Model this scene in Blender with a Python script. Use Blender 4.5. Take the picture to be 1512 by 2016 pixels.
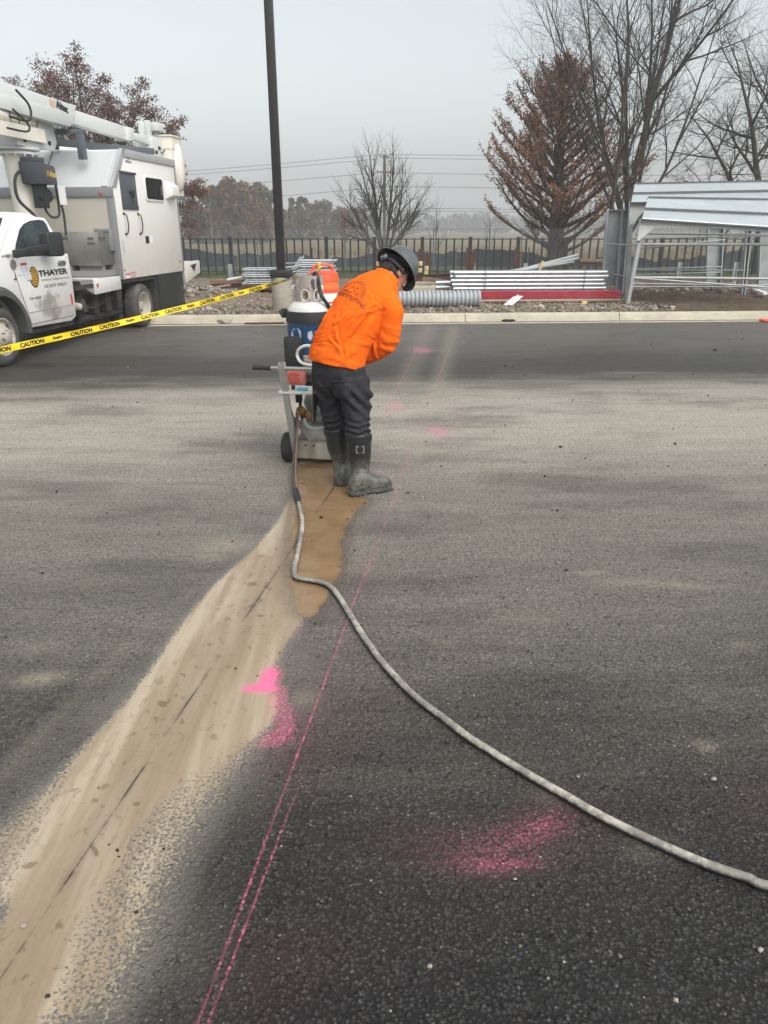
import bpy, bmesh, math, random
import numpy as np
from mathutils import Vector, Matrix
from mathutils.bvhtree import BVHTree

for o in list(bpy.data.objects):
    bpy.data.objects.remove(o)
SC = bpy.context.scene
COL = SC.collection
R = math.radians

# ---------------------------------------------------------------- camera
FPX, CX, CY, EYE = 1450.0, 756.0, 1008.0, 1.6
PITCH = math.atan(558.0 / FPX)
cam_d = bpy.data.cameras.new('camera')
cam = bpy.data.objects.new('camera', cam_d)
COL.objects.link(cam)
cam_d.sensor_fit = 'VERTICAL'
cam_d.sensor_height = 24.0
cam_d.lens = 24.0 * FPX / 2016.0
cam_d.clip_start = 0.05
cam_d.clip_end = 3000.0
cam.location = (0, 0, EYE)
cam.rotation_euler = (math.pi / 2 - PITCH, 0, 0)
SC.camera = cam

# ---------------------------------------------------------------- world, sun, exposure
SUN_DIR = Vector((0.40, -0.50, 0.77)).normalized()      # overcast, a little brighter behind the camera
SUN_EL, SUN_AZ = math.asin(SUN_DIR.z), math.atan2(SUN_DIR.x, SUN_DIR.y)
w = bpy.data.worlds.new("World")
SC.world = w
w.use_nodes = True
nt = w.node_tree
nt.nodes.clear()
sky = nt.nodes.new('ShaderNodeTexSky')
sky.sky_type = 'NISHITA'
sky.sun_disc = False
sky.sun_elevation = SUN_EL
sky.sun_rotation = SUN_AZ
sky.dust_density = 4.0
sky.air_density = 1.0
hs = nt.nodes.new('ShaderNodeHueSaturation')
hs.inputs['Saturation'].default_value = 0.24
hs.inputs['Hue'].default_value = 0.455
bg = nt.nodes.new('ShaderNodeBackground')
bg.inputs['Strength'].default_value = 0.106
wo = nt.nodes.new('ShaderNodeOutputWorld')
nt.links.new(sky.outputs[0], hs.inputs['Color'])
nt.links.new(hs.outputs[0], bg.inputs['Color'])
nt.links.new(bg.outputs[0], wo.inputs['Surface'])
sun_d = bpy.data.lights.new('sun', 'SUN')
sun_d.energy = 0.9
sun_d.angle = R(65)
sun_d.color = (1.0, 0.98, 0.95)
sun = bpy.data.objects.new('sun', sun_d)
COL.objects.link(sun)
sun.rotation_euler = SUN_DIR.to_track_quat('Z', 'Y').to_euler()
SC.view_settings.view_transform = 'Standard'
SC.view_settings.look = 'None'
SC.view_settings.gamma = 1.0
SC.view_settings.exposure = 1.1
SC.cycles.max_bounces = 4
SC.cycles.diffuse_bounces = 2
SC.cycles.glossy_bounces = 2
SC.cycles.transmission_bounces = 2
SC.cycles.transparent_max_bounces = 4
SC.cycles.volume_bounces = 0
SC.cycles.use_denoising = True

# ---------------------------------------------------------------- helpers: tags, builders
def tag(o, label=None, cat=None, group=None, kind=None):
    if label: o['label'] = label
    if cat: o['category'] = cat
    if group: o['group'] = group
    if kind: o['kind'] = kind
    return o

def thing(name, label, cat, loc=(0, 0, 0), rotz=0.0, group=None):
    o = bpy.data.objects.new(name, None)
    COL.objects.link(o)
    o.location = loc
    o.rotation_euler = (0, 0, rotz)
    return tag(o, label, cat, group)

def wmat(o):
    m = Matrix.LocRotScale(o.location, o.rotation_euler, o.scale)
    return wmat(o.parent) @ m if o.parent else m

def copy_tree(o, parent=None):
    c = o.copy()
    COL.objects.link(c)
    c.parent = parent
    for ch in [x for x in bpy.data.objects if x.parent == o]:
        copy_tree(ch, c)
    return c

def pray(x, y):
    u = -(y - CY) / FPX
    return Vector(((x - CX) / FPX, math.cos(PITCH) + math.sin(PITCH) * u, -math.sin(PITCH) + math.cos(PITCH) * u))
def gnd(x, y, z=0.0):
    r = pray(x, y); return Vector((0, 0, EYE)) + r * ((z - EYE) / r.z)
def dep(x, y, Y):
    r = pray(x, y); return Vector((0, 0, EYE)) + r * (Y / r.y)

class MB:
    def __init__(s): s.v, s.f, s.mi, s.m = [], [], [], 0
    def add(s, vs, fs):
        n = len(s.v)
        s.v.extend([tuple(v) for v in vs])
        for f in fs:
            s.f.append([i + n for i in f]); s.mi.append(s.m)
        return s
    def box(s, x0, x1, y0, y1, z0, z1):
        return s.add([(x0,y0,z0),(x1,y0,z0),(x1,y1,z0),(x0,y1,z0),(x0,y0,z1),(x1,y0,z1),(x1,y1,z1),(x0,y1,z1)],
                     [(0,3,2,1),(4,5,6,7),(0,1,5,4),(1,2,6,5),(2,3,7,6),(3,0,4,7)])
    def hexa(s, p):
        return s.add(p, [(0,3,2,1),(4,5,6,7),(0,1,5,4),(1,2,6,5),(2,3,7,6),(3,0,4,7)])
    def beam(s, p, q, w, h, up=(0,0,1)):
        p, q = Vector(p), Vector(q); d = (q-p).normalized(); u = Vector(up)
        a = d.cross(u)
        if a.length < 1e-4: a = d.cross(Vector((1,0,0)))
        a.normalize(); b = a.cross(d).normalized()
        a *= w/2; b *= h/2
        return s.hexa([p-a-b, p+a-b, q+a-b, q-a-b, p-a+b, p+a+b, q+a+b, q-a+b])
    def tube(s, pts, r, n=8, cap=True):
        pts = [Vector(p) for p in pts]
        k = len(pts)
        rs = [r]*k if isinstance(r, (int, float)) else list(r)
        t0 = (pts[1]-pts[0]).normalized()
        a = t0.cross(Vector((0,0,1)))
        if a.length < 1e-3: a = t0.cross(Vector((1,0,0)))
        a.normalize()
        vs = []
        for i, p in enumerate(pts):
            t = (pts[min(i+1,k-1)] - pts[max(i-1,0)])
            t = t.normalized() if t.length > 1e-9 else t0
            a = a - t*a.dot(t)
            a = a.normalized() if a.length > 1e-6 else t.orthogonal().normalized()
            b = t.cross(a)
            for j in range(n):
                an = 2*math.pi*j/n
                vs.append(p + (a*math.cos(an) + b*math.sin(an))*rs[i])
        fs = [(i*n+j, i*n+(j+1)%n, (i+1)*n+(j+1)%n, (i+1)*n+j) for i in range(k-1) for j in range(n)]
        if cap:
            fs.append(tuple(range(n-1,-1,-1))); fs.append(tuple(range((k-1)*n, k*n)))
        return s.add(vs, fs)
    def lathe(s, prof, n=32, o=(0,0,0), ax=(0,0,1), close=False, arc=None):
        o, ax = Vector(o), Vector(ax).normalized()
        a = ax.orthogonal().normalized(); b = ax.cross(a)
        vs, fs = [], []
        k = len(prof)
        for (r, z) in prof:
            for j in range(n):
                an = 2*math.pi*j/n
                vs.append(o + ax*z + (a*math.cos(an)+b*math.sin(an))*max(r,1e-5))
        for i in range(k - (0 if close else 1)):
            i2 = (i+1) % k
            for j in range(n):
                fs.append((i*n+j, i*n+(j+1)%n, i2*n+(j+1)%n, i2*n+j))
        return s.add(vs, fs)
    def prism(s, poly, P, t0, t1):
        n = len(poly)
        vs = [P(u, v, t0) for u, v in poly] + [P(u, v, t1) for u, v in poly]
        fs = [tuple(range(n-1,-1,-1)), tuple(range(n, 2*n))] + [(i, (i+1)%n, n+(i+1)%n, n+i) for i in range(n)]
        return s.add(vs, fs)
    def loft(s, rings, cap=True):
        n = len(rings[0]); k = len(rings)
        vs = [p for r in rings for p in r]
        fs = [(i*n+j, i*n+(j+1)%n, (i+1)*n+(j+1)%n, (i+1)*n+j) for i in range(k-1) for j in range(n)]
        if cap: fs += [tuple(range(n-1,-1,-1)), tuple(range((k-1)*n, k*n))]
        return s.add(vs, fs)
    def sphere(s, c, rx, ry=None, rz=None, n=14, m=9, M=None):
        ry = rx if ry is None else ry; rz = rx if rz is None else rz
        rings = []
        c = Vector(c)
        for i in range(m):
            ph = -math.pi/2 + math.pi*(i+0.5)/m*0.999
            ring = []
            for j in range(n):
                th = 2*math.pi*j/n
                v = Vector((rx*math.cos(ph)*math.cos(th), ry*math.cos(ph)*math.sin(th), rz*math.sin(ph)))
                ring.append(c + (M @ v if M else v))
            rings.append(ring)
        return s.loft(rings)
    def build(s, name, mat, parent=None, ws=False, bevel=0.0, seg=2, smooth=35, normals=True, label=None, cat=None, group=None, kind=None, weld=False):
        me = bpy.data.meshes.new(name)
        vs = s.v
        loc = None
        if parent is not None and ws:
            im = wmat(parent).inverted()
            vs = [im @ Vector(v) for v in vs]
        elif parent is None and not ws:
            A = np.array(vs, float)
            loc = Vector(((A[:,0].min()+A[:,0].max())/2, (A[:,1].min()+A[:,1].max())/2, A[:,2].min()))
            vs = (A - np.array(loc)).tolist()
        me.from_pydata([tuple(v) for v in vs], [], s.f)
        mats = mat if isinstance(mat, (list, tuple)) else [mat]
        for m in mats: me.materials.append(m)
        if len(mats) > 1: me.polygons.foreach_set('material_index', s.mi)
        if normals or bevel:
            bm = bmesh.new(); bm.from_mesh(me)
            if weld: bmesh.ops.remove_doubles(bm, verts=bm.verts, dist=1e-5)
            if normals: bmesh.ops.recalc_face_normals(bm, faces=bm.faces)
            if bevel:
                ed = [e for e in bm.edges if len(e.link_faces) == 2 and e.calc_face_angle(0) > R(30)]
                bmesh.ops.bevel(bm, geom=ed, offset=bevel, segments=seg, affect='EDGES', profile=0.5, clamp_overlap=True)
            bm.to_mesh(me); bm.free()
        if smooth:
            me.polygons.foreach_set('use_smooth', [True]*len(me.polygons))
            me.set_sharp_from_angle(angle=R(smooth))
        o = bpy.data.objects.new(name, me)
        COL.objects.link(o)
        if parent is not None: o.parent = parent
        if loc is not None: o.location = loc
        return tag(o, label, cat, group, kind)

def catmull(pts, n=8):
    pts = [Vector(p) for p in pts]
    P = [pts[0]*2-pts[1]] + pts + [pts[-1]*2-pts[-2]]
    out = []
    for i in range(1, len(P)-2):
        p0, p1, p2, p3 = P[i-1], P[i], P[i+1], P[i+2]
        for k in range(n):
            t = k/n
            out.append(0.5*((2*p1)+(p2-p0)*t+(2*p0-5*p1+4*p2-p3)*t*t+(3*p1-p0-3*p2+p3)*t**3))
    out.append(pts[-1])
    return out

def rrect(x0, x1, y0, y1, r, n=4):
    pts = []
    for cx, cy, a0 in ((x1-r,y1-r,0),(x0+r,y1-r,90),(x0+r,y0+r,180),(x1-r,y0+r,270)):
        for i in range(n+1):
            a = R(a0 + 90*i/n); pts.append((cx+r*math.cos(a), cy+r*math.sin(a)))
    return pts

_TX = {}
def text_geo(s, size=1.0, bold=0.0, sx=1.0):
    key = (s, bold)
    if key not in _TX:
        cu = bpy.data.curves.new('lettering', 'FONT')
        cu.body = s; cu.size = 1.0; cu.offset = bold; cu.resolution_u = 3
        ob = bpy.data.objects.new('lettering', cu); COL.objects.link(ob)
        dg = bpy.context.evaluated_depsgraph_get()
        me = bpy.data.meshes.new_from_object(ob.evaluated_get(dg))
        V = np.array([v.co[:2] for v in me.vertices]); F = [list(p.vertices) for p in me.polygons]
        bpy.data.objects.remove(ob); bpy.data.curves.remove(cu); bpy.data.meshes.remove(me)
        c = (V.min(0)+V.max(0))/2
        _TX[key] = (V-c, F)
    V, F = _TX[key]
    return V*size*np.array([sx, 1.0]), F

def put_text(mb, s, P, size, bold=0.02, sx=1.0):
    V, F = text_geo(s, size, bold, sx)
    mb.add([P(a, b) for a, b in V], F)

# ---------------------------------------------------------------- materials
class NT:
    """small wrapper to write node trees briefly"""
    def __init__(s, m):
        m.use_nodes = True; s.t = m.node_tree; s.t.nodes.clear()
        s.out = s.n('ShaderNodeOutputMaterial')
    def n(s, typ, **k):
        x = s.t.nodes.new(typ)
        for a, b in k.items(): setattr(x, a, b)
        return x
    def l(s, a, b): s.t.links.new(a, b)
    def val(s, inp, v):
        if hasattr(v, 'is_linked') or isinstance(v, bpy.types.NodeSocket): s.l(v, inp)
        else: inp.default_value = v
    def math(s, op, a, b=0.0, c=0.0, clamp=False):
        x = s.n('ShaderNodeMath', operation=op, use_clamp=clamp)
        for i, v in enumerate((a, b, c)): s.val(x.inputs[i], v)
        return x.outputs[0]
    def mix(s, f, a, b):
        x = s.n('ShaderNodeMix', data_type='RGBA')
        s.val(x.inputs[0], f)
        for i, v in ((6, a), (7, b)):
            if isinstance(v, tuple) and len(v) == 3: v = (*v, 1)
            if isinstance(v, (int, float)): v = (v, v, v, 1)
            s.val(x.inputs[i], v)
        return x.outputs[2]
    def noise(s, co, scale, detail=3.0, rough=0.55, dist=0.0):
        x = s.n('ShaderNodeTexNoise'); s.l(co, x.inputs['Vector'])
        x.inputs['Scale'].default_value = scale; x.inputs['Detail'].default_value = detail
        x.inputs['Roughness'].default_value = rough; x.inputs['Distortion'].default_value = dist
        return x.outputs[0]
    def vor(s, co, scale, feature='F1', out='Distance', rnd=1.0):
        x = s.n('ShaderNodeTexVoronoi', feature=feature); s.l(co, x.inputs['Vector'])
        x.inputs['Scale'].default_value = scale; x.inputs['Randomness'].default_value = rnd
        return x.outputs[out]
    def ramp(s, f, stops):
        x = s.n('ShaderNodeValToRGB'); s.val(x.inputs[0], f)
        e = x.color_ramp.elements
        while len(e) < len(stops): e.new(0.5)
        for i, (p, c) in enumerate(stops):
            e[i].position = p
            e[i].color = (c, c, c, 1) if isinstance(c, (int, float)) else (*c, 1)
        return x.outputs[0]
    def step(s, v, a, b):
        x = s.n('ShaderNodeMapRange', interpolation_type='SMOOTHSTEP')
        s.val(x.inputs[0], v); s.val(x.inputs[1], a); s.val(x.inputs[2], b)
        return x.outputs[0]
    def scale(s, co, v):
        x = s.n('ShaderNodeMapping'); s.l(co, x.inputs[0]); x.inputs['Scale'].default_value = v
        return x.outputs[0]
    def bump(s, h, strength, dist, normal=None):
        x = s.n('ShaderNodeBump'); s.val(x.inputs['Height'], h)
        s.val(x.inputs['Strength'], strength); x.inputs['Distance'].default_value = dist
        if normal is not None: s.l(normal, x.inputs['Normal'])
        return x.outputs[0]
    def bsdf(s, col, rough=0.5, metal=0.0, spec=0.5, normal=None, coat=0.0):
        x = s.n('ShaderNodeBsdfPrincipled')
        if isinstance(col, tuple) and len(col) == 3: col = (*col, 1)
        s.val(x.inputs['Base Color'], col); s.val(x.inputs['Roughness'], rough); s.val(x.inputs['Metallic'], metal)
        s.val(x.inputs['Specular IOR Level'], spec)
        if coat: x.inputs['Coat Weight'].default_value = coat; x.inputs['Coat Roughness'].default_value = 0.08
        if normal is not None: s.l(normal, x.inputs['Normal'])
        s.l(x.outputs[0], s.out.inputs[0])
        return x
    def co(s): return s.n('ShaderNodeTexCoord').outputs['Object']
    def pos(s): return s.n('ShaderNodeNewGeometry').outputs['Position']

def C3(c, k): return tuple(max(0.0, min(1.0, x*k)) for x in c)

def pbr(name, col, rough=0.5, metal=0.0, var=0.12, scale=6.0, bump=0.0, bscale=60.0, spec=0.5, dirt=None, coat=0.0, stretch=(1,1,1)):
    """general surface: two-scale tone variation, roughness variation, optional grain and grime. dirt=(colour, amount, noise scale)"""
    m = bpy.data.materials.new(name); t = NT(m)
    co = t.scale(t.co(), stretch)
    n1 = t.noise(co, scale, 4.0); n2 = t.noise(co, scale*9.0, 3.0)
    f = t.math('ADD', t.math('MULTIPLY', n1, 0.65), t.math('MULTIPLY', n2, 0.35))
    f = t.step(f, 0.3, 0.7)
    c = t.mix(f, C3(col, 1-var), C3(col, 1+var))
    rg = t.math('MULTIPLY_ADD', n2, 0.25, rough-0.12, clamp=True)
    if dirt:
        dn = t.noise(co, dirt[2], 6.0, 0.65)
        df = t.math('MULTIPLY', t.step(dn, 0.42, 0.75), dirt[1])
        c = t.mix(df, c, dirt[0])
        rg = t.math('MAXIMUM', rg, t.math('MULTIPLY', df, 0.8))
    nm = None
    if bump: nm = t.bump(t.noise(co, bscale, 4.0), bump, 0.01)
    t.bsdf(c, rg, metal, spec, nm, coat)
    return m
# ================================================================ GROUND
KS = 0.063                                   # the kerb runs along (1, KS)
KDIR = Vector((1, KS, 0)).normalized()
KN = Vector((-KS, 1, 0)).normalized()        # away from the camera
def kp(X, n, z=0.0):                         # point on the kerb frame: X along, n metres behind the gutter lip
    p = Vector((X, 13.5 + KS*X, 0)) + KN*n
    return Vector((p.x, p.y, z))

def poly_g(px): return np.array([gnd(x, y)[:2] for x, y in px])
def sdf(P, poly):
    """signed distance (negative inside), vectorised"""
    d = np.full(len(P), 1e9); ins = np.zeros(len(P), bool)
    n = len(poly)
    for i in range(n):
        a, b = poly[i], poly[(i+1) % n]
        ab = b-a
        t = np.clip(((P-a)@ab)/max(ab@ab, 1e-12), 0, 1)
        d = np.minimum(d, np.linalg.norm(P-a-t[:,None]*ab, axis=1))
        c = ((a[1] > P[:,1]) != (b[1] > P[:,1]))
        with np.errstate(divide='ignore', invalid='ignore'):
            xi = (b[0]-a[0])*(P[:,1]-a[1])/(b[1]-a[1]) + a[0]
        ins ^= c & (P[:,0] < xi)
    return np.where(ins, -d, d)
def sstep(x, a, b):
    t = np.clip((x-a)/(b-a), 0, 1); return t*t*(3-2*t)

def vnoise(X, Y, s, seed):
    """tileable value noise on arrays"""
    r = np.random.default_rng(seed).random((64, 64))
    x, y = X*s, Y*s
    xi, yi = np.floor(x).astype(int), np.floor(y).astype(int); fx, fy = x-xi, y-yi
    fx, fy = fx*fx*(3-2*fx), fy*fy*(3-2*fy)
    g = lambda a, b: r[a % 64, b % 64]
    return (g(xi,yi)*(1-fx)+g(xi+1,yi)*fx)*(1-fy) + (g(xi,yi+1)*(1-fx)+g(xi+1,yi+1)*fx)*fy

# ---- wet slurry, puddle and paint, laid on the mesh as surface attributes
core = poly_g([(577,975),(548,1028),(496,1088),(425,1150),(372,1212),(330,1272),(290,1332),(247,1388),(205,1440),(170,1500),(128,1570),
               (90,1640),(40,1740),(0,1830),(-60,1960),(-90,2060),(25,2060),(85,1960),(140,1850),(190,1750),(255,1640),(312,1560),(400,1490),(455,1450),(520,1425),(545,1380),(528,1330),
               (556,1275),(598,1215),(640,1150),(650,1000),(600,950)])
speckR = poly_g([(548,1390),(540,1445),(515,1500),(485,1560),(448,1640),(415,1700),(385,1780),(352,1860),(310,1950),(270,2060),(20,2060),(80,1950),(180,1760),(300,1560),(400,1450)])
speckL = poly_g([(247,1390),(190,1432),(140,1478),(95,1520),(45,1560),(0,1600),(-80,1660),(-120,1900),(40,1760),(120,1600),(180,1500)])
pud = poly_g([(596,915),(592,935),(588,960),(584,990),(583,1030),(580,1080),(579,1130),(588,1165),(597,1205),(610,1208),(618,1190),(632,1165),(650,1140),(661,1105),
              (664,1068),(670,1040),(684,1015),(702,998),(716,986),(702,979),(688,968),(672,950),(660,925),(650,905)])

def grid_lines(dense, step, coarse):
    a = np.arange(dense[0], dense[1]+1e-6, step)
    return np.array(sorted(set([c for c in coarse if c < dense[0] or c > dense[1]]) | set(a.round(4))))
xs = grid_lines((-3.2, 2.6), 0.028, [-60,-30,-16,-10,-7,-5,-4,3.2,4,5,7,10,16,30,60])
ys = grid_lines((0.7, 9.2), 0.028, [-40,-15,-5,-2,0,10,10.5,11,11.5,12,12.5,13,13.5,14,14.5,15,18])
X, Yv = np.meshgrid(xs, ys)
P2 = np.stack([X.ravel(), Yv.ravel()], 1)
near = (P2[:,0] > -3.3) & (P2[:,0] < 2.7) & (P2[:,1] > 0.6) & (P2[:,1] < 15)
mud = np.zeros(len(P2)); wet = np.zeros(len(P2)); pink = np.zeros(len(P2)); wht = np.zeros(len(P2)); film = np.zeros(len(P2))
Q = P2[near]
dc = sdf(Q, core)
m = 1.05*(1-sstep(dc, -0.06, 0.05))
for sp_ in (speckR, speckL):                     # thins out from the solid trail to the outer edge of the splash
    ds = sdf(Q, sp_); do = np.maximum(-ds, 0); tt = np.maximum(dc, 0)/(np.maximum(dc, 0)+do+1e-6)
    m = np.maximum(m, np.where(ds < 0, 0.88-0.78*tt**0.8, 0))
m = np.maximum(m, 0.30*np.exp(-(np.maximum(dc,0)/0.05)**2))
mud[near] = m
film[near] = 0.22*np.exp(-(np.maximum(dc,0)/0.30)**2)*(.5+vnoise(Q[:,0],Q[:,1],4.0,61))
wet[near] = 1-sstep(sdf(Q, pud), -0.05, 0.16)
pk = np.zeros(len(Q))
def blob(px, py, rx, ry, amp, rot=0.0):
    c = np.array(gnd(px, py)[:2]); d = Q-c
    ca, sa = math.cos(rot), math.sin(rot)
    u = (d[:,0]*ca+d[:,1]*sa)/rx; v = (-d[:,0]*sa+d[:,1]*ca)/ry
    return amp*np.exp(-(u*u+v*v))
for a in [(530,1334,.032,.066,2.2,0),(498,1353,.038,.019,2.4,0),(524,1358,.050,.020,2.2,0),(545,1378,.028,.05,1.1,0),(556,1402,.032,.06,.66,0),(566,1422,.03,.05,.55,0),(548,1450,.055,.030,.58,.6),(560,1450,.16,.2,.14,0),(620,1420,.2,.3,.10,0),
          (650,1130,.03,.08,.25,0),(590,1245,.02,.06,.45,0),
          (960,1655,.24,.08,.13,.2),(1045,1632,.19,.09,.15,.5),(1105,1605,.12,.08,.12,.5),(890,1688,.20,.07,.11,0),(820,1640,.12,.05,.12,0),(1000,1705,.16,.03,.20,.1),
          (865,850,.12,.24,.50,0),(780,803,.12,.24,.42,0),(830,690,.20,.25,.50,0),(830,712,.18,.2,.40,0),(905,800,.28,.35,.22,0),(900,765,.3,.4,.14,0),(1000,960,.9,.8,.07,0),(1180,850,.9,.7,.08,0),
          (690,1150,.12,.9,.10,0),(570,1860,.12,.1,.08,0),(520,1960,.1,.08,.09,0),(690,1880,.2,.1,.06,0),(1500,1590,.1,.15,.10,0),(700,1330,.2,.25,.06,0)]:
    pk = np.maximum(pk, blob(*a)) if a[4] > .3 else pk + blob(*a)
pk = np.where(pk < 1.0, pk*(0.62+0.75*vnoise(Q[:,0]+.3*Q[:,1], Q[:,1], 5.0, 51)), pk)
pink[near] = pk
wh = np.zeros(len(Q))
for a in [(78,1337,.085,.045,1.0,.1),(600,1375,.05,.05,.55,0),(440,1075,.14,.12,.7,.4),(415,1095,.1,.06,.6,0),(700,1110,.14,.12,.22,0),(1160,1127,.07,.03,.8,0),(1330,1152,.2,.035,.6,-.1),(1240,1145,.15,.04,.5,0),
          (1390,1470,.035,.02,.9,-.5),(245,898,.1,.05,.5,0),(75,1275,.1,.03,.3,0),(870,1265,.06,.04,.3,0),(1060,1220,.2,.06,.25,0),(760,1310,.05,.03,.25,0),(170,1150,.1,.05,.3,0),(1460,1270,.05,.03,.45,0),(1075,1565,.05,.04,.25,0),(1280,1670,.07,.05,.3,0)]:
    wh = np.maximum(wh, blob(*a))
# pale scuffs left of the slurry
for (x0,y0,x1,y1,w_,a_) in [(0,1530,250,1270,.035,.26),(250,1270,420,1130,.03,.16),(0,1790,120,1640,.025,.3),(120,1640,190,1560,.025,.25),(380,1080,470,1000,.02,.14),(893,645,852,800,.11,.50),(846,640,792,765,.15,.36),(852,800,815,920,.06,.25)]:
    pa, pb = np.array(gnd(x0,y0)[:2]), np.array(gnd(x1,y1)[:2]); ab = pb-pa
    tt = np.clip(((Q-pa)@ab)/(ab@ab),0,1); dd = np.linalg.norm(Q-pa-tt[:,None]*ab, axis=1)
    wh = np.maximum(wh, a_*np.exp(-(dd/w_)**2))
wht[near] = wh

def grid_mesh(name, xs, ys, zfun=None):
    X, Yv = np.meshgrid(xs, ys); nx, ny = len(xs), len(ys)
    Z = zfun(X, Yv) if zfun else np.zeros_like(X)
    co = np.stack([X.ravel(), Yv.ravel(), Z.ravel()], 1).astype(np.float32)
    i = (np.arange(ny-1)[:,None]*nx + np.arange(nx-1)[None,:]).ravel()
    q = np.stack([i, i+1, i+nx+1, i+nx], 1).astype(np.int32)
    return fast_mesh(name, co, q)
def fast_mesh(name, co, faces):
    me = bpy.data.meshes.new(name)
    k = faces.shape[1]
    me.vertices.add(len(co)); me.vertices.foreach_set('co', np.asarray(co, np.float32).ravel())
    me.loops.add(faces.size); me.loops.foreach_set('vertex_index', faces.ravel().astype(np.int32))
    me.polygons.add(len(faces)); me.polygons.foreach_set('loop_start', np.arange(0, faces.size, k, dtype=np.int32))
    me.update(calc_edges=True); me.validate()
    return me
def link(name, me, mat, parent=None, smooth=True, **k):
    for m_ in (mat if isinstance(mat, (list, tuple)) else [mat]): me.materials.append(m_)
    if smooth: me.polygons.foreach_set('use_smooth', [True]*len(me.polygons))
    o = bpy.data.objects.new(name, me); COL.objects.link(o)
    if parent is not None: o.parent = parent
    return tag(o, **k)

def asphalt_material():
    m_ = bpy.data.materials.new('asphalt'); t = NT(m_)
    co = t.pos()
    sep = t.n('ShaderNodeSeparateXYZ'); t.l(co, sep.inputs[0])
    x, y = sep.outputs[0], sep.outputs[1]
    def at(n):
        a = t.n('ShaderNodeAttribute'); a.attribute_name = n; return a.outputs['Fac']
    A_mud, A_wet, A_pink, A_wht = at('mud'), at('wet'), at('pink'), at('pale')
    # aggregate
    warp = t.noise(co, 40, 2.0)
    v1 = t.vor(co, 95.0); v2 = t.vor(co, 190.0)
    n_f = t.noise(co, 120, 5.0, 0.7); n_m = t.noise(co, 28, 4.0, 0.6); n_l = t.noise(co, 3.2, 5.0, 0.6); n_x = t.noise(co, 0.55, 4.0, 0.6)
    h = t.math('SUBTRACT', 1.0, t.math('MULTIPLY', v1, 1.05))
    h = t.math('ADD', t.math('MULTIPLY', h, 0.5), t.math('MULTIPLY', t.math('SUBTRACT', 1.0, v2), 0.15))
    h = t.math('ADD', h, t.math('MULTIPLY', n_f, 0.35)); h = t.math('ADD', h, t.math('MULTIPLY', n_m, 0.45))
    # h about 0.4 .. 1.2
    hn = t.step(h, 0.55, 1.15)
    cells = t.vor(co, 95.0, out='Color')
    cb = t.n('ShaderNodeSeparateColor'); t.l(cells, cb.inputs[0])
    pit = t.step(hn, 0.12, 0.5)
    wv = t.n('ShaderNodeVectorMath', operation='MULTIPLY_ADD'); t.l(t.vor(co, 21.0, out='Color'), wv.inputs[0]); wv.inputs[1].default_value = (.02,.02,0); t.l(co, wv.inputs[2])
    nz = t.n('ShaderNodeTexNoise'); t.l(co, nz.inputs['Vector']); nz.inputs['Scale'].default_value = 24.0; nz.inputs['Detail'].default_value = 3.0
    wv2 = t.n('ShaderNodeVectorMath', operation='MULTIPLY_ADD'); t.l(nz.outputs['Color'], wv2.inputs[0]); wv2.inputs[1].default_value = (.03,.03,0); t.l(co, wv2.inputs[2])
    ed_ = t.vor(wv2.outputs[0], 46.0, feature='DISTANCE_TO_EDGE')  # crevices between stones
    crev = t.math('MULTIPLY', t.step(ed_, 0.085, 0.015), t.step(n_m, 0.50, 0.68))
    stone = t.ramp(cb.outputs[0], [(0.0, 0.024), (0.5, 0.034), (0.86, 0.044), (0.95, 0.062), (1.0, 0.12)])
    tint = t.mix(cb.outputs[2], (1.18, 1.0, 0.82), (0.86, 1.0, 1.12))
    tm_ = t.n('ShaderNodeMix', data_type='RGBA', blend_type='MULTIPLY'); tm_.inputs[0].default_value = 1.0; t.l(stone, tm_.inputs[6]); t.l(tint, tm_.inputs[7])
    col = t.mix(pit, (0.009, 0.009, 0.0095), tm_.outputs[2])  # pits darkened in the colour, standing in for shade between the stones
    col = t.mix(t.math('MULTIPLY', crev, 0.42), col, (0.004, 0.004, 0.0045))  # crevice shade painted into the colour as well
    h = t.math('SUBTRACT', h, t.math('MULTIPLY', crev, 0.7))
    # dust film: varies across the lot in bands parallel to the kerb
    yk = t.math('SUBTRACT', y, t.math('MULTIPLY', x, KS))
    yk = t.math('ADD', yk, t.math('MULTIPLY', t.math('SUBTRACT', n_x, 0.5), 1.1))
    yk = t.math('ADD', yk, t.math('MULTIPLY', t.math('SUBTRACT', t.noise(t.scale(co, (0.25, 1.6, 1.0)), 1.6, 5.0, .65), 0.5), 1.5))
    band = t.ramp(t.math('DIVIDE', yk, 14.0), [(0.075,0.02),(0.12,0.08),(0.155,0.19),(0.20,0.36),(0.25,0.46),(0.30,0.52),(0.36,0.72),(0.42,0.98),(0.50,1.0),(0.55,0.76),(0.585,0.40),(0.62,0.14),(0.70,0.13),(0.745,0.22),(0.84,0.31),(0.95,0.29)])
    streak = t.noise(t.scale(co, (0.35, 2.6, 1.0)), 2.2, 5.0, 0.62)
    track = t.noise(t.scale(co, (1.0, 7.0, 1.0)), 6.0, 4.0, 0.6)
    df = t.math('MULTIPLY', band, t.math('ADD', 0.34, t.math('MULTIPLY', t.math('ADD', streak, track), 0.62)))
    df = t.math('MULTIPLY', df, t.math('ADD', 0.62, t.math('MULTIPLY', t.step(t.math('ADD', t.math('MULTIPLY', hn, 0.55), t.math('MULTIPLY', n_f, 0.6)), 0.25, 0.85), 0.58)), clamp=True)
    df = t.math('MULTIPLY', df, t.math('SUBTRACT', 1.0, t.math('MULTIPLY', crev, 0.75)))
    df = t.math('MULTIPLY', df, t.math('MULTIPLY_ADD', t.step(t.noise(co, 55, 3.0, .6), 0.36, 0.60), 0.40, 0.78), clamp=True)
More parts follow.
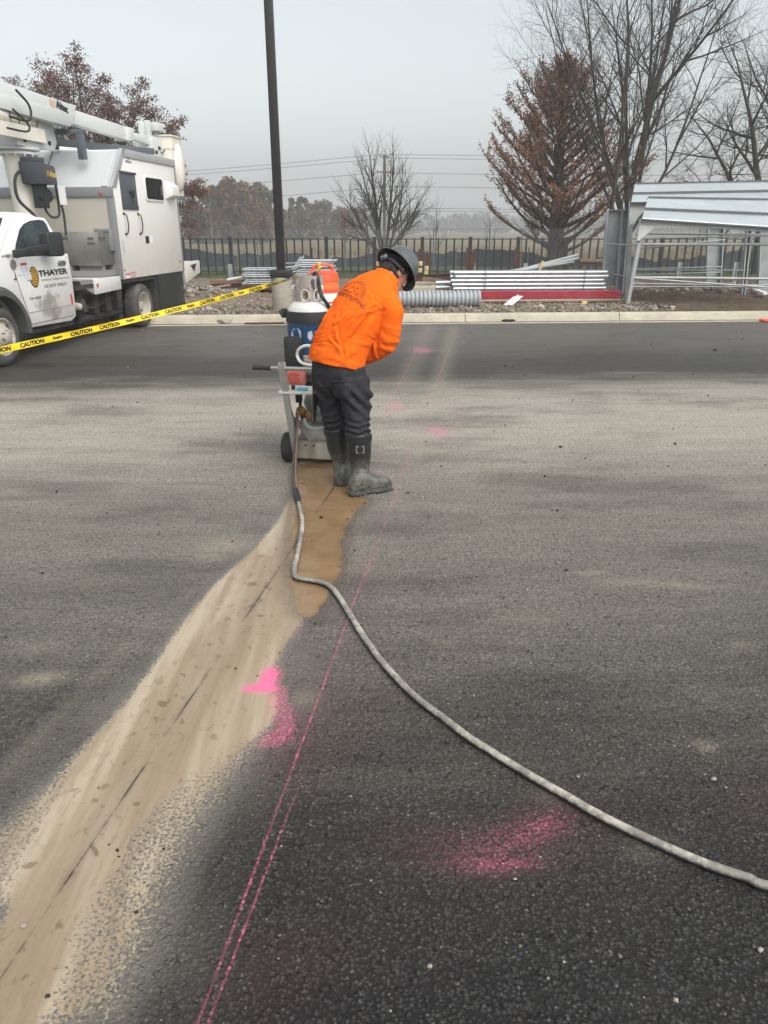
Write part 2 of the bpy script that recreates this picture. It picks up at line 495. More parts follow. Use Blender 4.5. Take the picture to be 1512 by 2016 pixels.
    df = t.math('MAXIMUM', df, t.math('MULTIPLY', at('film'), t.math('MULTIPLY', t.math('MULTIPLY_ADD', n_f, 1.6, 0.15), t.math('SUBTRACT', 1.0, t.math('MULTIPLY', crev, .6)))))
    smud = t.math('MULTIPLY', t.step(t.noise(t.scale(co, (0.8, 1.9, 1.0)), 3.6, 6.0, .7), 0.62, 0.80), t.step(yk, 1.2, 3.0))
    df = t.math('MAXIMUM', df, t.math('MULTIPLY', smud, t.math('MULTIPLY_ADD', n_f, .5, .30)))
    damp2 = t.step(t.noise(t.scale(co, (0.5, 1.1, 1.0)), 1.1, 6.0, .66), 0.47, 0.66)
    df = t.math('MULTIPLY', df, t.math('SUBTRACT', 1.0, t.math('MULTIPLY', damp2, 0.40)))
    patch = t.math('MULTIPLY', t.step(n_l, 0.58, 0.78), t.math('MULTIPLY', t.step(n_m, 0.38, 0.7), 0.16))
    df = t.math('MAXIMUM', df, patch)
    warm = t.mix(n_x, (0.42, 0.40, 0.338), (0.42, 0.372, 0.31))
    col = t.mix(df, col, warm)
    pal = t.math('MULTIPLY', t.math('MULTIPLY', A_wht, t.step(n_m, 0.2, 0.6)), t.math('ADD', 0.25, t.math('MULTIPLY', n_f, 1.0)), clamp=True)
    col = t.mix(t.math('MULTIPLY', smud, t.math('MULTIPLY', n_m, .62)), col, (0.37, 0.315, 0.225))
    col = t.mix(t.math('MULTIPLY', pal, 0.85), col, (0.34, 0.30, 0.225))
    # small pale grit specks
    sp = t.vor(co, 26.0); spc = t.n('ShaderNodeSeparateColor'); t.l(t.vor(co, 26.0, out='Color'), spc.inputs[0])
    speck = t.math('MULTIPLY', t.step(sp, 0.13, 0.06), t.step(spc.outputs[1], 0.90, 0.93))
    col = t.mix(t.math('MULTIPLY', speck, 0.8), col, (0.38, 0.36, 0.32))
    # tan slurry: settles between the stones first
    nb = t.math('MULTIPLY', t.math('SUBTRACT', n_l, 0.5), 0.55)
    lvl = t.math('ADD', A_mud, t.math('MULTIPLY', t.math('SUBTRACT', n_m, 0.5), 0.30))
    lvl = t.math('ADD', lvl, t.math('MULTIPLY', nb, t.math('MULTIPLY', A_mud, t.math('SUBTRACT', 1.3, A_mud))))
    hc = t.math('ADD', t.math('MULTIPLY', t.noise(co, 105, 4.0, .68), 0.95), t.math('MULTIPLY', hn, 0.14))
    cov = t.step(t.math('SUBTRACT', lvl, t.math('MULTIPLY', t.math('SUBTRACT', hc, 0.22), 1.30)), -0.07, 0.17)
    cov = t.math('MULTIPLY', cov, t.step(A_mud, 0.08, 0.25))
    # flow streaks follow the cut
    cutd = t.math('ABSOLUTE', t.math('SUBTRACT', x, t.math('MULTIPLY_ADD', y, 0.159, -1.066)))
    rot = t.n('ShaderNodeMapping'); t.l(co, rot.inputs[0]); rot.inputs['Rotation'].default_value = (0, 0, R(14)); rot.inputs['Scale'].default_value = (9.0, 0.9, 1.0)
    flow = t.noise(rot.outputs[0], 1.6, 5.0, 0.6, 0.3)
    mc = t.ramp(flow, [(0.26,(0.235,0.178,0.115)),(0.48,(0.300,0.238,0.160)),(0.70,(0.40,0.338,0.248))])
    mc = t.mix(t.math('MULTIPLY', t.step(cutd, 0.22, 0.02), 0.42), mc, (0.195, 0.145, 0.092))
    sgn = t.math('SUBTRACT', x, t.math('MULTIPLY_ADD', y, 0.150, -1.225))
    mc = t.mix(t.math('MULTIPLY', t.step(t.math('ABSOLUTE', sgn), 0.14, 0.01), t.math('MULTIPLY', t.step(flow, .35, .6), 0.55)), mc, (0.43, 0.37, 0.28))
    splat = t.step(t.noise(co, 13.0, 3.0, 0.55, 0.4), t.math('SUBTRACT', 0.635, t.math('MULTIPLY', t.math('MULTIPLY', t.step(y, 2.6, 3.0), t.step(y, 4.4, 4.0)), 0.06)), 0.69)
    sp2 = t.math('MULTIPLY', t.step(t.noise(t.scale(co, (1.0, .7, 1.0)), 31.0, 4.0, .6, .8), 0.585, 0.65), t.step(t.noise(co, 3.0, 3.0), 0.42, 0.58))
    splat = t.math('MULTIPLY', t.math('MAXIMUM', splat, sp2), t.step(cutd, 0.32, 0.06))
    mc = t.mix(t.math('MULTIPLY', splat, 0.75), mc, (0.125, 0.088, 0.052))
    mc = t.mix(t.math('MULTIPLY', t.math('SUBTRACT', n_f, 0.5, clamp=True), 0.5), mc, (0.14, 0.11, 0.08))
    col = t.mix(t.math('MULTIPLY', t.step(A_mud, 0.03, 0.35), 0.60), col, (0.155, 0.145, 0.128))
    col = t.mix(cov, col, mc)
    # brown puddle
    wn = t.noise(co, 6.0, 4.0)
    wf = t.step(t.math('ADD', A_wet, t.math('MULTIPLY', t.math('SUBTRACT', t.math('MULTIPLY_ADD', t.noise(co, 8.0, 4.0), .5, t.math('MULTIPLY', n_m, .5)), 0.5), 1.1)), t.math('MULTIPLY_ADD', hn, 0.22, 0.58), t.math('MULTIPLY_ADD', hn, 0.22, 0.74))
    damp = t.step(t.math('ADD', A_wet, t.math('MULTIPLY', t.math('SUBTRACT', n_m, 0.5), 0.3)), 0.05, 0.75)
    col = t.mix(t.math('MULTIPLY', damp, 0.55), col, t.mix(0.4, (0.02,0.018,0.015), (0.16, 0.115, 0.07)))
    col = t.mix(wf, col, t.mix(t.step(t.noise(co, 4.0, 5.0, .6), .3, .7), (0.185, 0.116, 0.055), (0.245, 0.163, 0.088)))
    # saw cut
    cwn = t.noise(co, 18.0, 4.0, .7)
    cutw = t.step(cutd, t.math('MULTIPLY_ADD', cwn, 0.0062, 0.0008), t.math('MULTIPLY', cwn, 0.0030))
    gap = t.step(t.noise(t.scale(co, (0.0, 1.0, 0.0)), 2.1, 5.0, .7), 0.43, 0.57)
    cut_rim = t.math('MULTIPLY', t.step(cutd, 0.022, 0.004), t.math('MULTIPLY', t.step(n_m, 0.3, 0.6), 0.45))  # ragged brown band along both sides of the cut
    cl = t.step(y, 4.75, 4.65)
    cut_f = t.math('MULTIPLY', t.math('MULTIPLY', cutw, gap), cl)
    col = t.mix(t.math('MULTIPLY', t.math('MULTIPLY', cut_rim, gap), cl), col, (0.10, 0.075, 0.055))
    col = t.mix(t.math('MULTIPLY', cut_f, 0.88), col, (0.012, 0.010, 0.009))
    # pink marking chalk: long snapped lines and sprayed patches, caught on the stone tops
    def line(a, b, w0, br, y0, y1, k):
        d = t.math('ABSOLUTE', t.math('SUBTRACT', x, t.math('MULTIPLY_ADD', y, a, b)))
        core_ = t.step(d, w0, w0*0.35)
        halo = t.math('MULTIPLY', t.step(d, w0*br, 0.0), 0.22)
        f = t.math('MULTIPLY', t.math('MAXIMUM', core_, t.math('MULTIPLY', halo, t.step(n_f, 0.45, 0.7))), k)
        br_ = t.math('MULTIPLY_ADD', t.step(t.noise(co, 4.0, 4.0, 0.7), 0.33, 0.6), 0.65, 0.35)
        f = t.math('MULTIPLY', f, br_)
        return t.math('MULTIPLY', f, t.math('MULTIPLY', t.step(y, y0-0.05, y0+0.05), t.step(y, y1+0.3, y1-0.3)))
    grain = t.math('MULTIPLY_ADD', t.step(t.math('ADD', t.math('MULTIPLY', hn, 0.6), t.math('MULTIPLY', n_f, 0.5)), 0.3, 0.7), 0.75, 0.25)
    l1 = line(0.1375, -0.551, 0.0052, 5.0, 0.5, 3.4, 1.0)
    l1b = line(0.1385, -0.545, 0.009, 6.0, 3.2, 13.6, 0.42)
    l2 = line(0.161, -0.554, 0.0046, 4.0, 0.5, 1.75, 0.95)
    l3 = line(0.118, -0.784, 0.012, 6.0, 6.2, 13.6, 0.42)
    pl = t.math('MAXIMUM', t.math('MAXIMUM', l1, l1b), t.math('MAXIMUM', l2, l3))
    ps = t.step(t.math('SUBTRACT', A_pink, t.math('ADD', t.math('MULTIPLY_ADD', n_f, 2.0, -0.70), t.math('MULTIPLY_ADD', n_m, 0.7, -0.35))), -0.04, 0.12)
    ps = t.math('MULTIPLY', ps, t.math('MULTIPLY', t.step(A_pink, 0.03, 0.4), 1.0))
    ps = t.math('MULTIPLY', ps, t.math('MAXIMUM', grain, t.step(A_pink, 0.7, 1.0)))
    haze_p = t.math('MINIMUM', t.math('MULTIPLY', A_pink, 0.12, clamp=True), 0.05)
    pf = t.math('MAXIMUM', t.math('MAXIMUM', t.math('MULTIPLY', pl, grain), t.math('MULTIPLY', ps, 0.92)), haze_p)
    pf = t.math('MULTIPLY', pf, t.math('SUBTRACT', 1.0, t.math('MULTIPLY', wf, 0.9)), clamp=True)
    pcol = t.mix(t.step(A_pink, 0.5, 1.0), (0.70, 0.16, 0.27), (0.66, 0.14, 0.27))
    col = t.mix(pf, col, pcol)
    # roughness: damp dark asphalt shines at a low angle, dust is dull, puddle is a mirror
    rg = t.math('MULTIPLY_ADD', n_f, 0.22, 0.56)
    rg = t.math('ADD', rg, t.math('MULTIPLY', df, 0.25))
    rg = t.math('SUBTRACT', rg, t.math('MULTIPLY', damp2, 0.16))
    rg = t.math('SUBTRACT', rg, t.math('MULTIPLY', t.step(y, 8.6, 10.2), 0.22))
    rg = t.mix(cov, rg, t.math('MULTIPLY_ADD', flow, 0.35, 0.24))
    rg = t.mix(damp, rg, 0.30)
    rg = t.mix(wf, rg, 0.07)
    bstr = t.math('SUBTRACT', 1.0, t.math('MAXIMUM', t.math('MULTIPLY', cov, 0.90), wf))
    bstr = t.math('MULTIPLY', bstr, t.math('SUBTRACT', 1.0, t.math('MULTIPLY', df, 0.45)))
    nm0 = t.bump(t.noise(t.scale(co, (.8, 1.2, 1.0)), 11.0, 1.5, .5), t.math('MULTIPLY', wf, 0.55), 0.010)
    nm0 = t.bump(flow, t.math('MULTIPLY', cov, 0.5), 0.010, nm0)
    nm = t.bump(h, bstr, 0.0085, nm0)
    t.bsdf(col, rg, 0.0, t.mix(wf, t.mix(cov, 0.20, 0.34), 0.6), nm)
    return m_

me = grid_mesh('parking_lot', xs, ys)
for nme, arr in (('mud', mud), ('wet', wet), ('pink', pink), ('pale', wht), ('film', film)):
    a = me.attributes.new(nme, 'FLOAT', 'POINT'); a.data.foreach_set('value', arr.astype(np.float32))
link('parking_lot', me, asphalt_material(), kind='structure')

# ---- kerb and gutter, cast in lengths
def concrete(name, col, var=0.18, stain=(0.10,0.085,0.065), am=0.55, bump=0.35):
    m_ = bpy.data.materials.new(name); t = NT(m_); co = t.pos()
    n1 = t.noise(co, 2.2, 6.0, 0.65); n2 = t.noise(co, 60, 4.0); n3 = t.noise(t.scale(co, (1, 1, 5)), 5.0, 5.0, 0.7)
    c = t.mix(t.step(n1, 0.3, 0.7), C3(col, 1-var), C3(col, 1+var))
    c = t.mix(t.math('MULTIPLY', t.step(n3, 0.48, 0.72), am), c, stain)
    c = t.mix(t.math('MULTIPLY', t.step(n2, 0.62, 0.75), 0.4), c, C3(col, 0.45))
    t.bsdf(c, 0.85, 0, 0.3, t.bump(n2, bump, 0.006))
    return m_
M_kerb = concrete('kerb_concrete', (0.42, 0.385, 0.30), 0.14, (0.24,0.21,0.155), 0.55)
kb = MB()
prof = [(0,0.006),(0.30,-0.004),(0.34,0.005),(0.375,0.105),(0.395,0.128),(0.425,0.137),(0.52,0.137),(0.53,0.125),(0.53,-0.15),(0,-0.15)]
edges = [-40,-30,-22,-16,-12,-9,-6.5,-4.4] + [-1.35,1.52,4.42,7.32,10.2,13.1,16,20,26,34]
for a, b in zip(edges[:-1], edges[1:]):
    kb.prism(prof, lambda u, v, s: kp(s, u, v), a+0.006, b-0.006)
kb.build('kerb', M_kerb, ws=True, kind='structure', smooth=40)

# ---- gravel bed behind the kerb, with a heap at the far left and bare soil on the right
rng = np.random.default_rng(7)
def gravel_z(X, Y):
    n = Y - (13.5 + KS*X)
    z = 0.128 + 0.05*(vnoise(X,Y,1.1,1)-0.5) + 0.05*(vnoise(X,Y,3.1,2)-0.5) + 0.03*(vnoise(X,Y,7.5,3)-0.5)
    z += 0.20*np.exp(-(((X+6.1)/1.1)**2 + ((Y-18.6)/0.7)**2)) + 0.14*np.exp(-(((X+4.6)/.6)**2+((Y-19.0)/.4)**2))
    z += 0.03*sstep(X, 4.5, 6.5)*(vnoise(X,Y,4.0,5)-0.2)
    z += 0.13*np.exp(-(((X-9.0)/2.0)**2 + ((Y-19.5)/0.5)**2))
    z = 0.128 + (z-0.128)*sstep(n, 0.50, 0.95)
    return np.where(n < 0.535, -0.2, z)
gx = np.arange(-13, 17.01, 0.075); gy = np.concatenate([np.arange(12.8, 19.0, 0.06), np.arange(19.0, 24.6, 0.14)])
def gravel_material():
    m_ = bpy.data.materials.new('gravel'); t = NT(m_); co = t.pos()
    sep = t.n('ShaderNodeSeparateXYZ'); t.l(co, sep.inputs[0])
    v = t.vor(co, 26.0); vc = t.n('ShaderNodeSeparateColor'); t.l(t.vor(co, 26.0, out='Color'), vc.inputs[0])
    nl = t.noise(co, 1.1, 5.0, 0.6); nm = t.noise(co, 9.0, 5.0, 0.65); nf = t.noise(co, 70, 3.0)
    st = t.ramp(vc.outputs[0], [(0,(0.075,0.06,0.048)),(0.4,(0.17,0.14,0.108)),(0.75,(0.27,0.23,0.185)),(1,(0.46,0.42,0.36))])
    soil = t.mix(nm, (0.10,0.068,0.042), (0.185,0.135,0.088))
    tan = t.mix(nm, (0.215,0.155,0.10), (0.29,0.225,0.155))
    n_k = t.math('SUBTRACT', sep.outputs[1], t.math('MULTIPLY_ADD', sep.outputs[0], KS, 13.5))
    tf = t.math('MULTIPLY', t.step(t.math('ADD', n_k, nl), 1.6, 2.1), t.step(t.math('ADD', n_k, nl), 5.2, 4.2))
    base = t.mix(t.math('MULTIPLY', t.step(nm, 0.35, 0.62), 0.85), st, t.mix(tf, soil, tan))
    sf = t.math('MULTIPLY', t.step(t.math('ADD', sep.outputs[0], nl), 4.8, 6.2), 0.9)
    soil2 = t.mix(t.step(nm, 0.35, 0.65), (0.050,0.034,0.022), (0.125,0.09,0.058))
    base = t.mix(sf, base, soil2)
    wv = t.math('MULTIPLY', t.step(sep.outputs[1], 18.0, 18.8), t.step(sep.outputs[2], 0.15, 0.22))
    base = t.mix(t.math('MULTIPLY', wv, 0.8), base, t.mix(vc.outputs[1], (0.20,0.175,0.14), (0.46,0.43,0.37)))
    base = t.mix(t.math('MULTIPLY', t.step(nf, 0.5, 0.7), 0.35), base, (0.05,0.04,0.03))
    hgt = t.math('ADD', t.math('SUBTRACT', 1.0, v), t.math('MULTIPLY', nm, 0.8))
    t.bsdf(base, 0.95, 0, 0.2, t.bump(hgt, 0.9, 0.03))
    return m_
M_gravel = gravel_material()
link('gravel_ground', grid_mesh('gravel_ground', gx, gy, gravel_z), M_gravel, kind='structure')

# loose stones lying on the gravel (past counting): irregular lumps in one mesh
def rocks(name, pts, sizes, mat, seed=1, **k):
    r = np.random.default_rng(seed)
    ico = bmesh.new(); bmesh.ops.create_icosphere(ico, subdivisions=1, radius=1.0)
    bv = np.array([v.co[:] for v in ico.verts]); bf = np.array([[v.index for v in f.verts] for f in ico.faces]); ico.free()
    n, q = len(pts), len(bv)
    sc = np.asarray(sizes)[:,None]*r.uniform(0.6, 1.25, (n,3))*np.array([1,1,0.7])
    ang = r.uniform(0, 6.28, n); c, s = np.cos(ang), np.sin(ang)
    V = bv[None]*(1+r.uniform(-0.28, 0.28, (n,q,1)))*sc[:,None,:]
    Vx = V[...,0]*c[:,None]-V[...,1]*s[:,None]; Vy = V[...,0]*s[:,None]+V[...,1]*c[:,None]
    V = np.stack([Vx, Vy, V[...,2]], -1) + np.asarray(pts)[:,None,:]
    F = (bf[None] + (np.arange(n)*q)[:,None,None]).reshape(-1,3)
    return link(name, fast_mesh(name, V.reshape(-1,3), F), mat, smooth=False, **k)
def rock_material(name, cols):
    m_ = bpy.data.materials.new(name); t = NT(m_); g = t.n('ShaderNodeNewGeometry')
    n = t.noise(g.outputs['Position'], 40, 3.0)
    t.bsdf(t.mix(t.math('MULTIPLY', n, 0.35), t.ramp(g.outputs['Random Per Island'], cols), (0.06,0.05,0.04)), 0.9, 0, 0.25)
    return m_
M_rock = rock_material('stone', [(0,(0.085,0.07,0.055)),(0.35,(0.18,0.15,0.115)),(0.7,(0.28,0.24,0.19)),(1,(0.46,0.42,0.36))])
n = 5200
rx = rng.uniform(-7.5, 5.6, n); rn = 0.62 + rng.gamma(1.4, 0.75, n)
ry = 13.5 + KS*rx + rn
z = gravel_z(rx, ry)
ex = rng.normal(-6.0, 0.9, 700); ey = rng.normal(18.5, 0.42, 700)
ex2 = rng.normal(9.0, 1.7, 500); ey2 = rng.normal(19.4, 0.35, 500)
rx = np.concatenate([rx, ex, ex2]); ry = np.concatenate([ry, ey, ey2]); z = np.concatenate([z, gravel_z(ex, ey), gravel_z(ex2, ey2)])
sz = np.concatenate([rng.gamma(2.2, 0.0072, n)+0.006, rng.gamma(2.4, 0.014, 1200)+0.012])
rocks('loose_gravel', np.stack([rx, ry, z+sz*0.25], 1), sz, M_rock, 3, kind='stuff')

# grit scattered on the asphalt, past counting
M_grit = rock_material('grit', [(0,(0.012,0.011,0.010)),(0.45,(0.03,0.028,0.026)),(0.7,(0.16,0.145,0.12)),(1,(0.40,0.38,0.34))])
n = 420
gxx = rng.uniform(-1, 1, n); gyy = 0.95 + 12.3*rng.random(n)**1.7
gxx = gxx*(0.75+0.62*gyy)
gs = rng.gamma(1.6, 0.0016, n)+0.0018 + 0.0010*gyy*0.5
rocks('asphalt_grit', np.stack([gxx, gyy, gs*0.45], 1), gs, M_grit, 5, kind='stuff')

# ---- grass verge, field and far land
def veg_ground(name, c1, c2, c3, s1, s2, stretch=(1,1,1)):
    m_ = bpy.data.materials.new(name); t = NT(m_); co = t.pos()
    a = t.noise(t.scale(co, stretch), s1, 5.0, 0.6); b = t.noise(co, s2, 4.0, 0.7)
    c = t.mix(t.step(a, 0.35, 0.65), c1, c2); c = t.mix(t.math('MULTIPLY', t.step(b, 0.45, 0.75), 0.7), c, c3)
    t.bsdf(c, 0.95, 0, 0.1, t.bump(b, 1.0, 0.05))
    return m_
M_grass = veg_ground('verge_grass', (0.045,0.065,0.028), (0.085,0.10,0.045), (0.13,0.115,0.06), 0.6, 12.0)
def verge_z(X, Y): return 0.10 + 0.05*(vnoise(X,Y,0.9,8)-0.5)
link('grass_verge', grid_mesh('grass_verge', np.arange(-40,60.1,0.6), np.arange(22.6,33.1,0.35), verge_z), M_grass, kind='structure')
M_field = veg_ground('dry_field', (0.125,0.105,0.062), (0.195,0.165,0.10), (0.07,0.062,0.036), 0.10, 1.7, (0.35,1.6,1))
def field_z(X, Y): return -0.02 + 0.22*(vnoise(X,Y,0.06,9)-0.5)*sstep(Y, 34, 60) + 0.05*(vnoise(X,Y,0.5,4)-.5)
link('field', grid_mesh('field', np.concatenate([[-900,-400,-200],np.arange(-120,140.1,3.0),[220,420,900]]), np.concatenate([np.arange(31,80,1.0),np.arange(80,200,4.0),np.arange(200,1001,50.0)]), field_z), M_field, kind='structure')
link('land', grid_mesh('land', np.array([-1200,-100,0,100,1200.]), np.array([-300,0,100,1100.]), lambda X,Y: X*0-0.35), M_field, kind='structure')

# standing grass beyond the fence: tufts of dry blades, past counting
def blades(name, px, py, pz, hts, wid, mat, seed, lean=0.35, **k):
    r = np.random.default_rng(seed); n = len(px)
    an = r.uniform(0, 6.28, n); ln = r.uniform(0, lean, n)*hts; la = r.uniform(0, 6.28, n)
    b = np.stack([px, py, pz], 1); d = np.stack([np.cos(an), np.sin(an), np.zeros(n)], 1)*np.asarray(wid)[:,None]
    tip = b + np.stack([np.cos(la)*ln, np.sin(la)*ln, hts], 1)
    V = np.stack([b-d, b+d, tip], 1).reshape(-1,3)
    return link(name, fast_mesh(name, V, np.arange(3*n).reshape(-1,3)), mat, smooth=False, **k)
def leaf_material(name, cols, rough=0.8, trans=0.25):
    m_ = bpy.data.materials.new(name); t = NT(m_); g = t.n('ShaderNodeNewGeometry')
    c = t.ramp(g.outputs['Random Per Island'], cols)
    b = t.bsdf(c, rough, 0, 0.15)
    if trans:
        tr = t.n('ShaderNodeBsdfTranslucent'); t.l(c, tr.inputs[0])
        mx = t.n('ShaderNodeMixShader'); mx.inputs[0].default_value = trans
        t.l(b.outputs[0], mx.inputs[1]); t.l(tr.outputs[0], mx.inputs[2]); t.l(mx.outputs[0], t.out.inputs[0])
    return m_
M_dry = leaf_material('dry_grass', [(0,(0.12,0.085,0.045)),(0.4,(0.22,0.165,0.09)),(0.75,(0.30,0.235,0.14)),(1,(0.16,0.15,0.06))])
n = 16000
bx = rng.uniform(-16, 30, n); by = 34 + 30*rng.random(n)**1.4
k = vnoise(bx, by, 0.33, 12) > 0.38
bx, by = bx[k], by[k]
blades('tall_grass', bx, by, field_z(bx, by), rng.uniform(0.15, 0.5, len(bx)), np.full(len(bx), 0.012), M_dry, 4, kind='stuff')
M_green = leaf_material('green_grass', [(0,(0.03,0.045,0.018)),(0.5,(0.065,0.085,0.035)),(1,(0.12,0.12,0.055))])
n = 14000
bx = rng.uniform(-12, 22, n); by = rng.uniform(23.4, 32.5, n)
k = vnoise(bx, by, 0.5, 14) > 0.3
bx, by = bx[k], by[k]
blades('verge_blades', bx, by, verge_z(bx, by), rng.uniform(0.04, 0.16, len(bx)), np.full(len(bx), 0.006), M_green, 6, kind='stuff')
# ================================================================ TREES
def bark(name, c, var=0.3):
    m_ = bpy.data.materials.new(name); t = NT(m_); co = t.co()
    n = t.noise(t.scale(co, (1,1,0.25)), 14.0, 5.0, 0.7); l = t.noise(co, 1.3, 3.0)
    cc = t.mix(n, C3(c, 1-var), C3(c, 1+var))
    cc = t.mix(t.math('MULTIPLY', t.step(l, 0.5, 0.75), 0.45), cc, (0.085,0.095,0.055))
    t.bsdf(cc, 0.9, 0, 0.2, t.bump(n, 0.8, 0.02))
    return m_
def limb_mesh(name, lines, k=5):
    """polylines [(pts Nx3, radii N)] to one mesh of tapered tubes"""
    by = {}
    for p, r in lines: by.setdefault(len(p), []).append((p, r))
    Vs, Fs, off = [], [], 0
    for n, L in by.items():
        P = np.array([a for a, _ in L], float); Rr = np.array([b for _, b in L], float)
        T = np.gradient(P, axis=1); T /= np.linalg.norm(T, axis=2, keepdims=True)+1e-9
        main = P[:,-1]-P[:,0]; main /= np.linalg.norm(main, axis=1, keepdims=True)+1e-9
        ref = np.where(np.abs(main[:,2:3]) > 0.8, np.array([[1.,0,0]]), np.array([[0,0,1.]]))
        A = np.cross(T, ref[:,None,:]); A /= np.linalg.norm(A, axis=2, keepdims=True)+1e-9
        B = np.cross(T, A)
        th = 2*np.pi*np.arange(k)/k
        V = P[:,:,None,:] + Rr[:,:,None,None]*(A[:,:,None,:]*np.cos(th)[:,None]+B[:,:,None,:]*np.sin(th)[:,None])
        m = len(L)
        base = off + (np.arange(m)*n*k)[:,None,None]
        i = np.arange(n-1)[None,:,None]; j = np.arange(k)[None,None,:]; j2 = (j+1) % k
        F = np.stack([base+i*k+j, base+i*k+j2, base+(i+1)*k+j2, base+(i+1)*k+j], -1).reshape(-1,4)
        Vs.append(V.reshape(-1,3)); Fs.append(F); off += V.size//3
    return fast_mesh(name, np.concatenate(Vs), np.concatenate(Fs))

class Tree:
    def __init__(s, seed): s.r = random.Random(seed); s.thick, s.thin, s.tips = [], [], []
    def limb(s, p, d, L, r0, r1, n, wob, trop):
        p, d = Vector(p), Vector(d).normalized()
        pts, rr = [p.copy()], [r0]
        for i in range(n):
            d = (d + Vector((s.r.gauss(0,wob), s.r.gauss(0,wob), s.r.gauss(0,wob)*0.8)) + Vector((0,0,trop))).normalized()
            p = p + d*(L/n); pts.append(p.copy()); rr.append(r0+(r1-r0)*(i+1)/n)
        return pts, rr
    def put(s, pts, rr, cut=0.03):
        (s.thick if rr[0] > cut else s.thin).append(([tuple(q) for q in pts], rr))
    def grow(s, p, d, L, r, lvl, prm):
        """prm per level: (children, angle lo, hi, length ratio lo, hi, start frac, wobble, tropism, segments)"""
        nch, a0, a1, l0, l1, f0, wob, trop, seg = prm[min(lvl, len(prm)-1)]
        last = lvl >= len(prm)-1
        pts, rr = s.limb(p, d, L, r, r*(0.22 if not last else 0.35), seg, wob, trop)
        s.put(pts, rr)
        if last:
            s.tips.append((pts, lvl)); return
        az = s.r.uniform(0, 6.28)
        for c in range(nch):
            f = f0 + (1-f0)*(c+s.r.random()*0.8)/nch
            x = f*seg; i = min(int(x), seg-1); t = x-i
            q = pts[i].lerp(pts[i+1], t); td = (pts[i+1]-pts[i]).normalized()
            rad = rr[i]*(1-t)+rr[i+1]*t
            az += 2.4+s.r.uniform(-.5,.5)
            an = R(s.r.uniform(a0, a1))
            o = td.orthogonal().normalized(); o2 = td.cross(o)
            nd = td*math.cos(an) + (o*math.cos(az)+o2*math.sin(az))*math.sin(an)
            cl = L*s.r.uniform(l0, l1)*(1.12-0.55*f)
            s.grow(q, nd, cl, min(rad*0.72, r*0.5), lvl+1, prm)
        # the leader carries on as fine twigs
        s.grow(pts[-1], pts[-1]-pts[-2], L*0.32, rr[-1], min(lvl+1, len(prm)-1), prm)
    def make(s, name, label, cat, loc, m_bark, m_twig, group=None, leaves=None, m_leaf=None, leafname='foliage'):
        root = thing(name, label, cat, loc, 0, group)
        link('trunk', limb_mesh('trunk', s.thick, 8), m_bark, root)
        cr = None
        if s.thin: cr = link('branches', limb_mesh('branches', s.thin, 3), m_twig, root, smooth=False)
        if leaves is not None:
            V, F = leaves
            link(leafname, fast_mesh(leafname, V, F), m_leaf, root, smooth=False)
        return root

def leaf_quads(C, size, seed, aspect=0.55, curl=0.0):
    """one bent leaf (two triangles) at each centre"""
    r = np.random.default_rng(seed); n = len(C)
    d = r.normal(size=(n,3)); d[:,2] -= 0.5; d /= np.linalg.norm(d, axis=1, keepdims=True)
    e = np.cross(d, r.normal(size=(n,3))); e /= np.linalg.norm(e, axis=1, keepdims=True)+1e-9
    s = (size*r.uniform(0.6, 1.35, n))[:,None]
    C = np.asarray(C)
    V = np.stack([C-d*s, C+e*s*aspect, C+d*s, C-e*s*aspect], 1).reshape(-1,3)
    return V, np.arange(4*n).reshape(-1,4)

M_bark = bark('bark', (0.052,0.044,0.035)); M_twig = bark('twig', (0.044,0.035,0.030), 0.2)
M_bark_r = bark('reddish_bark', (0.062,0.040,0.030)); M_pale = bark('pale_bark', (0.34,0.30,0.235), 0.2)
M_twig_far = bark('far_twig', (0.10,0.078,0.066), 0.2)

# ---- big bare multi-stem tree at the right
BP = [(8, 18, 42, .40, .62, .20, .055, .03, 10), (8, 22, 52, .36, .56, .15, .08, .03, 7), (7, 25, 58, .36, .6, .12, .10, .03, 5), (4, 25, 60, .4, .65, .2, .13, .05, 4), (0,0,0,0,0,0,.14,.06,3)]
tr = Tree(11)
tr.put(*tr.limb((0,0,-0.1), (0.02,0,1), 1.9, .29, .20, 4, .02, .05))
for d, L, r, z in [((-.62,.1,1),7.6,.06,1.5), ((-.45,-.2,1),8.0,.065,1.7), ((-.30,.05,1),8.2,.075,1.5), ((-.10,-.15,1),8.8,.09,1.8), ((.03,.1,1),9.8,.15,1.8), ((.20,-.1,1),8.5,.085,1.6), ((.55,.05,1),8.0,.07,1.4), ((-.05,.3,1),8.2,.065,1.7)]:
    tr.grow((d[0]*.25, d[1]*.25, z), d, L, r, 0, BP)
p = dep(1237, 430, 30.0)
tr.make('bare_tree', 'tall bare tree of several upright stems rising out of the frame behind the metal frames', 'tree', (p.x, 30.0, 0.0), M_bark, M_twig)
tr = Tree(23)
tr.grow((0,0,0), (-.14,0,1), 7.2, .10, 0, BP)
p = dep(1203, 430, 29.0)
tr.make('bare_tree', 'slim bare tree leaning left just beside the tallest multi-stem tree', 'tree', (p.x, 29.0, 0.0), M_bark, M_twig)

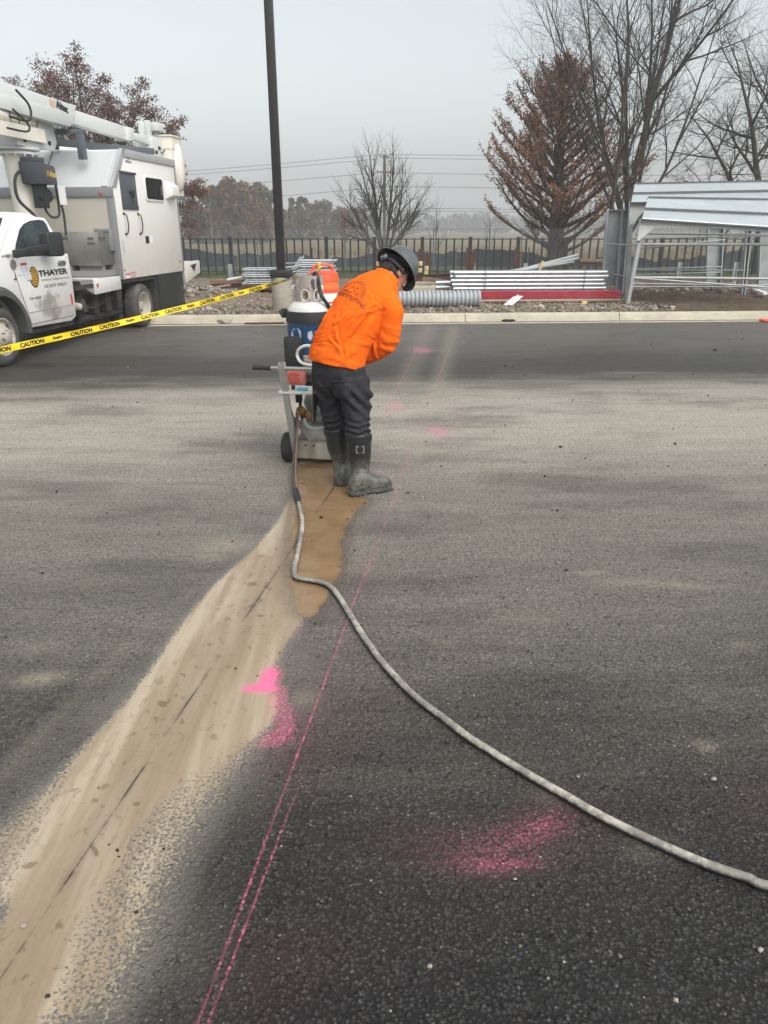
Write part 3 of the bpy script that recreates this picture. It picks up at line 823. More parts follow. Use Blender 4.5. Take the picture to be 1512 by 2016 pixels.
# ---- bare tree at the right edge with a few yellow leaves low down
BW = [(6, 35, 65, .5, .75, .22, .08, .02, 8), (6, 28, 60, .42, .66, .15, .11, .02, 6), (6, 25, 60, .4, .62, .12, .13, .02, 5), (5, 25, 60, .4, .65, .15, .14, .03, 4), (0,0,0,0,0,0,.14,.03,3)]
tr = Tree(31)
tr.put(*tr.limb((0,0,-.1), (0,0,1), 2.0, .26, .22, 4, .02, .05))
for d, L, r, z in [((-.85,.1,1),4.6,.13,1.6), ((-.35,-.2,1),5.6,.15,1.9), ((.1,.15,1),6.2,.17,1.9), ((.6,0,1),5.2,.13,1.7), ((-1.0,-.1,.45),3.6,.09,1.5)]:
    tr.grow((0,0,z), d, L, r, 0, BW)
C = np.array([tr.r.choice(tr.r.choice(tr.tips)[0]) for _ in range(6)]) if False else None
r_ = np.random.default_rng(5)
tp = np.array([t[0][-1] for t in tr.tips]); sel = tp[(tp[:,2] < 3.6)]
sel = sel[r_.integers(0, len(sel), 260)] + r_.normal(0, .12, (260,3))
M_yel = leaf_material('yellow_leaf', [(0,(0.25,0.16,0.03)),(0.6,(0.42,0.30,0.06)),(1,(0.20,0.15,0.05))])
p = dep(1503, 430, 31.0)
tr.make('bare_tree', 'spreading bare tree at the right edge with a few yellow leaves low down', 'tree', (p.x, 31.0, 0.0), M_bark, M_twig, leaves=leaf_quads(sel, .05, 1), m_leaf=M_yel, leafname='leaves')
tr = Tree(37)
tr.put(*tr.limb((0,0,-.1), (0,0,1), 2.4, .22, .2, 4, .02, .05))
for d, L, r, z in [((-.45,.1,1),6.6,.13,2.0), ((-.1,-.2,1),7.6,.15,2.3), ((.3,.15,1),7.2,.13,2.3)]:
    tr.grow((0,0,z), d, L, r, 0, BW)
tr.make('bare_tree', 'bare tree cut by the right edge behind the yellow-leaved one, twigs filling the corner', 'tree', (19.6, 36.0, 0.0), M_bark, M_twig)

# ---- centre bare tree, vase shaped
BV = [(8, 20, 44, .42, .62, .22, .05, .03, 8), (7, 22, 48, .40, .6, .15, .07, .03, 6), (4, 25, 50, .4, .62, .15, .09, .03, 4), (0,0,0,0,0,0,.1,.04,3)]
tr = Tree(41)
tr.put(*tr.limb((0,0,-.1), (0,0,1), .8, .30, .26, 3, .02, .05))
for d, L, r, z in [((-.75,.05,1),3.4,.085,.9), ((-.34,-.1,1),4.0,.10,.8), ((-.10,.1,1),4.5,.12,.8), ((.10,-.1,1),4.4,.11,.8), ((.36,.1,1),3.9,.09,.8), ((.8,0,1),3.2,.075,1.0), ((1.0,.1,.75),2.6,.06,1.1), ((-1.0,.1,.8),2.5,.06,1.0)]:
    tr.grow((d[0]*.25, d[1]*.2, z-.2), d, L, r, 0, BV)
p = dep(757, 500, 33.0)
ct_ = tr.make('bare_tree', 'vase shaped bare tree standing behind the worker in the middle of the fence line', 'tree', (p.x, 33.0, 0.0), M_bark, M_twig)

ct_.scale = (.76,.76,.80)
# ---- rust brown cypress
def cypress(seed, H, W):
    t = Tree(seed); r = t.r
    pts, rr = t.limb((0,0,-.1), (0,0,1), H, .34, .03, 14, .012, .06); t.put(pts, rr)
    cl = []
    nb = 96
    for i in range(nb):
        f = 0.10 + 0.86*(i/nb)**1.0
        x = f*14; k = min(int(x),13); q = pts[k].lerp(pts[k+1], x-k)
        az = i*2.399 + r.uniform(-.4,.4)
        L = W*(0.55+0.45*min(1, (f-.06)/.10))*min((1-f)**0.60, 2.1*(1-f)**1.15)*r.uniform(.66,1.2)
        el = R(6 + 46*f)
        d = Vector((math.cos(az)*math.cos(el), math.sin(az)*math.cos(el), math.sin(el)))
        bp, br = t.limb(q, d, L, .075*(1-f)+.022, .008, 8, .045, .085); t.put(bp, br)
        for j in range(14):
            ff = .24+.76*j/14; y = ff*8; m = min(int(y),7); qq = bp[m].lerp(bp[m+1], y-m); td = (bp[m+1]-bp[m]).normalized()
            side = td.cross(Vector((0,0,1))).normalized()*(1 if j % 2 else -1)
            dd = td*.75 + side*r.uniform(.3,.8) + Vector((0,0,r.uniform(.05,.5)))
            sp, sr = t.limb(qq, dd, L*r.uniform(.16,.34)*(1.15-ff*.5)+.15, .016, .004, 4, .08, .05); t.put(sp, sr)
            right_thin = (qq.x > .25*W*.5 and q.z > H*.35)
            if f < .17 and ff < .6: continue
            cn = int(34*(0.45 if right_thin else 1.0)*r.uniform(.1,1.7)*min(1.25, .10+1.9*(1-f))*(.3 if ff < .4 else 1))
            for _ in range(cn):
                u = r.random()*3.99; a = int(u); c = sp[a].lerp(sp[a+1], u-a)
                cl.append((c.x+r.gauss(0,.05), c.y+r.gauss(0,.05), c.z+r.gauss(.01,.05)))
    return t, np.array(cl)
tr, cl = cypress(5, 7.7, 4.0)
M_rust = leaf_material('rust_needles', [(0,(0.17,0.080,0.046)),(0.45,(0.31,0.145,0.082)),(0.8,(0.42,0.22,0.125)),(1,(0.28,0.19,0.12))], trans=0.3)
p = dep(1094, 500, 31.5)
cy_ = tr.make('cypress_tree', 'rust brown cypress with upswept branches, left of the tall bare tree', 'tree', (p.x, 31.5, 0.0), M_bark_r, M_bark_r, leaves=leaf_quads(cl, .058, 3, .32), m_leaf=M_rust, leafname='needles')
cy_.scale = (1.12,1.12,1.0)

# ---- oak behind the truck, still holding red-brown leaves
BO = [(7, 30, 62, .45, .7, .15, .07, .02, 8), (6, 28, 58, .42, .66, .12, .10, .02, 6), (6, 25, 58, .42, .62, .12, .12, .02, 5), (4, 25, 58, .4, .65, .15, .14, .02, 4), (0,0,0,0,0,0,.14,.0,3)]
tr = Tree(53)
tr.put(*tr.limb((0,0,-.1), (0,0,1), 2.2, .30, .24, 4, .02, .05))
for d, L, r, z in [((-.55,0,1),3.5,.12,2.0), ((-.2,.2,1),3.8,.13,2.1), ((.1,-.15,1),3.7,.13,2.1), ((.45,.1,1),3.5,.12,2.0), ((.95,0,.85),3.0,.10,1.9), ((1.3,-.1,.30),2.9,.08,1.8), ((-1.0,.1,.8),3.0,.09,1.9), ((1.1,.4,.55),2.7,.08,1.9)]:
    tr.grow((0,0,z), d, L, r, 0, BO)
r_ = np.random.default_rng(9); cl = []
for pts, lv in tr.tips:
    right = pts[-1].x
    k = r_.poisson(4.0 if right > 0.3 else 2.6)
    for _ in range(k):
        c = pts[1+r_.integers(0, len(pts)-1)]; cl.append((c.x+r_.normal(0,.09), c.y+r_.normal(0,.09), c.z-abs(r_.normal(0,.08))))
M_oak = leaf_material('oak_leaf', [(0,(0.085,0.042,0.032)),(0.4,(0.145,0.070,0.052)),(0.8,(0.20,0.105,0.076)),(1,(0.12,0.085,0.062))], trans=0.3)
p = dep(196, 400, 29.0)
tr.make('oak_tree', 'oak with thinning red-brown leaves rising behind the bucket truck', 'tree', (p.x, 29.0, 0.0), M_bark, M_twig, leaves=leaf_quads(np.array(cl), .042, 4, .5), m_leaf=M_oak, leafname='leaves')

# ---- saplings along the field edge
BS = [(8, 20, 38, .35, .55, .25, .05, .05, 6), (5, 20, 42, .4, .6, .2, .08, .05, 4), (0,0,0,0,0,0,.1,.05,3)]
def sapling(px, Y, h, label, seed, mb=None, leaves=None, mleaf=None, spread=1.0, r0=.035):
    t = Tree(seed)
    t.grow((0,0,-.05), (0,0,1), h*.82, r0, 0, [(BS[0][0], BS[0][1]*spread, BS[0][2]*spread)+BS[0][3:]]+BS[1:])
    lv = None
    if leaves:
        rr = np.random.default_rng(seed); c = []
        for pts, l in t.tips:
            for _ in range(leaves): q = pts[rr.integers(1,len(pts))]; c.append((q.x+rr.normal(0,.05), q.y+rr.normal(0,.05), q.z+rr.normal(0,.05)))
        lv = leaf_quads(np.array(c), .05, seed, .5)
    if not t.thick: t.thick.append(t.thin.pop(0))
    p = dep(px, 480, Y)
    return t.make('sapling', label, 'sapling', (p.x, Y, 0), mb or M_twig, mb or M_twig, 'young trees beyond the fence', lv, mleaf, 'leaves')
M_red = leaf_material('red_leaf', [(0,(0.12,0.03,0.028)),(1,(0.24,0.07,0.05))])
sapling(425, 36, 2.5, 'pale barked bare sapling beyond the fence, nearest to the truck', 61, M_pale, spread=1.0)
sapling(541, 38, 2.7, 'pale barked bare sapling right behind the dark light pole', 62, M_pale)
sapling(514, 44, 2.3, 'low sapling holding a round head of dull red leaves', 63, None, 3, M_red, 1.6)
sapling(680, 42, 2.2, 'narrow upright sapling with red leaves left of the vase shaped tree', 64, None, 3, M_red, .7)
sapling(792, 37, 2.7, 'bare forked sapling touching the right side of the vase shaped tree', 65, None, None, None, 1.3)
sapling(856, 37, 3.0, 'thin bare sapling with upright twigs between the vase shaped tree and cypress', 66)
sapling(962, 38, 2.4, 'small bare sapling at the left foot of the cypress', 67)
sapling(727, 39, 2.3, 'small grey bare sapling half hidden by the stems of the vase shaped tree', 68, None, None, None, 1.3)
sapling(1420, 40, 2.4, 'small bare sapling seen under the metal roof sheets', 69)

ORD = 'first second third fourth fifth sixth seventh eighth ninth tenth eleventh twelfth thirteenth fourteenth fifteenth sixteenth seventeenth eighteenth nineteenth twentieth twenty-first twenty-second twenty-third twenty-fourth twenty-fifth twenty-sixth twenty-seventh twenty-eighth twenty-ninth thirtieth'.split()
# ---- far woods: every tree its own trunk and crown
def far_tree(X, Y, H, Wd, label, mats, seed, n=900, leaf=.30, group='trees of the far woods', bare=False):
    r = np.random.default_rng(seed); t = Tree(seed)
    prm = [(9, 25, 55, .40, .62, .22, .06, .04, 6), (5, 25, 55, .4, .6, .2, .1, .03, 4), (3 if bare else 0,25,55,.4,.6,.2,.1,.03,3), (0,0,0,0,0,0,.1,.03,3)] if bare else [(9, 25, 55, .40, .62, .22, .06, .04, 6), (5, 25, 55, .4, .6, .2, .1, .03, 4), (0,0,0,0,0,0,.1,.03,3)]
    t.grow((0,0,-.3), (0,0,1), H*.78, H*.022, 0, prm)
    lv = None
    if n:
        nc = 40
        cc = np.stack([r.normal(0, Wd*.27, nc), r.normal(0, Wd*.27, nc), H*(.06+.90*r.random(nc))], 1)
        f = (cc[:,2]/H-.06)/.90
        cc[:,:2] *= np.sqrt(np.clip(1.08-np.abs(f-.35)**1.6*1.5, .05, 1))[:,None]
        ci = r.integers(0, nc, n); rad = Wd*r.uniform(.10,.20,nc)
        d = r.normal(size=(n,3)); d /= np.linalg.norm(d,axis=1,keepdims=True)
        P = cc[ci] + d*(rad[ci]*r.random(n)**.4)[:,None]
        P = P[P[:,2] > .4]
        lv = leaf_quads(P, leaf, seed, .7)
    return t.make('woodland_tree', label, 'tree', (X, Y, -.2), M_twig_far, M_twig_far, group, lv, mats, 'foliage')
def fol(name, a, b, c): return leaf_material(name, [(0,a),(0.5,b),(1,c)], trans=0.2)
M_f1 = fol('brown_foliage', (0.080,0.050,0.024), (0.145,0.088,0.042), (0.20,0.125,0.06))
M_f2 = fol('olive_foliage', (0.056,0.054,0.030), (0.098,0.088,0.05), (0.14,0.12,0.07))
M_f3 = fol('maroon_foliage', (0.070,0.046,0.028), (0.105,0.070,0.042), (0.14,0.10,0.06))
def px_tree(px, ytop, Y, wpx, label, mat_, seed, n, **k):
    p = dep(px, ytop, Y); d = Y*math.cos(PITCH)+.4
    far_tree(p.x, Y, p.z+.2, 1.15*wpx*d/FPX, label, mat_, seed, int(n*1.6), leaf=.11+.0017*Y, **k)
sd = 100
L_near = [(372,392,88,46,'grey bare tree at the left end of the far woods, beside the bucket',None,0),
 (428,358,95,84,'tallest rounded russet tree of the far woods between truck and light pole',M_f1,4200),
 (478,366,97,74,'broad russet tree of the far woods, right shoulder of the tallest one',M_f1,3600),
 (512,360,102,50,'narrow olive-brown tree with a ragged top left of the light pole',M_f2,1500),
 (395,405,90,60,'lower maroon tree filling the left foot of the russet trees',M_f3,1300),
 (455,405,90,70,'lower maroon tree in front of the broad russet tree',M_f3,1300),
 (528,404,100,54,'low russet tree touching the left side of the light pole',M_f1,1100),
 (585,388,118,34,'slender ragged tree right of the light pole',M_f2,700),
 (612,398,120,44,'brown tree second from the right side of the light pole',M_f1,900),
 (641,396,125,34,'open topped tree left of the red leaved narrow sapling',M_f2,600),
 (668,410,130,46,'low hazy tree above the red leaved narrow sapling',M_f1,700),
 (705,412,140,50,'hazy low tree behind the left stems of the vase shaped tree',M_f2,700),
 (570,418,112,60,'low brown bush-like tree behind the light pole foot',M_f3,800)]
for (px, yt, Y, wp, lb, mt, n) in L_near:
    sd += 1; px_tree(px, yt, Y, wp, lb, mt, sd, n, bare=(n < 800))
# the farthest belt, hardly told apart in the mist
rr = random.Random(4)
for i in range(30):
    px = 560 + i*36 + rr.uniform(-10, 10); sd += 1
    px_tree(px, 424+rr.uniform(-7,9)+ (0 if px < 1000 else 4), 300+rr.uniform(-20,60), rr.uniform(40,66), ORD[i]+' tree from the left in the misty belt at the end of the field', M_f2, sd, 420, group='misty far tree belt')
# ================================================================ SITE: fences, poles, stacks, frames
M_black = pbr('black_steel', (0.014,0.014,0.016), .45, 0, .2, 4.0)
M_bronze = pbr('dark_bronze', (0.020,0.019,0.018), .42, 0, .25, 3.0, spec=.4)
M_galv = pbr('galvanised_steel', (0.46,0.49,0.50), .40, .75, .16, 7.0, bump=.05, bscale=40)
M_galv2 = pbr('dull_galvanised', (0.36,0.385,0.385), .55, .35, .18, 3.0, dirt=((.20,.19,.165),.4,2.0))
M_zinc = pbr('bright_zinc_sheet', (0.43,0.475,0.485), .38, .35, .10, 1.6, bump=.03, bscale=14, dirt=((.50,.60,.62),.35,4.0), stretch=(.5,1,1))
M_wood = pbr('weathered_timber', (0.20,0.145,0.095), .85, 0, .3, 3.0, bump=.4, bscale=30, dirt=((.08,.06,.045),.5,4.0), stretch=(.3,3,3))
M_pine = pbr('fresh_pine', (0.60,0.46,0.24), .75, 0, .15, 5.0)
M_rustst = pbr('rusted_steel', (0.075,0.034,0.022), .85, 0, .35, 5.0, bump=.3, bscale=40)
M_wire = pbr('power_line_wire', (0.07,0.07,0.075), .6)

# ---- black picket fence: posts and picket panels
FY = 27.0
froot = thing('picket_fence', 'long black steel picket fence across the back of the site', 'fence', (0, FY, .1))
SP = 94.0/FPX*(FY*math.cos(PITCH)+.3)
x0 = dep(455, 500, FY).x
fx_ = [x0 + SP*i for i in range(-6, 16)]
FT = 1.19
post0 = panel0 = short0 = None
for i, X0 in enumerate(fx_):
    if post0 is None:
        b = MB(); b.box(-.06,.06,-.06,.06,-.1,FT+.02); b.box(-.066,.066,-.066,.066,FT+.02,FT+.04)
        post0 = b.build('post', M_black, froot, ws=False)
        b = MB()
        for j in range(1, 6):
            xx = SP*j/6; b.box(xx-.028,xx+.028,-.02,.02,.03,FT)
        b.box(.06, SP-.06, -.012,.012, FT-.04, FT-.012); b.box(.04, SP-.04, -.016,.016, .10,.13)
        panel0 = b.build('picket_panel', M_black, froot)
        b = MB(); b.box(-.025,.025,.10,.15,-.1,FT*.74); short0 = b.build('brace_post', M_black, froot)
        for o in (post0, panel0, short0): o.location.x = X0
        short0.location.x = X0+SP*.68
    else:
        c = copy_tree(post0, froot); c.location.x = X0
        if i < len(fx_)-1:
            c = copy_tree(panel0, froot); c.location.x = X0
        if i % 3 == 1:
            c = copy_tree(short0, froot); c.location.x = X0+SP*.68

# ---- chain link fence just beyond: woven wire as real wire
cl = thing('chain_link_fence', 'pale chain link fence standing just behind the black pickets', 'fence', (0, 28.4, .1))
W0, W1, HH, S = -11.0, 18.5, 1.46, .075
M_dullpost = pbr('dull_grey_post', (0.15,0.155,0.155), .7, .2, .15)
segs = []
for d in (1, -1):
    k = np.arange(W0-HH, W1+HH, S)
    a0 = np.stack([k, np.full(len(k), .012*d), np.zeros(len(k))+.02], 1); a1 = a0 + np.array([HH*d, 0, HH-.02])
    segs.append((a0, a1))
A0 = np.concatenate([s[0] for s in segs]); A1 = np.concatenate([s[1] for s in segs])
# clip the diagonals to the fence length
def clipx(a, b):
    d = b-a; ok = np.ones(len(a), bool)
    for lim, sg in ((W0, 1), (W1, -1)):
        ta = (a[:,0]-lim)*sg; tb = (b[:,0]-lim)*sg
        ok &= ~((ta < 0) & (tb < 0))
        with np.errstate(divide='ignore', invalid='ignore'):
            t = (lim-a[:,0])/d[:,0]
        m1 = (ta < 0) & (tb >= 0); m2 = (tb < 0) & (ta >= 0)
        na = a + d*t[:,None]
        a = np.where(m1[:,None], na, a); b = np.where(m2[:,None], na, b)
    return a[ok], b[ok]
A0, A1 = clipx(A0, A1)
lines = [(np.stack([p, q]), [.0019, .0019]) for p, q in zip(A0, A1)]
link('wire_mesh', limb_mesh('wire_mesh', lines, 3), M_galv2, cl, smooth=False)
b = MB(); b.tube([(W0,0,HH+.02),(W1,0,HH+.02)], .007, 6); b.build('top_wire', M_dullpost, cl)
pp = None
for i in range(10):
    if pp is None:
        b = MB(); b.tube([(0,.03,-.1),(0,.03,HH+.06)], .022, 8); pp = b.build('post', M_dullpost, cl); pp.location.x = W0
    else:
        c = copy_tree(pp, cl); c.location.x = W0 + 3.2*i

# ---- silt fence: sagging dark fabric on stakes
M_silt = pbr('dark_woven_fabric', (0.030,0.035,0.045), .8, 0, .3, 1.5, bump=.4, bscale=12)
st = thing('silt_fence', 'sagging dark blue-grey silt fabric fence along the field edge', 'fence', (0, 33.3, 0))
xs_ = np.arange(-16, 30.1, .35); r_ = np.random.default_rng(8)
tp = .62 + .16*np.sin(xs_*.45)+.10*np.sin(xs_*1.3+1)+.04*r_.normal(size=len(xs_)) - .1*np.sin(xs_*.17)
yy = .25*np.sin(xs_*.3)+.05*np.sin(xs_*2.1)
b = MB(); vs = []
for x, y, t_ in zip(xs_, yy, tp): vs += [(x,y,-.05),(x,y+.03,t_*.55),(x,y-.01,t_)]
for x, y, t_ in zip(xs_, yy, tp): vs += [(x,y+.012,-.05),(x,y+.042,t_*.55),(x,y+.002,t_)]
n = len(xs_)
fs = [(i*3+j, i*3+3+j, i*3+4+j, i*3+1+j) for i in range(n-1) for j in range(2)]
fs += [(n*3+i*3+j, n*3+i*3+1+j, n*3+i*3+4+j, n*3+i*3+3+j) for i in range(n-1) for j in range(2)]
b.add(vs, fs); b.build('fabric', M_silt, st, normals=False, smooth=80)
sp_ = None
for i in range(15):
    if sp_ is None:
        b = MB(); b.box(-.02,.02,-.05,-.01,-.1,.85); sp_ = b.build('stake', M_wood, st); sp_.location.x = -15.5
    else:
        c = copy_tree(sp_, st); c.location.x = -15.5+3.1*i; c.location.y = .25*math.sin(c.location.x*.3)

# ---- utility pole far out in the field with its wires
M_polew = pbr('creosoted_pole', (0.06,0.052,0.045), .85, 0, .3, 3.0)
up = thing('utility_pole', 'weathered wooden utility pole behind the vase shaped tree', 'utility pole', (dep(757,430,74).x, 74, 0))
ph = dep(757, 304, 74).z
b = MB(); b.tube([(0,0,-.3),(0,0,ph*.5),(0,0,ph)], [.16,.14,.12], 10); b.build('pole', M_polew, up)
for zz, L in ((ph-.2, .9), (dep(757,339,74).z, 1.4)):
    b = MB(); b.box(-L/2, L/2, -.2,-.1, zz-.06, zz+.06)
    for s in (-.45,.45): b.lathe([(.0,0),(.05,.0),(.05,.1),(.02,.14),(0,.14)], 8, (s*L,-.15,zz+.06))
    b.build('crossarm', M_wood, up)
def wire(yl, yc, yr, label, off):
    Y = 74
    z = [dep(757, y, Y).z for y in (yl, yc, yr)]
    XL = dep(380, yl, Y).x*2.6; XC = up.location.x+off; XR = dep(1512, yr, Y).x*1.4
    zl = z[1] + (dep(380,yl,Y).z - z[1])*(XL-XC)/(dep(380,yl,Y).x-XC)
    zr = z[1] + (dep(1512,yr,Y).z - z[1])*(XR-XC)/(dep(1512,yr,Y).x-XC)
    pts = [Vector((XL,Y,zl)).lerp(Vector((XC,Y,z[1])), k/10) - Vector((0,0,.5*math.sin(math.pi*k/10))) for k in range(10)]
    pts += [Vector((XC,Y,z[1])).lerp(Vector((XR,Y,zr)), k/10) - Vector((0,0,.25*math.sin(math.pi*k/10))) for k in range(11)]
    b = MB(); b.tube(pts, .017, 4)
    b.build('power_line', M_wire, label=label, cat='power line', group='wires on the utility pole', smooth=0)
wire(325, 304, 300, 'topmost power line on the utility pole', -.4)
wire(332, 311, 308, 'second power line from the top of the utility pole', .4)
wire(358, 340, 339, 'power line at the middle crossarm of the utility pole', -.6)
wire(388, 367, 365, 'power line a little below the middle crossarm of the utility pole', .6)
wire(423, 409, 407, 'upper of the two low wires on the utility pole', -.1)
wire(427, 414, 413, 'lowest wire on the utility pole', .1)

# ---- dark light pole on its concrete pier
lp = thing('light_pole', 'tall square dark bronze light pole on a round concrete pier', 'light pole', (dep(556,580,14.55).x, 14.55, .12))
b = MB(); b.lathe([(0,-.3),(.200,-.3),(.198,.60),(.188,.625),(0,.625)], 28); b.build('concrete_pier', concrete('pier_concrete', (0.30,0.275,0.225), .15, (0.15,0.13,0.10), .7), lp, smooth=50)
b = MB(); b.box(-.19,.19,-.19,.19,.627,.76); b.build('base_cover', M_bronze, lp, bevel=.008)
b = MB(); b.hexa([(-.078,-.078,.76),(.078,-.078,.76),(.078,.078,.76),(-.078,.078,.76),(-.066,-.066,8.2),(.066,-.066,8.2),(.066,.066,8.2),(-.066,.066,8.2)]); b.build('pole', M_bronze, lp, bevel=.006)

# ---- orange traffic drum
M_drum = pbr('orange_plastic', (0.80,0.075,0.018), .42, 0, .1, 4.0, dirt=((.45,.12,.06),.35,4.0))
M_drumw = pbr('white_reflective', (0.72,0.72,0.70), .5, 0, .06, 4.0)
M_drum2 = pbr('orange_reflective', (0.75,0.16,0.03), .5, 0, .06, 6.0)
M_rubber = pbr('black_rubber', (0.022,0.021,0.020), .8, 0, .25, 8.0, bump=.2)
dx = dep(636, 560, 12.95).x
dr = thing('traffic_drum', 'orange and white traffic drum with the yellow tape tied to its handle', 'traffic drum', (dx, 12.95, 0), R(12))
b = MB(); b.lathe([(0,0),(.36,0),(.37,.03),(.34,.09),(.30,.095),(0,.095)], 32); b.build('rubber_base', M_rubber, dr)
b = MB(); b.lathe([(.283,.095),(.283,.28),(.272,.285),(.272,.44),(.280,.445),(.280,.60),(.268,.605),(.268,.615),(.262,.78),(.27,.785),(.255,.90),(.20,.94),(0,.945)], 36); b.build('body', M_drum, dr)
for z0, z1, r_, mm in ((.20,.27,.2855,M_drum2),(.295,.43,.2745,M_drumw),(.46,.595,.2825,M_drumw),(.66,.77,.2675,M_drum2)):
    b = MB(); b.lathe([(r_,z0),(r_-.002 if z0>.6 else r_,z1)], 36); b.build('reflective_band', mm, dr)
b = MB(); b.tube(catmull([(-.17,0,.935),(-.15,0,1.0),(-.08,0,1.035),(.08,0,1.035),(.15,0,1.0),(.17,0,.935)], 4), .022, 8); b.build('handle', M_drum, dr)

# ---- yellow caution tape, printed both lines
M_tape = pbr('yellow_tape', (0.82,0.62,0.02), .35, 0, .06, 3.0, spec=.5)
M_ink = pbr('black_ink', (0.02,0.018,0.012), .5)
ta = dep(-260, 746, 6.4); tb = dep(632, 533, 12.65)
tp_ = thing('caution_tape', 'yellow plastic tape printed CAUTION stretched past the truck to the orange drum', 'tape', tuple(tb))
NL = 240
def tape_c(s):
    p = ta.lerp(tb, s); p.z -= .05*math.sin(math.pi*s); return p
L_t = (tb-ta).length
def tape_P(u, v, off=0.0):
    s = u/L_t; p = tape_c(s); d = (tb-ta).normalized()
    tw = R(14*math.sin(s*9.0+.4) + 10*math.sin(s*23.0) + (60*sstep(np.array(s), .70, .98) if True else 0))
    up_ = Vector((0,0,1)); side = d.cross(up_).normalized(); up2 = side.cross(d).normalized()
    e = up2*math.cos(tw) + side*math.sin(tw)*.9
    nrm = d.cross(e).normalized()
    hw = 1.0 - .35*float(sstep(np.array(s), .8, .99))
    return p + e*(v*hw) + nrm*(off + .004*math.sin(u*14+v*40))
HW = .034
b = MB(); vs = []
for sgn in (.0006, -.0006):
    for i in range(NL+1):
        u = L_t*i/NL
        vs += [tape_P(u, HW*k/2-0.0, sgn) for k in (-2,-1,0,1,2)]
m_ = (NL+1)*5
fs = [(i*5+j, i*5+5+j, i*5+6+j, i*5+1+j) for i in range(NL) for j in range(4)]
fs += [(m_+i*5+j, m_+i*5+1+j, m_+i*5+6+j, m_+i*5+5+j) for i in range(NL) for j in range(4)]
b.add(vs, fs); b.build('ribbon', M_tape, tp_, ws=True, normals=False, smooth=80)
b = MB(); u = .05; i = 0
while u < L_t-.25:
    for s_, w_, sz in (('CAUTION', .32, .066),) * 2 + (('Empire', .15, .044),):
        for side in (.0022, -.0022):
            put_text(b, s_, lambda a, c, u=u, w_=w_, side=side: tape_P(min(u+w_/2+a, L_t), c, side), sz*.9, .05, 1.1)
        u += w_ + .085
        if u > L_t-.25: break
b.build('lettering', M_ink, tp_, ws=True, normals=False, smooth=0)
b = MB(); b.tube([tb+Vector((.03*math.cos(a)-.03,.035*math.sin(a),.004*k)) for k, a in enumerate(np.linspace(0, 12, 30))], .010, 6)
b.build('knot', M_tape, tp_, ws=True)

# ---- stacks behind the kerb. a: along the kerb, n: metres behind the gutter lip
def on(X, n): return float(gravel_z(np.array([kp(X,n).x]), np.array([kp(X,n).y]))[0])
M_hdpe = pbr('grey_corrugated_plastic', (0.30,0.325,0.335), .5, 0, .10, 2.0, dirt=((.22,.20,.17),.4,5.0))
b = MB(); X0_, X1_ = -.55, 2.06; n0 = 1.62; rad = .165; zc = .13+rad
prof = []; k = 0; L_ = X1_-X0_; nr = int(L_/.083)
for i in range(nr):
    z0 = i*.083
    prof += [(rad-.026, z0), (rad-.026, z0+.012), (rad-.004, z0+.022), (rad, z0+.034), (rad, z0+.062), (rad-.004, z0+.073), (rad-.026, z0+.083)]
prof += [(rad-.032, nr*.083), (rad-.032, 0)]
b.lathe(prof, 36, kp(X0_, n0, zc), KDIR, close=True)
b.build('corrugated_pipe', M_hdpe, smooth=30, label='grey corrugated plastic pipe lying on the gravel right of the worker', cat='pipe')

M_redst = pbr('red_painted_steel', (0.36,0.012,0.03), .4, 0, .15, 3.0, dirt=((.45,.30,.30),.25,9.0))
M_tanp = pbr('tan_dusty_pipe', (0.30,0.215,0.155), .6, 0, .18, 3.0)
nR = 2.35; rt = None
for row in range(4):
    for colm in range(3):
        if rt is None:
            b = MB(); b.box(0, 3.15, -.024, .024, 0, .032)
            rt = b.build('red_tube', M_redst, ws=True, bevel=.006, label='red painted square steel tube in the bundle beside the corrugated pipe', cat='steel tube', group='red steel tubes')
            c = rt
        else: c = copy_tree(rt)
        c['label'] = 'red square steel tube, '+ORD[3-row]+' row from the top, '+ORD[colm]+' tube from the front'
        c.location = kp(1.98+random.Random(row*7+colm).uniform(-.06,.05), nR+colm*.056, .234+row*.0372); c.rotation_euler.z = math.atan(KS)
b = MB(); b.tube([kp(1.96,nR+.02,.186), kp(5.15,nR+.02,.186)], .044, 16)
b.build('round_pipe', M_tanp, label='tan dusty round pipe lying under the red tubes', cat='pipe')
b = MB(); b.beam(kp(2.2,nR-.06,.145), kp(2.2,nR+.5,.145), .1, .06); b.build('timber_block', M_wood, label='short timber block under the left end of the tan pipe', cat='timber')
b = MB(); b.beam(kp(4.35,nR-.12,.145), kp(4.35,nR+.5,.145), .12, .06); b.build('timber_block', M_pine, label='short pale timber block under the right end of the tan pipe', cat='timber')
gp = None; gr_ = .0395
for row in range(7):
    for colm in range(4):
        if gp is None:
            b = MB(); b.lathe([(gr_,0),(gr_,3.28),(gr_-.006,3.28),(gr_-.006,0)], 18, (0,0,0), (1,0,0), close=True)
            gp = b.build('galvanised_pipe', M_galv, ws=True, label='shiny galvanised pipe in the banded stack behind the red tubes', cat='pipe', group='galvanised pipes in the stack')
            c = gp
        else: c = copy_tree(gp)
        c['label'] = 'galvanised pipe, '+ORD[6-row]+' row from the top of the banded stack, '+ORD[colm]+' from the front'
        c.location = kp(1.62+(.03*((row*3+colm*5)%4)-.05) + (.12 if row < 2 else 0), nR+.28+colm*.081, .25+row*.0805); c.rotation_euler.z = math.atan(KS)
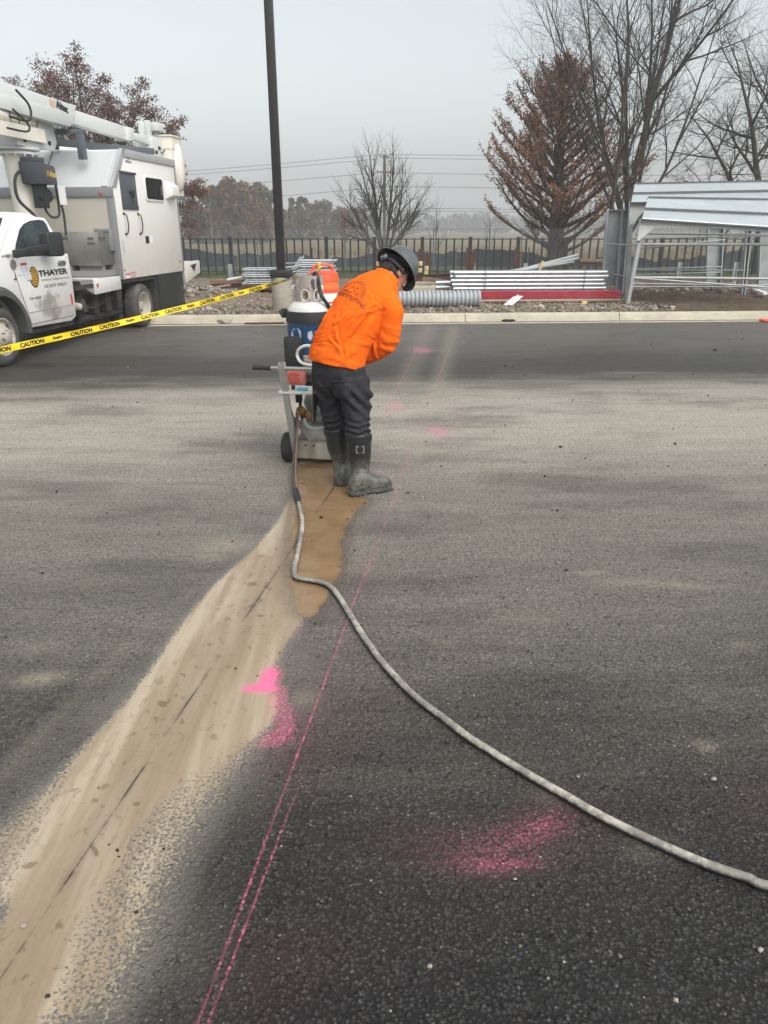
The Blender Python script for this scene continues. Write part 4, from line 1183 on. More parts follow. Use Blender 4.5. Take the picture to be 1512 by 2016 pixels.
for xx, lb in ((2.30,'left'), (4.42,'right')):
    b = MB()
    zb, zt, na, nb_ = .37, .25+6*.0805+gr_+.003, nR+.28-gr_-.003, nR+.28+.243+gr_+.003
    for (p1, p2) in (((na,zb),(na,zt)),((na,zt),(nb_,zt)),((nb_,zt),(nb_,zb))):
        b.beam(kp(xx,p1[0],p1[1]), kp(xx,p2[0],p2[1]), .045, .006, up=tuple(KDIR))
    b.build('steel_band', M_galv2, label=lb+' steel band around the galvanised pipe stack', cat='band', group='bands on the pipe stack')
for i, zz in enumerate((.395, .495)):
    b = MB(); b.lathe([(.046,0),(.046,1.5),(.040,1.5),(.040,0)], 18, kp(1.33,nR+.85,zz), KDIR, close=True)
    b.build('galvanised_pipe', M_galv, label=('lower','upper')[i]+' of two galvanised pipes poking out left of the banded stack', cat='pipe', group='galvanised pipes poking out')
for i in range(5):
    b = MB(); a_ = kp(2.6+.1*i, nR+1.5+.05*(i%3), .60+.02*(i//2)); e_ = kp(4.55+.03*i, nR+1.5+.09*(i%3), .90+.07*(i//2))
    b.tube([a_, e_], .035, 10); b.build('slanted_tube', M_galv2, label='slanted grey tube behind the pipe stack, '+ORD[4-i]+' from the top', cat='tube', group='slanted grey tubes')
b = MB(); b.beam(kp(3.75,nR+1.43,.72), kp(3.82,nR+1.43,.92), .07,.05); b.build('wood_block', M_pine, label='pale wood block wedged at the slanted grey tubes', cat='wood block')
b = MB(); b.beam(kp(2.9,nR+1.6,.16), kp(2.9,nR+1.6,.60), .09,.09); b.beam(kp(4.5,nR+1.6,.16), kp(4.5,nR+1.6,.80), .09,.09); b.beam(kp(2.7,nR+1.6,.54), kp(4.7,nR+1.6,.54),.08,.08)
b.build('timber_trestle', M_wood, label='low timber trestle carrying the slanted grey tubes', cat='trestle')
# bent flashing leaning on the pipe
M_wht = pbr('white_painted_metal', (0.74,0.76,0.76), .4, 0, .06, 3.0)
b = MB(); q0, q1 = gnd(985+8, 602, .135), dep(1015, 584, gnd(985,602,.135).y+.22)
for dx_, zz in ((0,0),(.115,.012)):
    b.beam(q0+Vector((dx_,0,zz)), q1+Vector((dx_,0,zz)), .10, .006)
b.beam(q0+Vector((.055,0,.03)), q1+Vector((.055,0,.03)), .012, .03)
b.build('flashing_piece', M_wht, label='bent white metal flashing leaning in front of the tan pipe', cat='flashing')
# concrete ring
M_ring = concrete('ring_concrete', (0.38,0.34,0.26), .12)
cr = dep(800, 562, 18.6)
b = MB(); b.lathe([(.88,.0),(.88,.20),(.85,.235),(.76,.235),(.74,.21),(.74,.02)], 40, (cr.x+.05, 18.6, .12)); b.lathe([(0,.03),(.74,.03)], 40, (cr.x+.05,18.6,.12))
b.build('concrete_ring', M_ring, ws=False, label='round concrete ring set in the gravel behind the corrugated pipe', cat='concrete ring')
# rusty beam, posts and wood blocks
def bx(px0, y0, px1, y1, Y, dep_=.08): return dep(px0, y0, Y), dep(px1, y1, Y)
b = MB(); p, q = dep(730, 551, 20.2), dep(904, 546, 20.2); b.beam(p, q, .12, .16); b.beam(p+Vector((0,-.07,.09)), q+Vector((0,-.07,.09)), .04,.02); b.beam(p+Vector((0,-.07,-.09)), q+Vector((0,-.07,-.09)), .04,.02)
b.build('steel_beam', M_rustst, label='long rust brown steel beam behind the concrete ring', cat='steel beam')
for (px, yt, yb, w_, lb) in ((828,490,560,8,'rust brown post nearest the worker with pale blocks strapped to it'),(842,500,545,9,'rust brown post second from the worker behind the pale blocks'),(921,488,536,5,'thin rust brown post left of the knobbed one'),
                          (930,497,536,7,'knobbed rust brown post behind the left end of the pipe stack'),(1017,488,533,5,'rust brown post left of a pair behind the pipe stack'),(1023,496,533,4,'rust brown post right of a pair behind the pipe stack')):
    Y = 20.6; t_ = dep(px, yt, Y); w2 = w_/2/FPX*19.5
    b = MB(); b.box(t_.x-w2, t_.x+w2, Y-w2, Y+w2, .1, t_.z); b.box(t_.x-w2*1.25, t_.x+w2*1.25, Y-w2*1.3, Y+w2*1.3, t_.z-.16, t_.z-.12)
    if w_ == 7: b.sphere((t_.x,Y,t_.z), w2*1.3); b.box(t_.x-w2*1.5,t_.x+w2*1.5,Y-w2*1.4,Y+w2*1.4,t_.z-.34,t_.z-.28)
    b.build('rusty_post', M_rustst, label=lb, cat='post')
for (px, py, lb) in ((828,519,'upper pale block on the left rust brown post'),(827,532,'lower pale block on the left rust brown post'),(840,528,'upper pale block on the second rust brown post'),(839,538,'lower pale block on the second rust brown post'),(745,519,'pale block just left of the worker\'s neck')):
    c = dep(px, py, 20.45); b = MB(); b.box(c.x-.05,c.x+.05,c.y-.04,c.y+.04,c.z-.055,c.z+.055); b.box(c.x-.03,c.x+.03,c.y-.05,c.y-.04,c.z-.02,c.z+.05)
    b.build('wood_block', M_pine, label=lb, cat='wood block', bevel=.01)
b = MB(); b.box(0,.09,0,.07,-.4,0); p=dep(745,526,20.5); b.v=[(v[0]+p.x-.045,v[1]+p.y,v[2]+p.z) for v in b.v]; b.build('stake', M_wood, label='timber stake under the pale block left of the worker', cat='stake')
b = MB(); b.beam(dep(833,549,19.4), dep(884,557,19.2), .14,.10); b.build('timber_plank', M_wood, label='weathered plank leaning on the concrete ring', cat='plank')
b = MB(); b.beam(dep(1140,512,21.5), dep(1195,513,21.5), .2,.07); b.beam(dep(1140,519,21.6), dep(1195,521,21.6), .2,.07); b.build('timber_beam', M_wood, label='raised timber behind the slanted grey tubes left of the metal columns', cat='timber')
b = MB()
for px in (1150,1188): p=dep(px,521,21.55); b.box(p.x-.04,p.x+.04,p.y-.04,p.y+.04,.08,p.z-.03)
b.build('timber_prop', M_wood, label='timber props holding the raised timber', cat='prop')
# channel posts
for px, yt, yb, lb in ((453,520,547,'short grey channel post by the fence nearest the truck'),(1035,518,532,'short grey channel post behind the pipe stack'),(932,519,533,'short grey channel post behind the knobbed rust brown post'),(1339,516,550,'short channel post under the left of the metal roof sheets'),(1449,516,550,'short channel post under the middle of the metal roof sheets')):
    Y = 24.8; t_ = dep(px, yt, Y); w2 = 4.0/FPX*23.4
    b = MB(); b.box(t_.x-w2,t_.x+w2,Y,Y+.012,0,t_.z); b.box(t_.x-w2,t_.x-w2+.015,Y-.06,Y-.001,0,t_.z); b.box(t_.x+w2-.015,t_.x+w2,Y-.06,Y-.001,0,t_.z)
    b.build('channel_post', M_galv, label=lb, cat='post', group='short channel posts')

# ---- stacks of galvanised frames at the left of the pole
def frame_stack(px0, px1, ytop, ybot, Y, n, lab, grp):
    a0, a1 = dep(px0, ytop, Y), dep(px1, ytop, Y); zb = dep(px0, ybot, Y).z; w_ = a1.x-a0.x
    first = None; hgt = (a0.z-zb)/n
    for i in range(n):
        if first is None:
            t_ = thing('scaffold_section', lab, 'steel frame', (0,0,0), R(1.5), grp)
            b = MB(); r_ = .017
            for yy_ in (0, .8):
                b.tube([(0,yy_,0),(w_,yy_,0)], r_, 8)
            for k in range(5): b.tube([(w_*(.1+.2*k),0,0),(w_*(.1+.2*k),.8,0)], .011, 6)
            b.build('tubes', M_galv, t_)
            for xx in (0, w_):
                b = MB(); b.box(xx-.045,xx+.045,-.035,.84,-.022,.022); b.lathe([(0,0),(.032,0),(.032,.05),(0,.05)], 10, (xx,-.02,-.025)); b.build('end_bracket', M_galv2, t_, bevel=.006)
            first = t_; c = t_
        else: c = copy_tree(first)
        c['label'] = ORD[n-1-i]+' from the top: '+lab
        if i == 0: c['label'] = 'lowest: '+lab
        c.location = (a0.x + .02*((i*37)%5-2), Y+.02*((i*13)%4), zb + hgt*(i+.5)); c.rotation_euler.z = R(1.5+((i*29)%7-3)*.6)
frame_stack(481, 534, 529, 560, 19.6, 9, 'galvanised frame in the neat stack left of the light pole', 'frames in the near stack')
frame_stack(586, 655, 512, 541, 21.8, 8, 'galvanised frame in the stack right of the light pole', 'frames in the rear stack')
for i, (p0, p1, Y) in enumerate((((536,529),(585,524),20.4),((538,535),(556,512),20.3),((543,534),(560,509),20.5),((560,519),(588,517),20.9),((565,538),(600,530),20.2),((575,532),(592,506),20.6),((580,531),(598,504),20.8))):
    b = MB(); b.tube([dep(*p0,Y), dep(*p1,Y+.5)], .018, 8); b.build('loose_rod', M_galv, label=ORD[i]+' from the left of the thin rods jumbled around the light pole', cat='rod', group='jumbled galvanised rods')
b = MB(); b.beam(dep(480,564,19.6),dep(545,564,19.6),.9,.10); b.build('timber_skid', M_rustst, label='dark timber skid under the near frame stack', cat='timber')
b = MB(); b.beam(dep(586,546,21.8),dep(660,546,21.8),.9,.16); b.build('timber_skid', M_rustst, label='dark timber skid under the rear frame stack', cat='timber')
b = MB(); b.beam(dep(418,554,20.4),dep(482,553,20.2),.28,.055); b.build('timber_beam', pbr('brown_timber',(0.22,0.115,0.062),.8,0,.3,3.0,stretch=(.3,3,3)), label='upper brown timber lying left of the near frame stack', cat='timber', group='brown timbers')
b = MB(); b.beam(dep(418,563,20.4),dep(484,562,20.2),.25,.11); b.build('timber_beam', M_rustst, label='lower dark timber left of the near frame stack', cat='timber', group='brown timbers')
b = MB(); b.tube([dep(448,551,20.0),dep(482,545,19.9)], .035, 10); b.build('white_pipe', M_wht, label='short white pipe lying on the brown timber', cat='pipe')
b = MB(); b.tube([dep(424,566,19.7),dep(454,561,19.7)], .03, 8); b.build('pale_stick', M_tanp, label='pale stick leaning on the dark timber', cat='stick')

# ---- galvanised portal frames at the right: tall columns, two frames with stepped roof sheets, tie rods
def column(px_t, px_b, y_t, y_b, wt, wb, Y, label, m_=None):
    """lipped channel: web facing the lot, two flanges with lips turned toward the viewer"""
    d = Y*math.cos(PITCH)+.3
    t0, b0 = dep(px_t, y_t, Y), dep(px_b, y_b, Y)
    w0, w1 = wb/FPX*d, wt/FPX*d
    root = thing('steel_column', label, 'steel column', (b0.x+w0/2, Y, max(b0.z-.02,0.05)), 0, 'channel columns')
    def quadbox(xa0, xb0, xa1, xb1, ya, yb):
        b.hexa([(xa0,ya,b0.z),(xb0,ya,b0.z),(xb0,yb,b0.z),(xa0,yb,b0.z),(xa1,ya,t0.z),(xb1,ya,t0.z),(xb1,yb,t0.z),(xa1,yb,t0.z)])
    b = MB(); quadbox(b0.x, b0.x+w0, t0.x, t0.x+w1, Y, Y+.006); b.build('web', M_galv2, root, ws=True)
    for s in (0, 1):
        b = MB(); xa0 = b0.x + (w0-.028 if s else 0); xa1 = t0.x + (w1-.028 if s else 0)
        quadbox(xa0 + (.022 if s else 0), xa0+(.028 if s else .006), xa1+(.022 if s else 0), xa1+(.028 if s else .006), Y-.10, Y-.0005)
        quadbox(xa0, xa0+.028, xa1, xa1+.028, Y-.106, Y-.1005)
        b.build('flange', M_galv, root, ws=True)
    b = MB(); b.box(t0.x, t0.x+w1, Y-.106, Y, t0.z+.001, t0.z+.012); b.build('top_lip', M_galv, root, ws=True)
    return root
column(1193,1183,414,562,30,28,17.6,'widest left-hand steel column, behind the right end of the pipe stack')
column(1222,1209,414,577,15,15,17.5,'narrower steel column touching the right of the widest one')
column(1391,1387,447,563,32,30,20.5,'wide steel column under the middle of the metal roof sheets')
column(1467,1456,452,580,10,8,18.2,'thin steel column right of the middle under the roof sheets')
column(1494,1489,444,580,46,44,18.4,'wide steel column at the right edge of the picture')

M_lip_shade = pbr('lip_and_shade_grey', (0.12,0.125,0.125), .5, .4, .1)
def portal(Y, foot, knee, top, haunch, sheet, label, ws_, leg_w):
    root = thing('portal_arch', label, 'steel frame', tuple(dep(*foot, Y)), 0, 'galvanised portal frames')
    f, k, t_ = dep(*foot,Y), dep(*knee,Y), dep(*top,Y)
    b = MB()
    for (off, w_, dy) in ((0,.022,-.05),(leg_w,.05,.06)):
        b.beam(f+Vector((off,dy,0)), k+Vector((off*1.0,dy,0)), .10, w_, up=(1,0,0))
    b.beam(f+Vector((leg_w/2,.02,0)), k+Vector((leg_w/2,.02,0)), .006, leg_w-.03, up=(1,0,0))
    b.build('leg', M_galv2, root, ws=True)
    pl = [dep(*p, Y) for p in haunch]
    b = MB(); n = len(pl)
    b.add([p+Vector((0,-.07,0)) for p in pl]+[p+Vector((0,.0,0)) for p in pl], [tuple(range(n-1,-1,-1)), tuple(range(n,2*n))]+[(i,(i+1)%n,n+(i+1)%n,n+i) for i in range(n)])
    b.build('haunch', pbr('haunch_zinc', (0.50,0.52,0.50), .5, .25, .08, 2.0), root, ws=True)
    # roof sheet: two sloped trays with a rib between, running to the right out of frame
    (x0, y0), (x1, y1) = sheet[0], sheet[1]         # top edge
    (x2, y2), (x3, y3) = sheet[2], sheet[3]         # bottom edge
    ext = 1.35
    def row(s, dY):
        a_ = dep(x0+(x2-x0)*s, y0+(y2-y0)*s, Y+dY); e_ = dep(x1+(x3-x1)*s, y1+(y3-y1)*s, Y+dY); return a_, a_+(e_-a_)*ext
    TL, TR = row(0, .62); BL, BR = row(1, -.14)
    rws = [row(s, d) for s, d in ((-.05,.618),(0,.60),(.44,.25),(.455,.235),(.60,.230),(.615,.215),(.97,-.13),(1.0,-.14),(1.05,-.135))]
    b = MB(); nn = len(rws); vs = []
    for th_ in (0, -.004):
        for sd_ in (0, 1):
            for rw in rws: vs.append(rw[sd_] + Vector((0,-.35,.9)).normalized()*th_)
    fs = [(i, i+1, nn+i+1, nn+i) for i in range(nn-1)] + [(2*nn+i, 3*nn+i, 3*nn+i+1, 2*nn+i+1) for i in range(nn-1)]
    fs += [(i, 2*nn+i, 2*nn+i+1, i+1) for i in range(nn-1)] + [(nn+i, nn+i+1, 3*nn+i+1, 3*nn+i) for i in range(nn-1)]
    fs += [(0, nn, 3*nn, 2*nn), (nn-1, 3*nn-1, 4*nn-1, 2*nn-1)]
    b.add(vs, fs); b.build('roof_sheet', M_zinc, root, ws=True, smooth=20)
    b = MB()
    for sd_, dz in ((0,.012),(1,-.02)):
        rw = rws[1] if sd_ == 0 else rws[7]
        b.beam(rw[0]+Vector((0,-.02,dz)), rw[1]+Vector((0,-.02,dz)), .03, .022)
    rw = [rws[3][k].lerp(rws[4][k], .5)+Vector((0,-.012,0)) for k in (0,1)]
    b.beam(rw[0], rw[1], .012, .045)  # dark strip along the step puts its shade in as colour
    b.build('lip_and_step_shade', M_lip_shade, root, ws=True)
    b = MB(); dn = Vector((0,.1,-.05)); b.beam(BL+dn, BR+dn, .10, .10); b.beam(TL+Vector((0,.03,-.03)), TR+Vector((0,.03,-.03)), .06, .05)
    b.build('beam', M_galv2, root, ws=True)
    b = MB(); p = f; b.box(p.x-.14, p.x+.22, p.y-.14, p.y+.14, p.z-.012, p.z+.004); b.build('base_plate', M_rustst, root, ws=True)
    return root
portal(17.0, (1229,598), (1236,432), (1240,400), [(1238,397),(1270,397),(1268,414),(1236,447)], [(1250,362),(1512,357),(1243,397),(1512,392)], 'rear galvanised portal frame, its roof sheet the higher one', .6, .09)
portal(15.75, (1230,604), (1254,478), (1262,430), [(1259,431),(1302,434),(1256,474),(1252,474)], [(1276,389),(1512,393),(1264,430),(1512,446)], 'front galvanised portal frame, its roof sheet the lower one', .6, .07)
b = MB()
p = dep(1231, 604, 15.75); b.box(p.x-.16,p.x+.2,p.y-.16,p.y+.1,.08,p.z-.013); b.build('timber_pad', M_wood, label='dark timber pad under the foot of the portal frames', cat='timber')
TIE = ['short upper tie rod joining the widest column to the portal legs','short lower tie rod joining the two left-hand columns','thick upper tie rod running level across the front portal opening','upper tie rod slanting back from the front portal to the middle column','topmost tie rod just below the front roof sheet','second tie rod from the top, behind the topmost one',
 'upper of two thin rods slanting back to the middle column','lower of two thin rods slanting back to the middle column','thin level rod ending at the thin steel column','thick low tie rod running level across the front portal opening','low tie rod sloping down toward the right edge','second lowest tie rod, nearly level above the soil','lowest tie rod of all, just above the soil']
for i, (p0, p1, Y0, Y1, r_) in enumerate((((1192,480),(1252,483),17.4,15.9,.016),((1206,540),(1232,545),17.4,17.3,.016),((1257,481),(1530,481),15.9,15.9,.030),((1255,490),(1427,472),16.0,20.3,.018),((1250,460),(1530,462),16.9,16.9,.020),((1252,470),(1530,464),17.1,17.6,.016),
        ((1252,530),(1422,525),16.2,20.3,.015),((1252,541),(1422,536),16.2,20.3,.015),((1252,532),(1462,532),16.4,18.1,.013),((1240,546),(1530,549),15.9,15.9,.028),((1243,547),(1530,567),15.9,15.6,.018),((1243,558),(1530,562),16.1,16.6,.018),((1243,564),(1530,565),16.3,16.8,.016))):
    b = MB(); b.tube([dep(*p0,Y0), dep(*p1,Y1)], r_, 8); b.build('tie_rod', M_galv2, label=TIE[i], cat='rod', group='tie rods between the columns')
b = MB(); b.beam(dep(1487,571,17.8), dep(1507,578,17.4), .10,.05); b.build('white_strip', M_wht, label='short white strip on the soil at the foot of the right edge column', cat='metal strip')

# ---- small loose things on kerb and lot
def lump(px, py, r_, mat_, name, label, cat, z=0.0, flat=.6, seed=0):
    c = gnd(px, py, z); rr_ = random.Random(seed); b = MB()
    bm = bmesh.new(); bmesh.ops.create_icosphere(bm, subdivisions=2, radius=1.0)
    vs = [Vector(v.co)*r_*(1+rr_.uniform(-.25,.25)) for v in bm.verts]; fs = [[v.index for v in f.verts] for f in bm.faces]; bm.free()
    b.add([(c.x+v.x*1.3, c.y+v.y, c.z+v.z*flat+r_*flat*.7) for v in vs], fs)
    b.build(name, mat_, label=label, cat=cat, smooth=0)
M_pebble = pbr('pale_stone', (0.30,0.27,0.22), .9, 0, .3, 20.0)
M_clod = pbr('dark_clod', (0.03,0.026,0.022), .95, 0, .3, 20.0)
lump(443, 636, .10, M_pebble, 'rock', 'pale rock lying in the gutter left of the light pole', 'rock', 0, .55, 3)
lump(1000, 632, .10, M_clod, 'clod', 'dark flat clod lying in the gutter below the red tubes', 'clod', 0, .22, 4)
lump(1508, 633, .10, pbr('orange_scrap', (0.75,0.12,0.06), .5), 'plastic_scrap', 'orange plastic scrap in the gutter at the right edge', 'scrap', 0, .3, 5)
lump(84, 1129, .007, M_clod, 'clod', 'small dark clod on bare asphalt left of the slurry', 'clod', 0, .7, 6)
lump(94, 1962, .005, M_clod, 'clod', 'dark clod near the bottom left corner on the slurry', 'clod', 0, .8, 7)
lump(46, 1825, .006, M_pebble, 'pebble', 'brown pebble beside the saw cut at lower left', 'pebble', 0, .8, 8)
lump(846, 1904, .005, M_pebble, 'pebble', 'pale round pebble right of the two pink lines near the bottom', 'pebble', 0, .8, 9)
lump(1330, 1970, .005, M_pebble, 'pebble', 'pale pebble at the lower right, larger of a pair', 'pebble', 0, .8, 10)
lump(724, 975, .012, M_clod, 'clod', 'dark flat clod just right of the worker\'s rear boot', 'clod', 0, .4, 11) if False else None
lump(803, 971, .011, M_clod, 'clod', 'dark flake on the asphalt right of the worker\'s boot', 'clod', 0, .35, 12)
lump(1408, 690, .022, M_clod, 'clod', 'dark clod on the far asphalt near the right edge', 'clod', 0, .6, 13)
b = MB(); b.tube([gnd(482,637,.02), gnd(560,636,.02)], .018, 8); b.build('thin_bar', M_rustst, label='thin dark bar lying in the gutter beside the light pole', cat='bar')
# ================================================================ BUCKET TRUCK
TR0, TF0 = gnd(291, 643), gnd(20, 722)
tdir = (TF0-TR0).normalized()
TANG = math.atan2(tdir.y, tdir.x)
truck = thing('bucket_truck', 'white utility truck with a folded lift boom, boxy rear body and mud on its door', 'truck', tuple(TR0), TANG)
TM = wmat(truck); TI = TM.inverted()
def tl(px, py, l=0.0, slope=None):
    """point of the truck's side plane y=l (or a leaning plane) seen at a pixel, in truck coordinates"""
    o = TI @ Vector((0,0,EYE)); d = TI.to_3x3() @ pray(px, py)
    if slope:   # plane y = l + k*(z-z0)
        z0, k = slope
        t = (l + k*(o.z-z0) - o.y)/(d.y - k*d.z)
    else: t = (l-o.y)/d.y
    return o + d*t
def tf(px, py, f):
    o = TI @ Vector((0,0,EYE)); d = TI.to_3x3() @ pray(px, py)
    return o + d*((f-o.x)/d.x)
def paint(name, col, mudc=(0.20,0.165,0.12), z0=0.3, z1=1.4, amt=0.6, rough=.32, coat=.3):
    """vehicle paint with road grime that thins out upward"""
    m_ = bpy.data.materials.new(name); t = NT(m_); co = t.co()
    sp = t.n('ShaderNodeSeparateXYZ'); t.l(co, sp.inputs[0])
    n = t.noise(co, 2.4, 6.0, 0.65); n2 = t.noise(t.scale(co,(1,1,.22)), 11.0, 4.0, 0.6)
    g = t.math('MULTIPLY', t.step(sp.outputs[2], z1, z0), amt)
    d = t.math('MULTIPLY', g, t.math('ADD', t.math('MULTIPLY', n, 0.9), t.math('MULTIPLY', n2, 0.5)), clamp=True)
    st = t.math('MULTIPLY', t.step(n2, 0.62, 0.8), 0.10)
    d = t.math('MAXIMUM', d, st)
    c = t.mix(n, C3(col, .97), C3(col, 1.02)); c = t.mix(d, c, mudc)
    t.bsdf(c, t.math('MULTIPLY_ADD', d, 0.5, rough, clamp=True), 0, 0.5, None, coat)
    return m_
def door_paint():
    m_ = bpy.data.materials.new('door_paint'); t = NT(m_); co = t.co()
    sp = t.n('ShaderNodeSeparateXYZ'); t.l(co, sp.inputs[0])
    n = t.noise(co, 3.0, 6.0, 0.65); n2 = t.noise(t.scale(co,(1,1,.3)), 14.0, 4.0, 0.6)
    g = t.math('MULTIPLY', t.step(sp.outputs[2], 1.25, 0.35), 0.42)
    d = t.math('MULTIPLY', g, t.math('ADD', t.math('MULTIPLY', n, 0.9), t.math('MULTIPLY', n2, 0.5)), clamp=True)
    a, b_ = tl(95, 585), tl(100, 628)
    dx_ = t.math('DIVIDE', t.math('SUBTRACT', sp.outputs[0], (a.x+b_.x)/2), .34)
    dz_ = t.math('DIVIDE', t.math('SUBTRACT', sp.outputs[2], .62), .25)
    r2 = t.math('ADD', t.math('MULTIPLY', dx_, dx_), t.math('MULTIPLY', dz_, dz_))
    sm = t.math('SUBTRACT', t.math('ADD', 0.85, t.math('MULTIPLY', t.math('SUBTRACT', t.noise(co, 5.0, 6.0, .7), 0.5), 3.2)), r2)
    sm = t.math('MULTIPLY', t.step(sm, 0.0, 0.75), t.math('MULTIPLY_ADD', n2, 0.7, 0.30))
    c = t.mix(d, (0.72,0.725,0.70), (0.27,0.225,0.16)); c = t.mix(t.math('MULTIPLY', sm, 0.85, clamp=True), c, (0.10,0.072,0.045))
    t.bsdf(c, t.math('MULTIPLY_ADD', d, 0.5, 0.32, clamp=True), 0, 0.5, None, .25)
    return m_
M_white = paint('white_paint', (0.72,0.725,0.71), z0=.3, z1=1.35, amt=.60)
M_boxw = paint('body_white', (0.70,0.70,0.66), (0.36,0.29,0.20), .75, 2.3, .50, .42, .1)
M_cream = paint('body_front_cream', (0.46,0.44,0.375), (0.26,0.225,0.17), 1.0, 2.3, .5, .45, .1)
M_lgrey = paint('light_grey_panel', (0.48,0.51,0.51), (0.40,0.38,0.33), 1.5, 3.4, .25, .42, .1)
M_trim = paint('grey_trim', (0.20,0.205,0.21), (0.28,0.25,0.20), .7, 2.0, .3, .45, 0)
M_trimd = pbr('dark_trim', (0.055,0.06,0.068), .5, 0, .15, 4.0)
M_rail = pbr('roof_rail_grey', (0.085,0.10,0.115), .5, 0, .12, 4.0)
M_glass = pbr('dark_window_glass', (0.030,0.042,0.045), .06, 0, .5, 2.2, spec=.8)
M_glass2 = pbr('tinted_body_glass', (0.014,0.016,0.018), .08, 0, .4, 2.0, spec=.6)
M_blk = pbr('black_plastic', (0.018,0.019,0.020), .55, 0, .2, 6.0)
M_chas = pbr('grimy_chassis', (0.022,0.020,0.018), .8, 0, .5, 5.0, bump=.3, dirt=((.10,.085,.065),.6,6.0))
M_ss = pbr('stainless_steel', (0.34,0.33,0.30), .34, .85, .12, 1.6, dirt=((.17,.13,.085),.8,2.6), stretch=(1,1,.4))
M_wboom = paint('boom_white', (0.56,0.585,0.575), (0.45,0.44,0.40), 2.0, 3.8, .3, .38, .2)
M_fgl = pbr('cream_fibreglass', (0.73,0.70,0.61), .4, 0, .05, 2.0, dirt=((.45,.41,.32),.3,2.0))
M_tyre = pbr('dusty_tyre', (0.055,0.052,0.047), .85, 0, .35, 6.0, bump=.2, dirt=((.17,.155,.13),.75,4.0))
M_rim = pbr('dusty_steel_wheel', (0.46,0.43,0.37), .6, .2, .15, 7.0, dirt=((.24,.205,.15),.7,5.0))
M_ystl = pbr('yellow_painted_steel', (0.56,0.31,0.02), .5, 0, .2, 6.0, dirt=((.18,.10,.05),.6,8.0))
M_ink2 = pbr('black_decal', (0.015,0.015,0.017), .4)
M_inkg = pbr('grey_decal', (0.20,0.20,0.19), .5)
M_gold = pbr('gold_decal', (0.62,0.34,0.03), .4)
M_orng = pbr('amber_decal', (0.70,0.40,0.12), .4)
M_redd = pbr('red_decal', (0.50,0.06,0.05), .5)
M_plbl = pbr('pale_decal', (0.70,0.73,0.80), .5)

W = 2.25
YP = lambda u, v, y: (u, y, v)
# ---- rear body
body = MB()
BP_ = [(.72,.83),(.72,2.16),(.24,2.77),(-1.88,2.77),(-1.88,.83)]
body.prism(BP_, YP, -W, 0); rb = body.build('rear_body', M_boxw, truck, bevel=.012)
def quad_plate(pts, nrm, th, name, m_, par, bevel=0.0):
    b = MB(); n = Vector(nrm)*th; k = len(pts)
    P_ = [Vector(p) for p in pts]
    b.add([p-n*0.5 for p in P_]+[p+n for p in P_], [tuple(range(k-1,-1,-1)), tuple(range(k,2*k))]+[(i,(i+1)%k,k+(i+1)%k,k+i) for i in range(k)])
    return b.build(name, m_, par, bevel=bevel)
quad_plate([(.722,-W,.84),(.722,-.1,.84),(.722,-.1,2.06),(.722,-W,2.06)], (1,0,0), .004, 'front_wall', M_cream, rb)
quad_plate([(.725,-W,2.20),(.725,.0,2.20),(.27,.0,2.745),(.27,-W,2.745)], (.79,0,.61), .006, 'slanted_panel', M_lgrey, rb)
b = MB()
b.box(.70,.742,-.105,.014,.83,2.059)                        # corner post
b.build('corner_trim', M_trim, rb, bevel=.006); b = MB()
b.box(-1.90,-1.85,-.02,.014,.83,2.66)
b.build('corner_trim', M_trim, rb, bevel=.006); b = MB()
b.box(.72,.755,-W-.01,.016,2.06,2.205)
b.build('band_trim', M_trim, rb, bevel=.006)
b = MB()
b.box(-1.895,.26,-.03,.018,2.665,2.785)
b.hexa([(.60,-.03,2.205),(.757,-.03,2.205),(.757,.018,2.205),(.60,.018,2.205),(.13,-.03,2.787),(.27,-.03,2.787),(.27,.018,2.787),(.13,.018,2.787)])
b.build('roof_trim', pbr('roof_trim_grey',(0.34,0.35,0.35),.45,0,.08,3.0), rb, bevel=.004)
for yy in (-.16, -1.15):
    quad_plate([(.733,yy,2.21),(.733,yy+.09,2.21),(.262,yy+.09,2.765),(.262,yy,2.765)] if yy == -.16 else [(.733,yy,2.21),(.733,yy+.02,2.21),(.262,yy+.02,2.765),(.262,yy,2.765)], (.79,0,.61), .012, 'panel_seam', M_lgrey if yy == -.16 else M_trim, rb)
b = MB(); p = tf(196, 358, .757); b.lathe([(0,.0),(.022,.0),(.022,.014),(.012,.02),(0,.02)], 12, (p.x, p.y, 2.11), (1,0,0)); b.build('marker_lamp', M_redd, rb)
# hinged grey door, window, vent, handles, decals on the side
def side_plate(px, th, name, m_, par, y=0.0, bevel=.003, rnd=None):
    pts = [tl(x, yy, y) for x, yy in px]
    b = MB(); k = len(pts)
    b.add([(p.x, y-.002, p.z) for p in pts]+[(p.x, y+th, p.z) for p in pts], [tuple(range(k-1,-1,-1)), tuple(range(k,2*k))]+[(i,(i+1)%k,k+(i+1)%k,k+i) for i in range(k)])
    return b.build(name, m_, par, bevel=bevel)
hd = MB(); hd.box(-.13,.44,-.002,.012,1.885,2.425); hatch = hd.build('hatch_door', pbr('hatch_slate',(0.075,0.085,0.098),.45,0,.1,3.0), truck, bevel=.004)
b = MB(); b.box(-.15,.46,.0,.026,2.425,2.455); b.box(-.13,.44,.012,.018,1.89,1.955); b.build('hatch_rail', M_trimd, hatch)
b = MB(); b.lathe([(0,.0),(.055,.0),(.055,.012),(.045,.016),(0,.016)], 18, (.02,.012,2.14), (0,1,0)); b.lathe([(0,0),(.022,0),(.022,.03),(0,.03)], 12, (.14,.012,2.15), (0,1,0)); b.box(.02,.16,.012,.02,2.075,2.085); b.box(.06,.075,.012,.018,1.96,2.08); b.build('latch', M_blk, hatch)
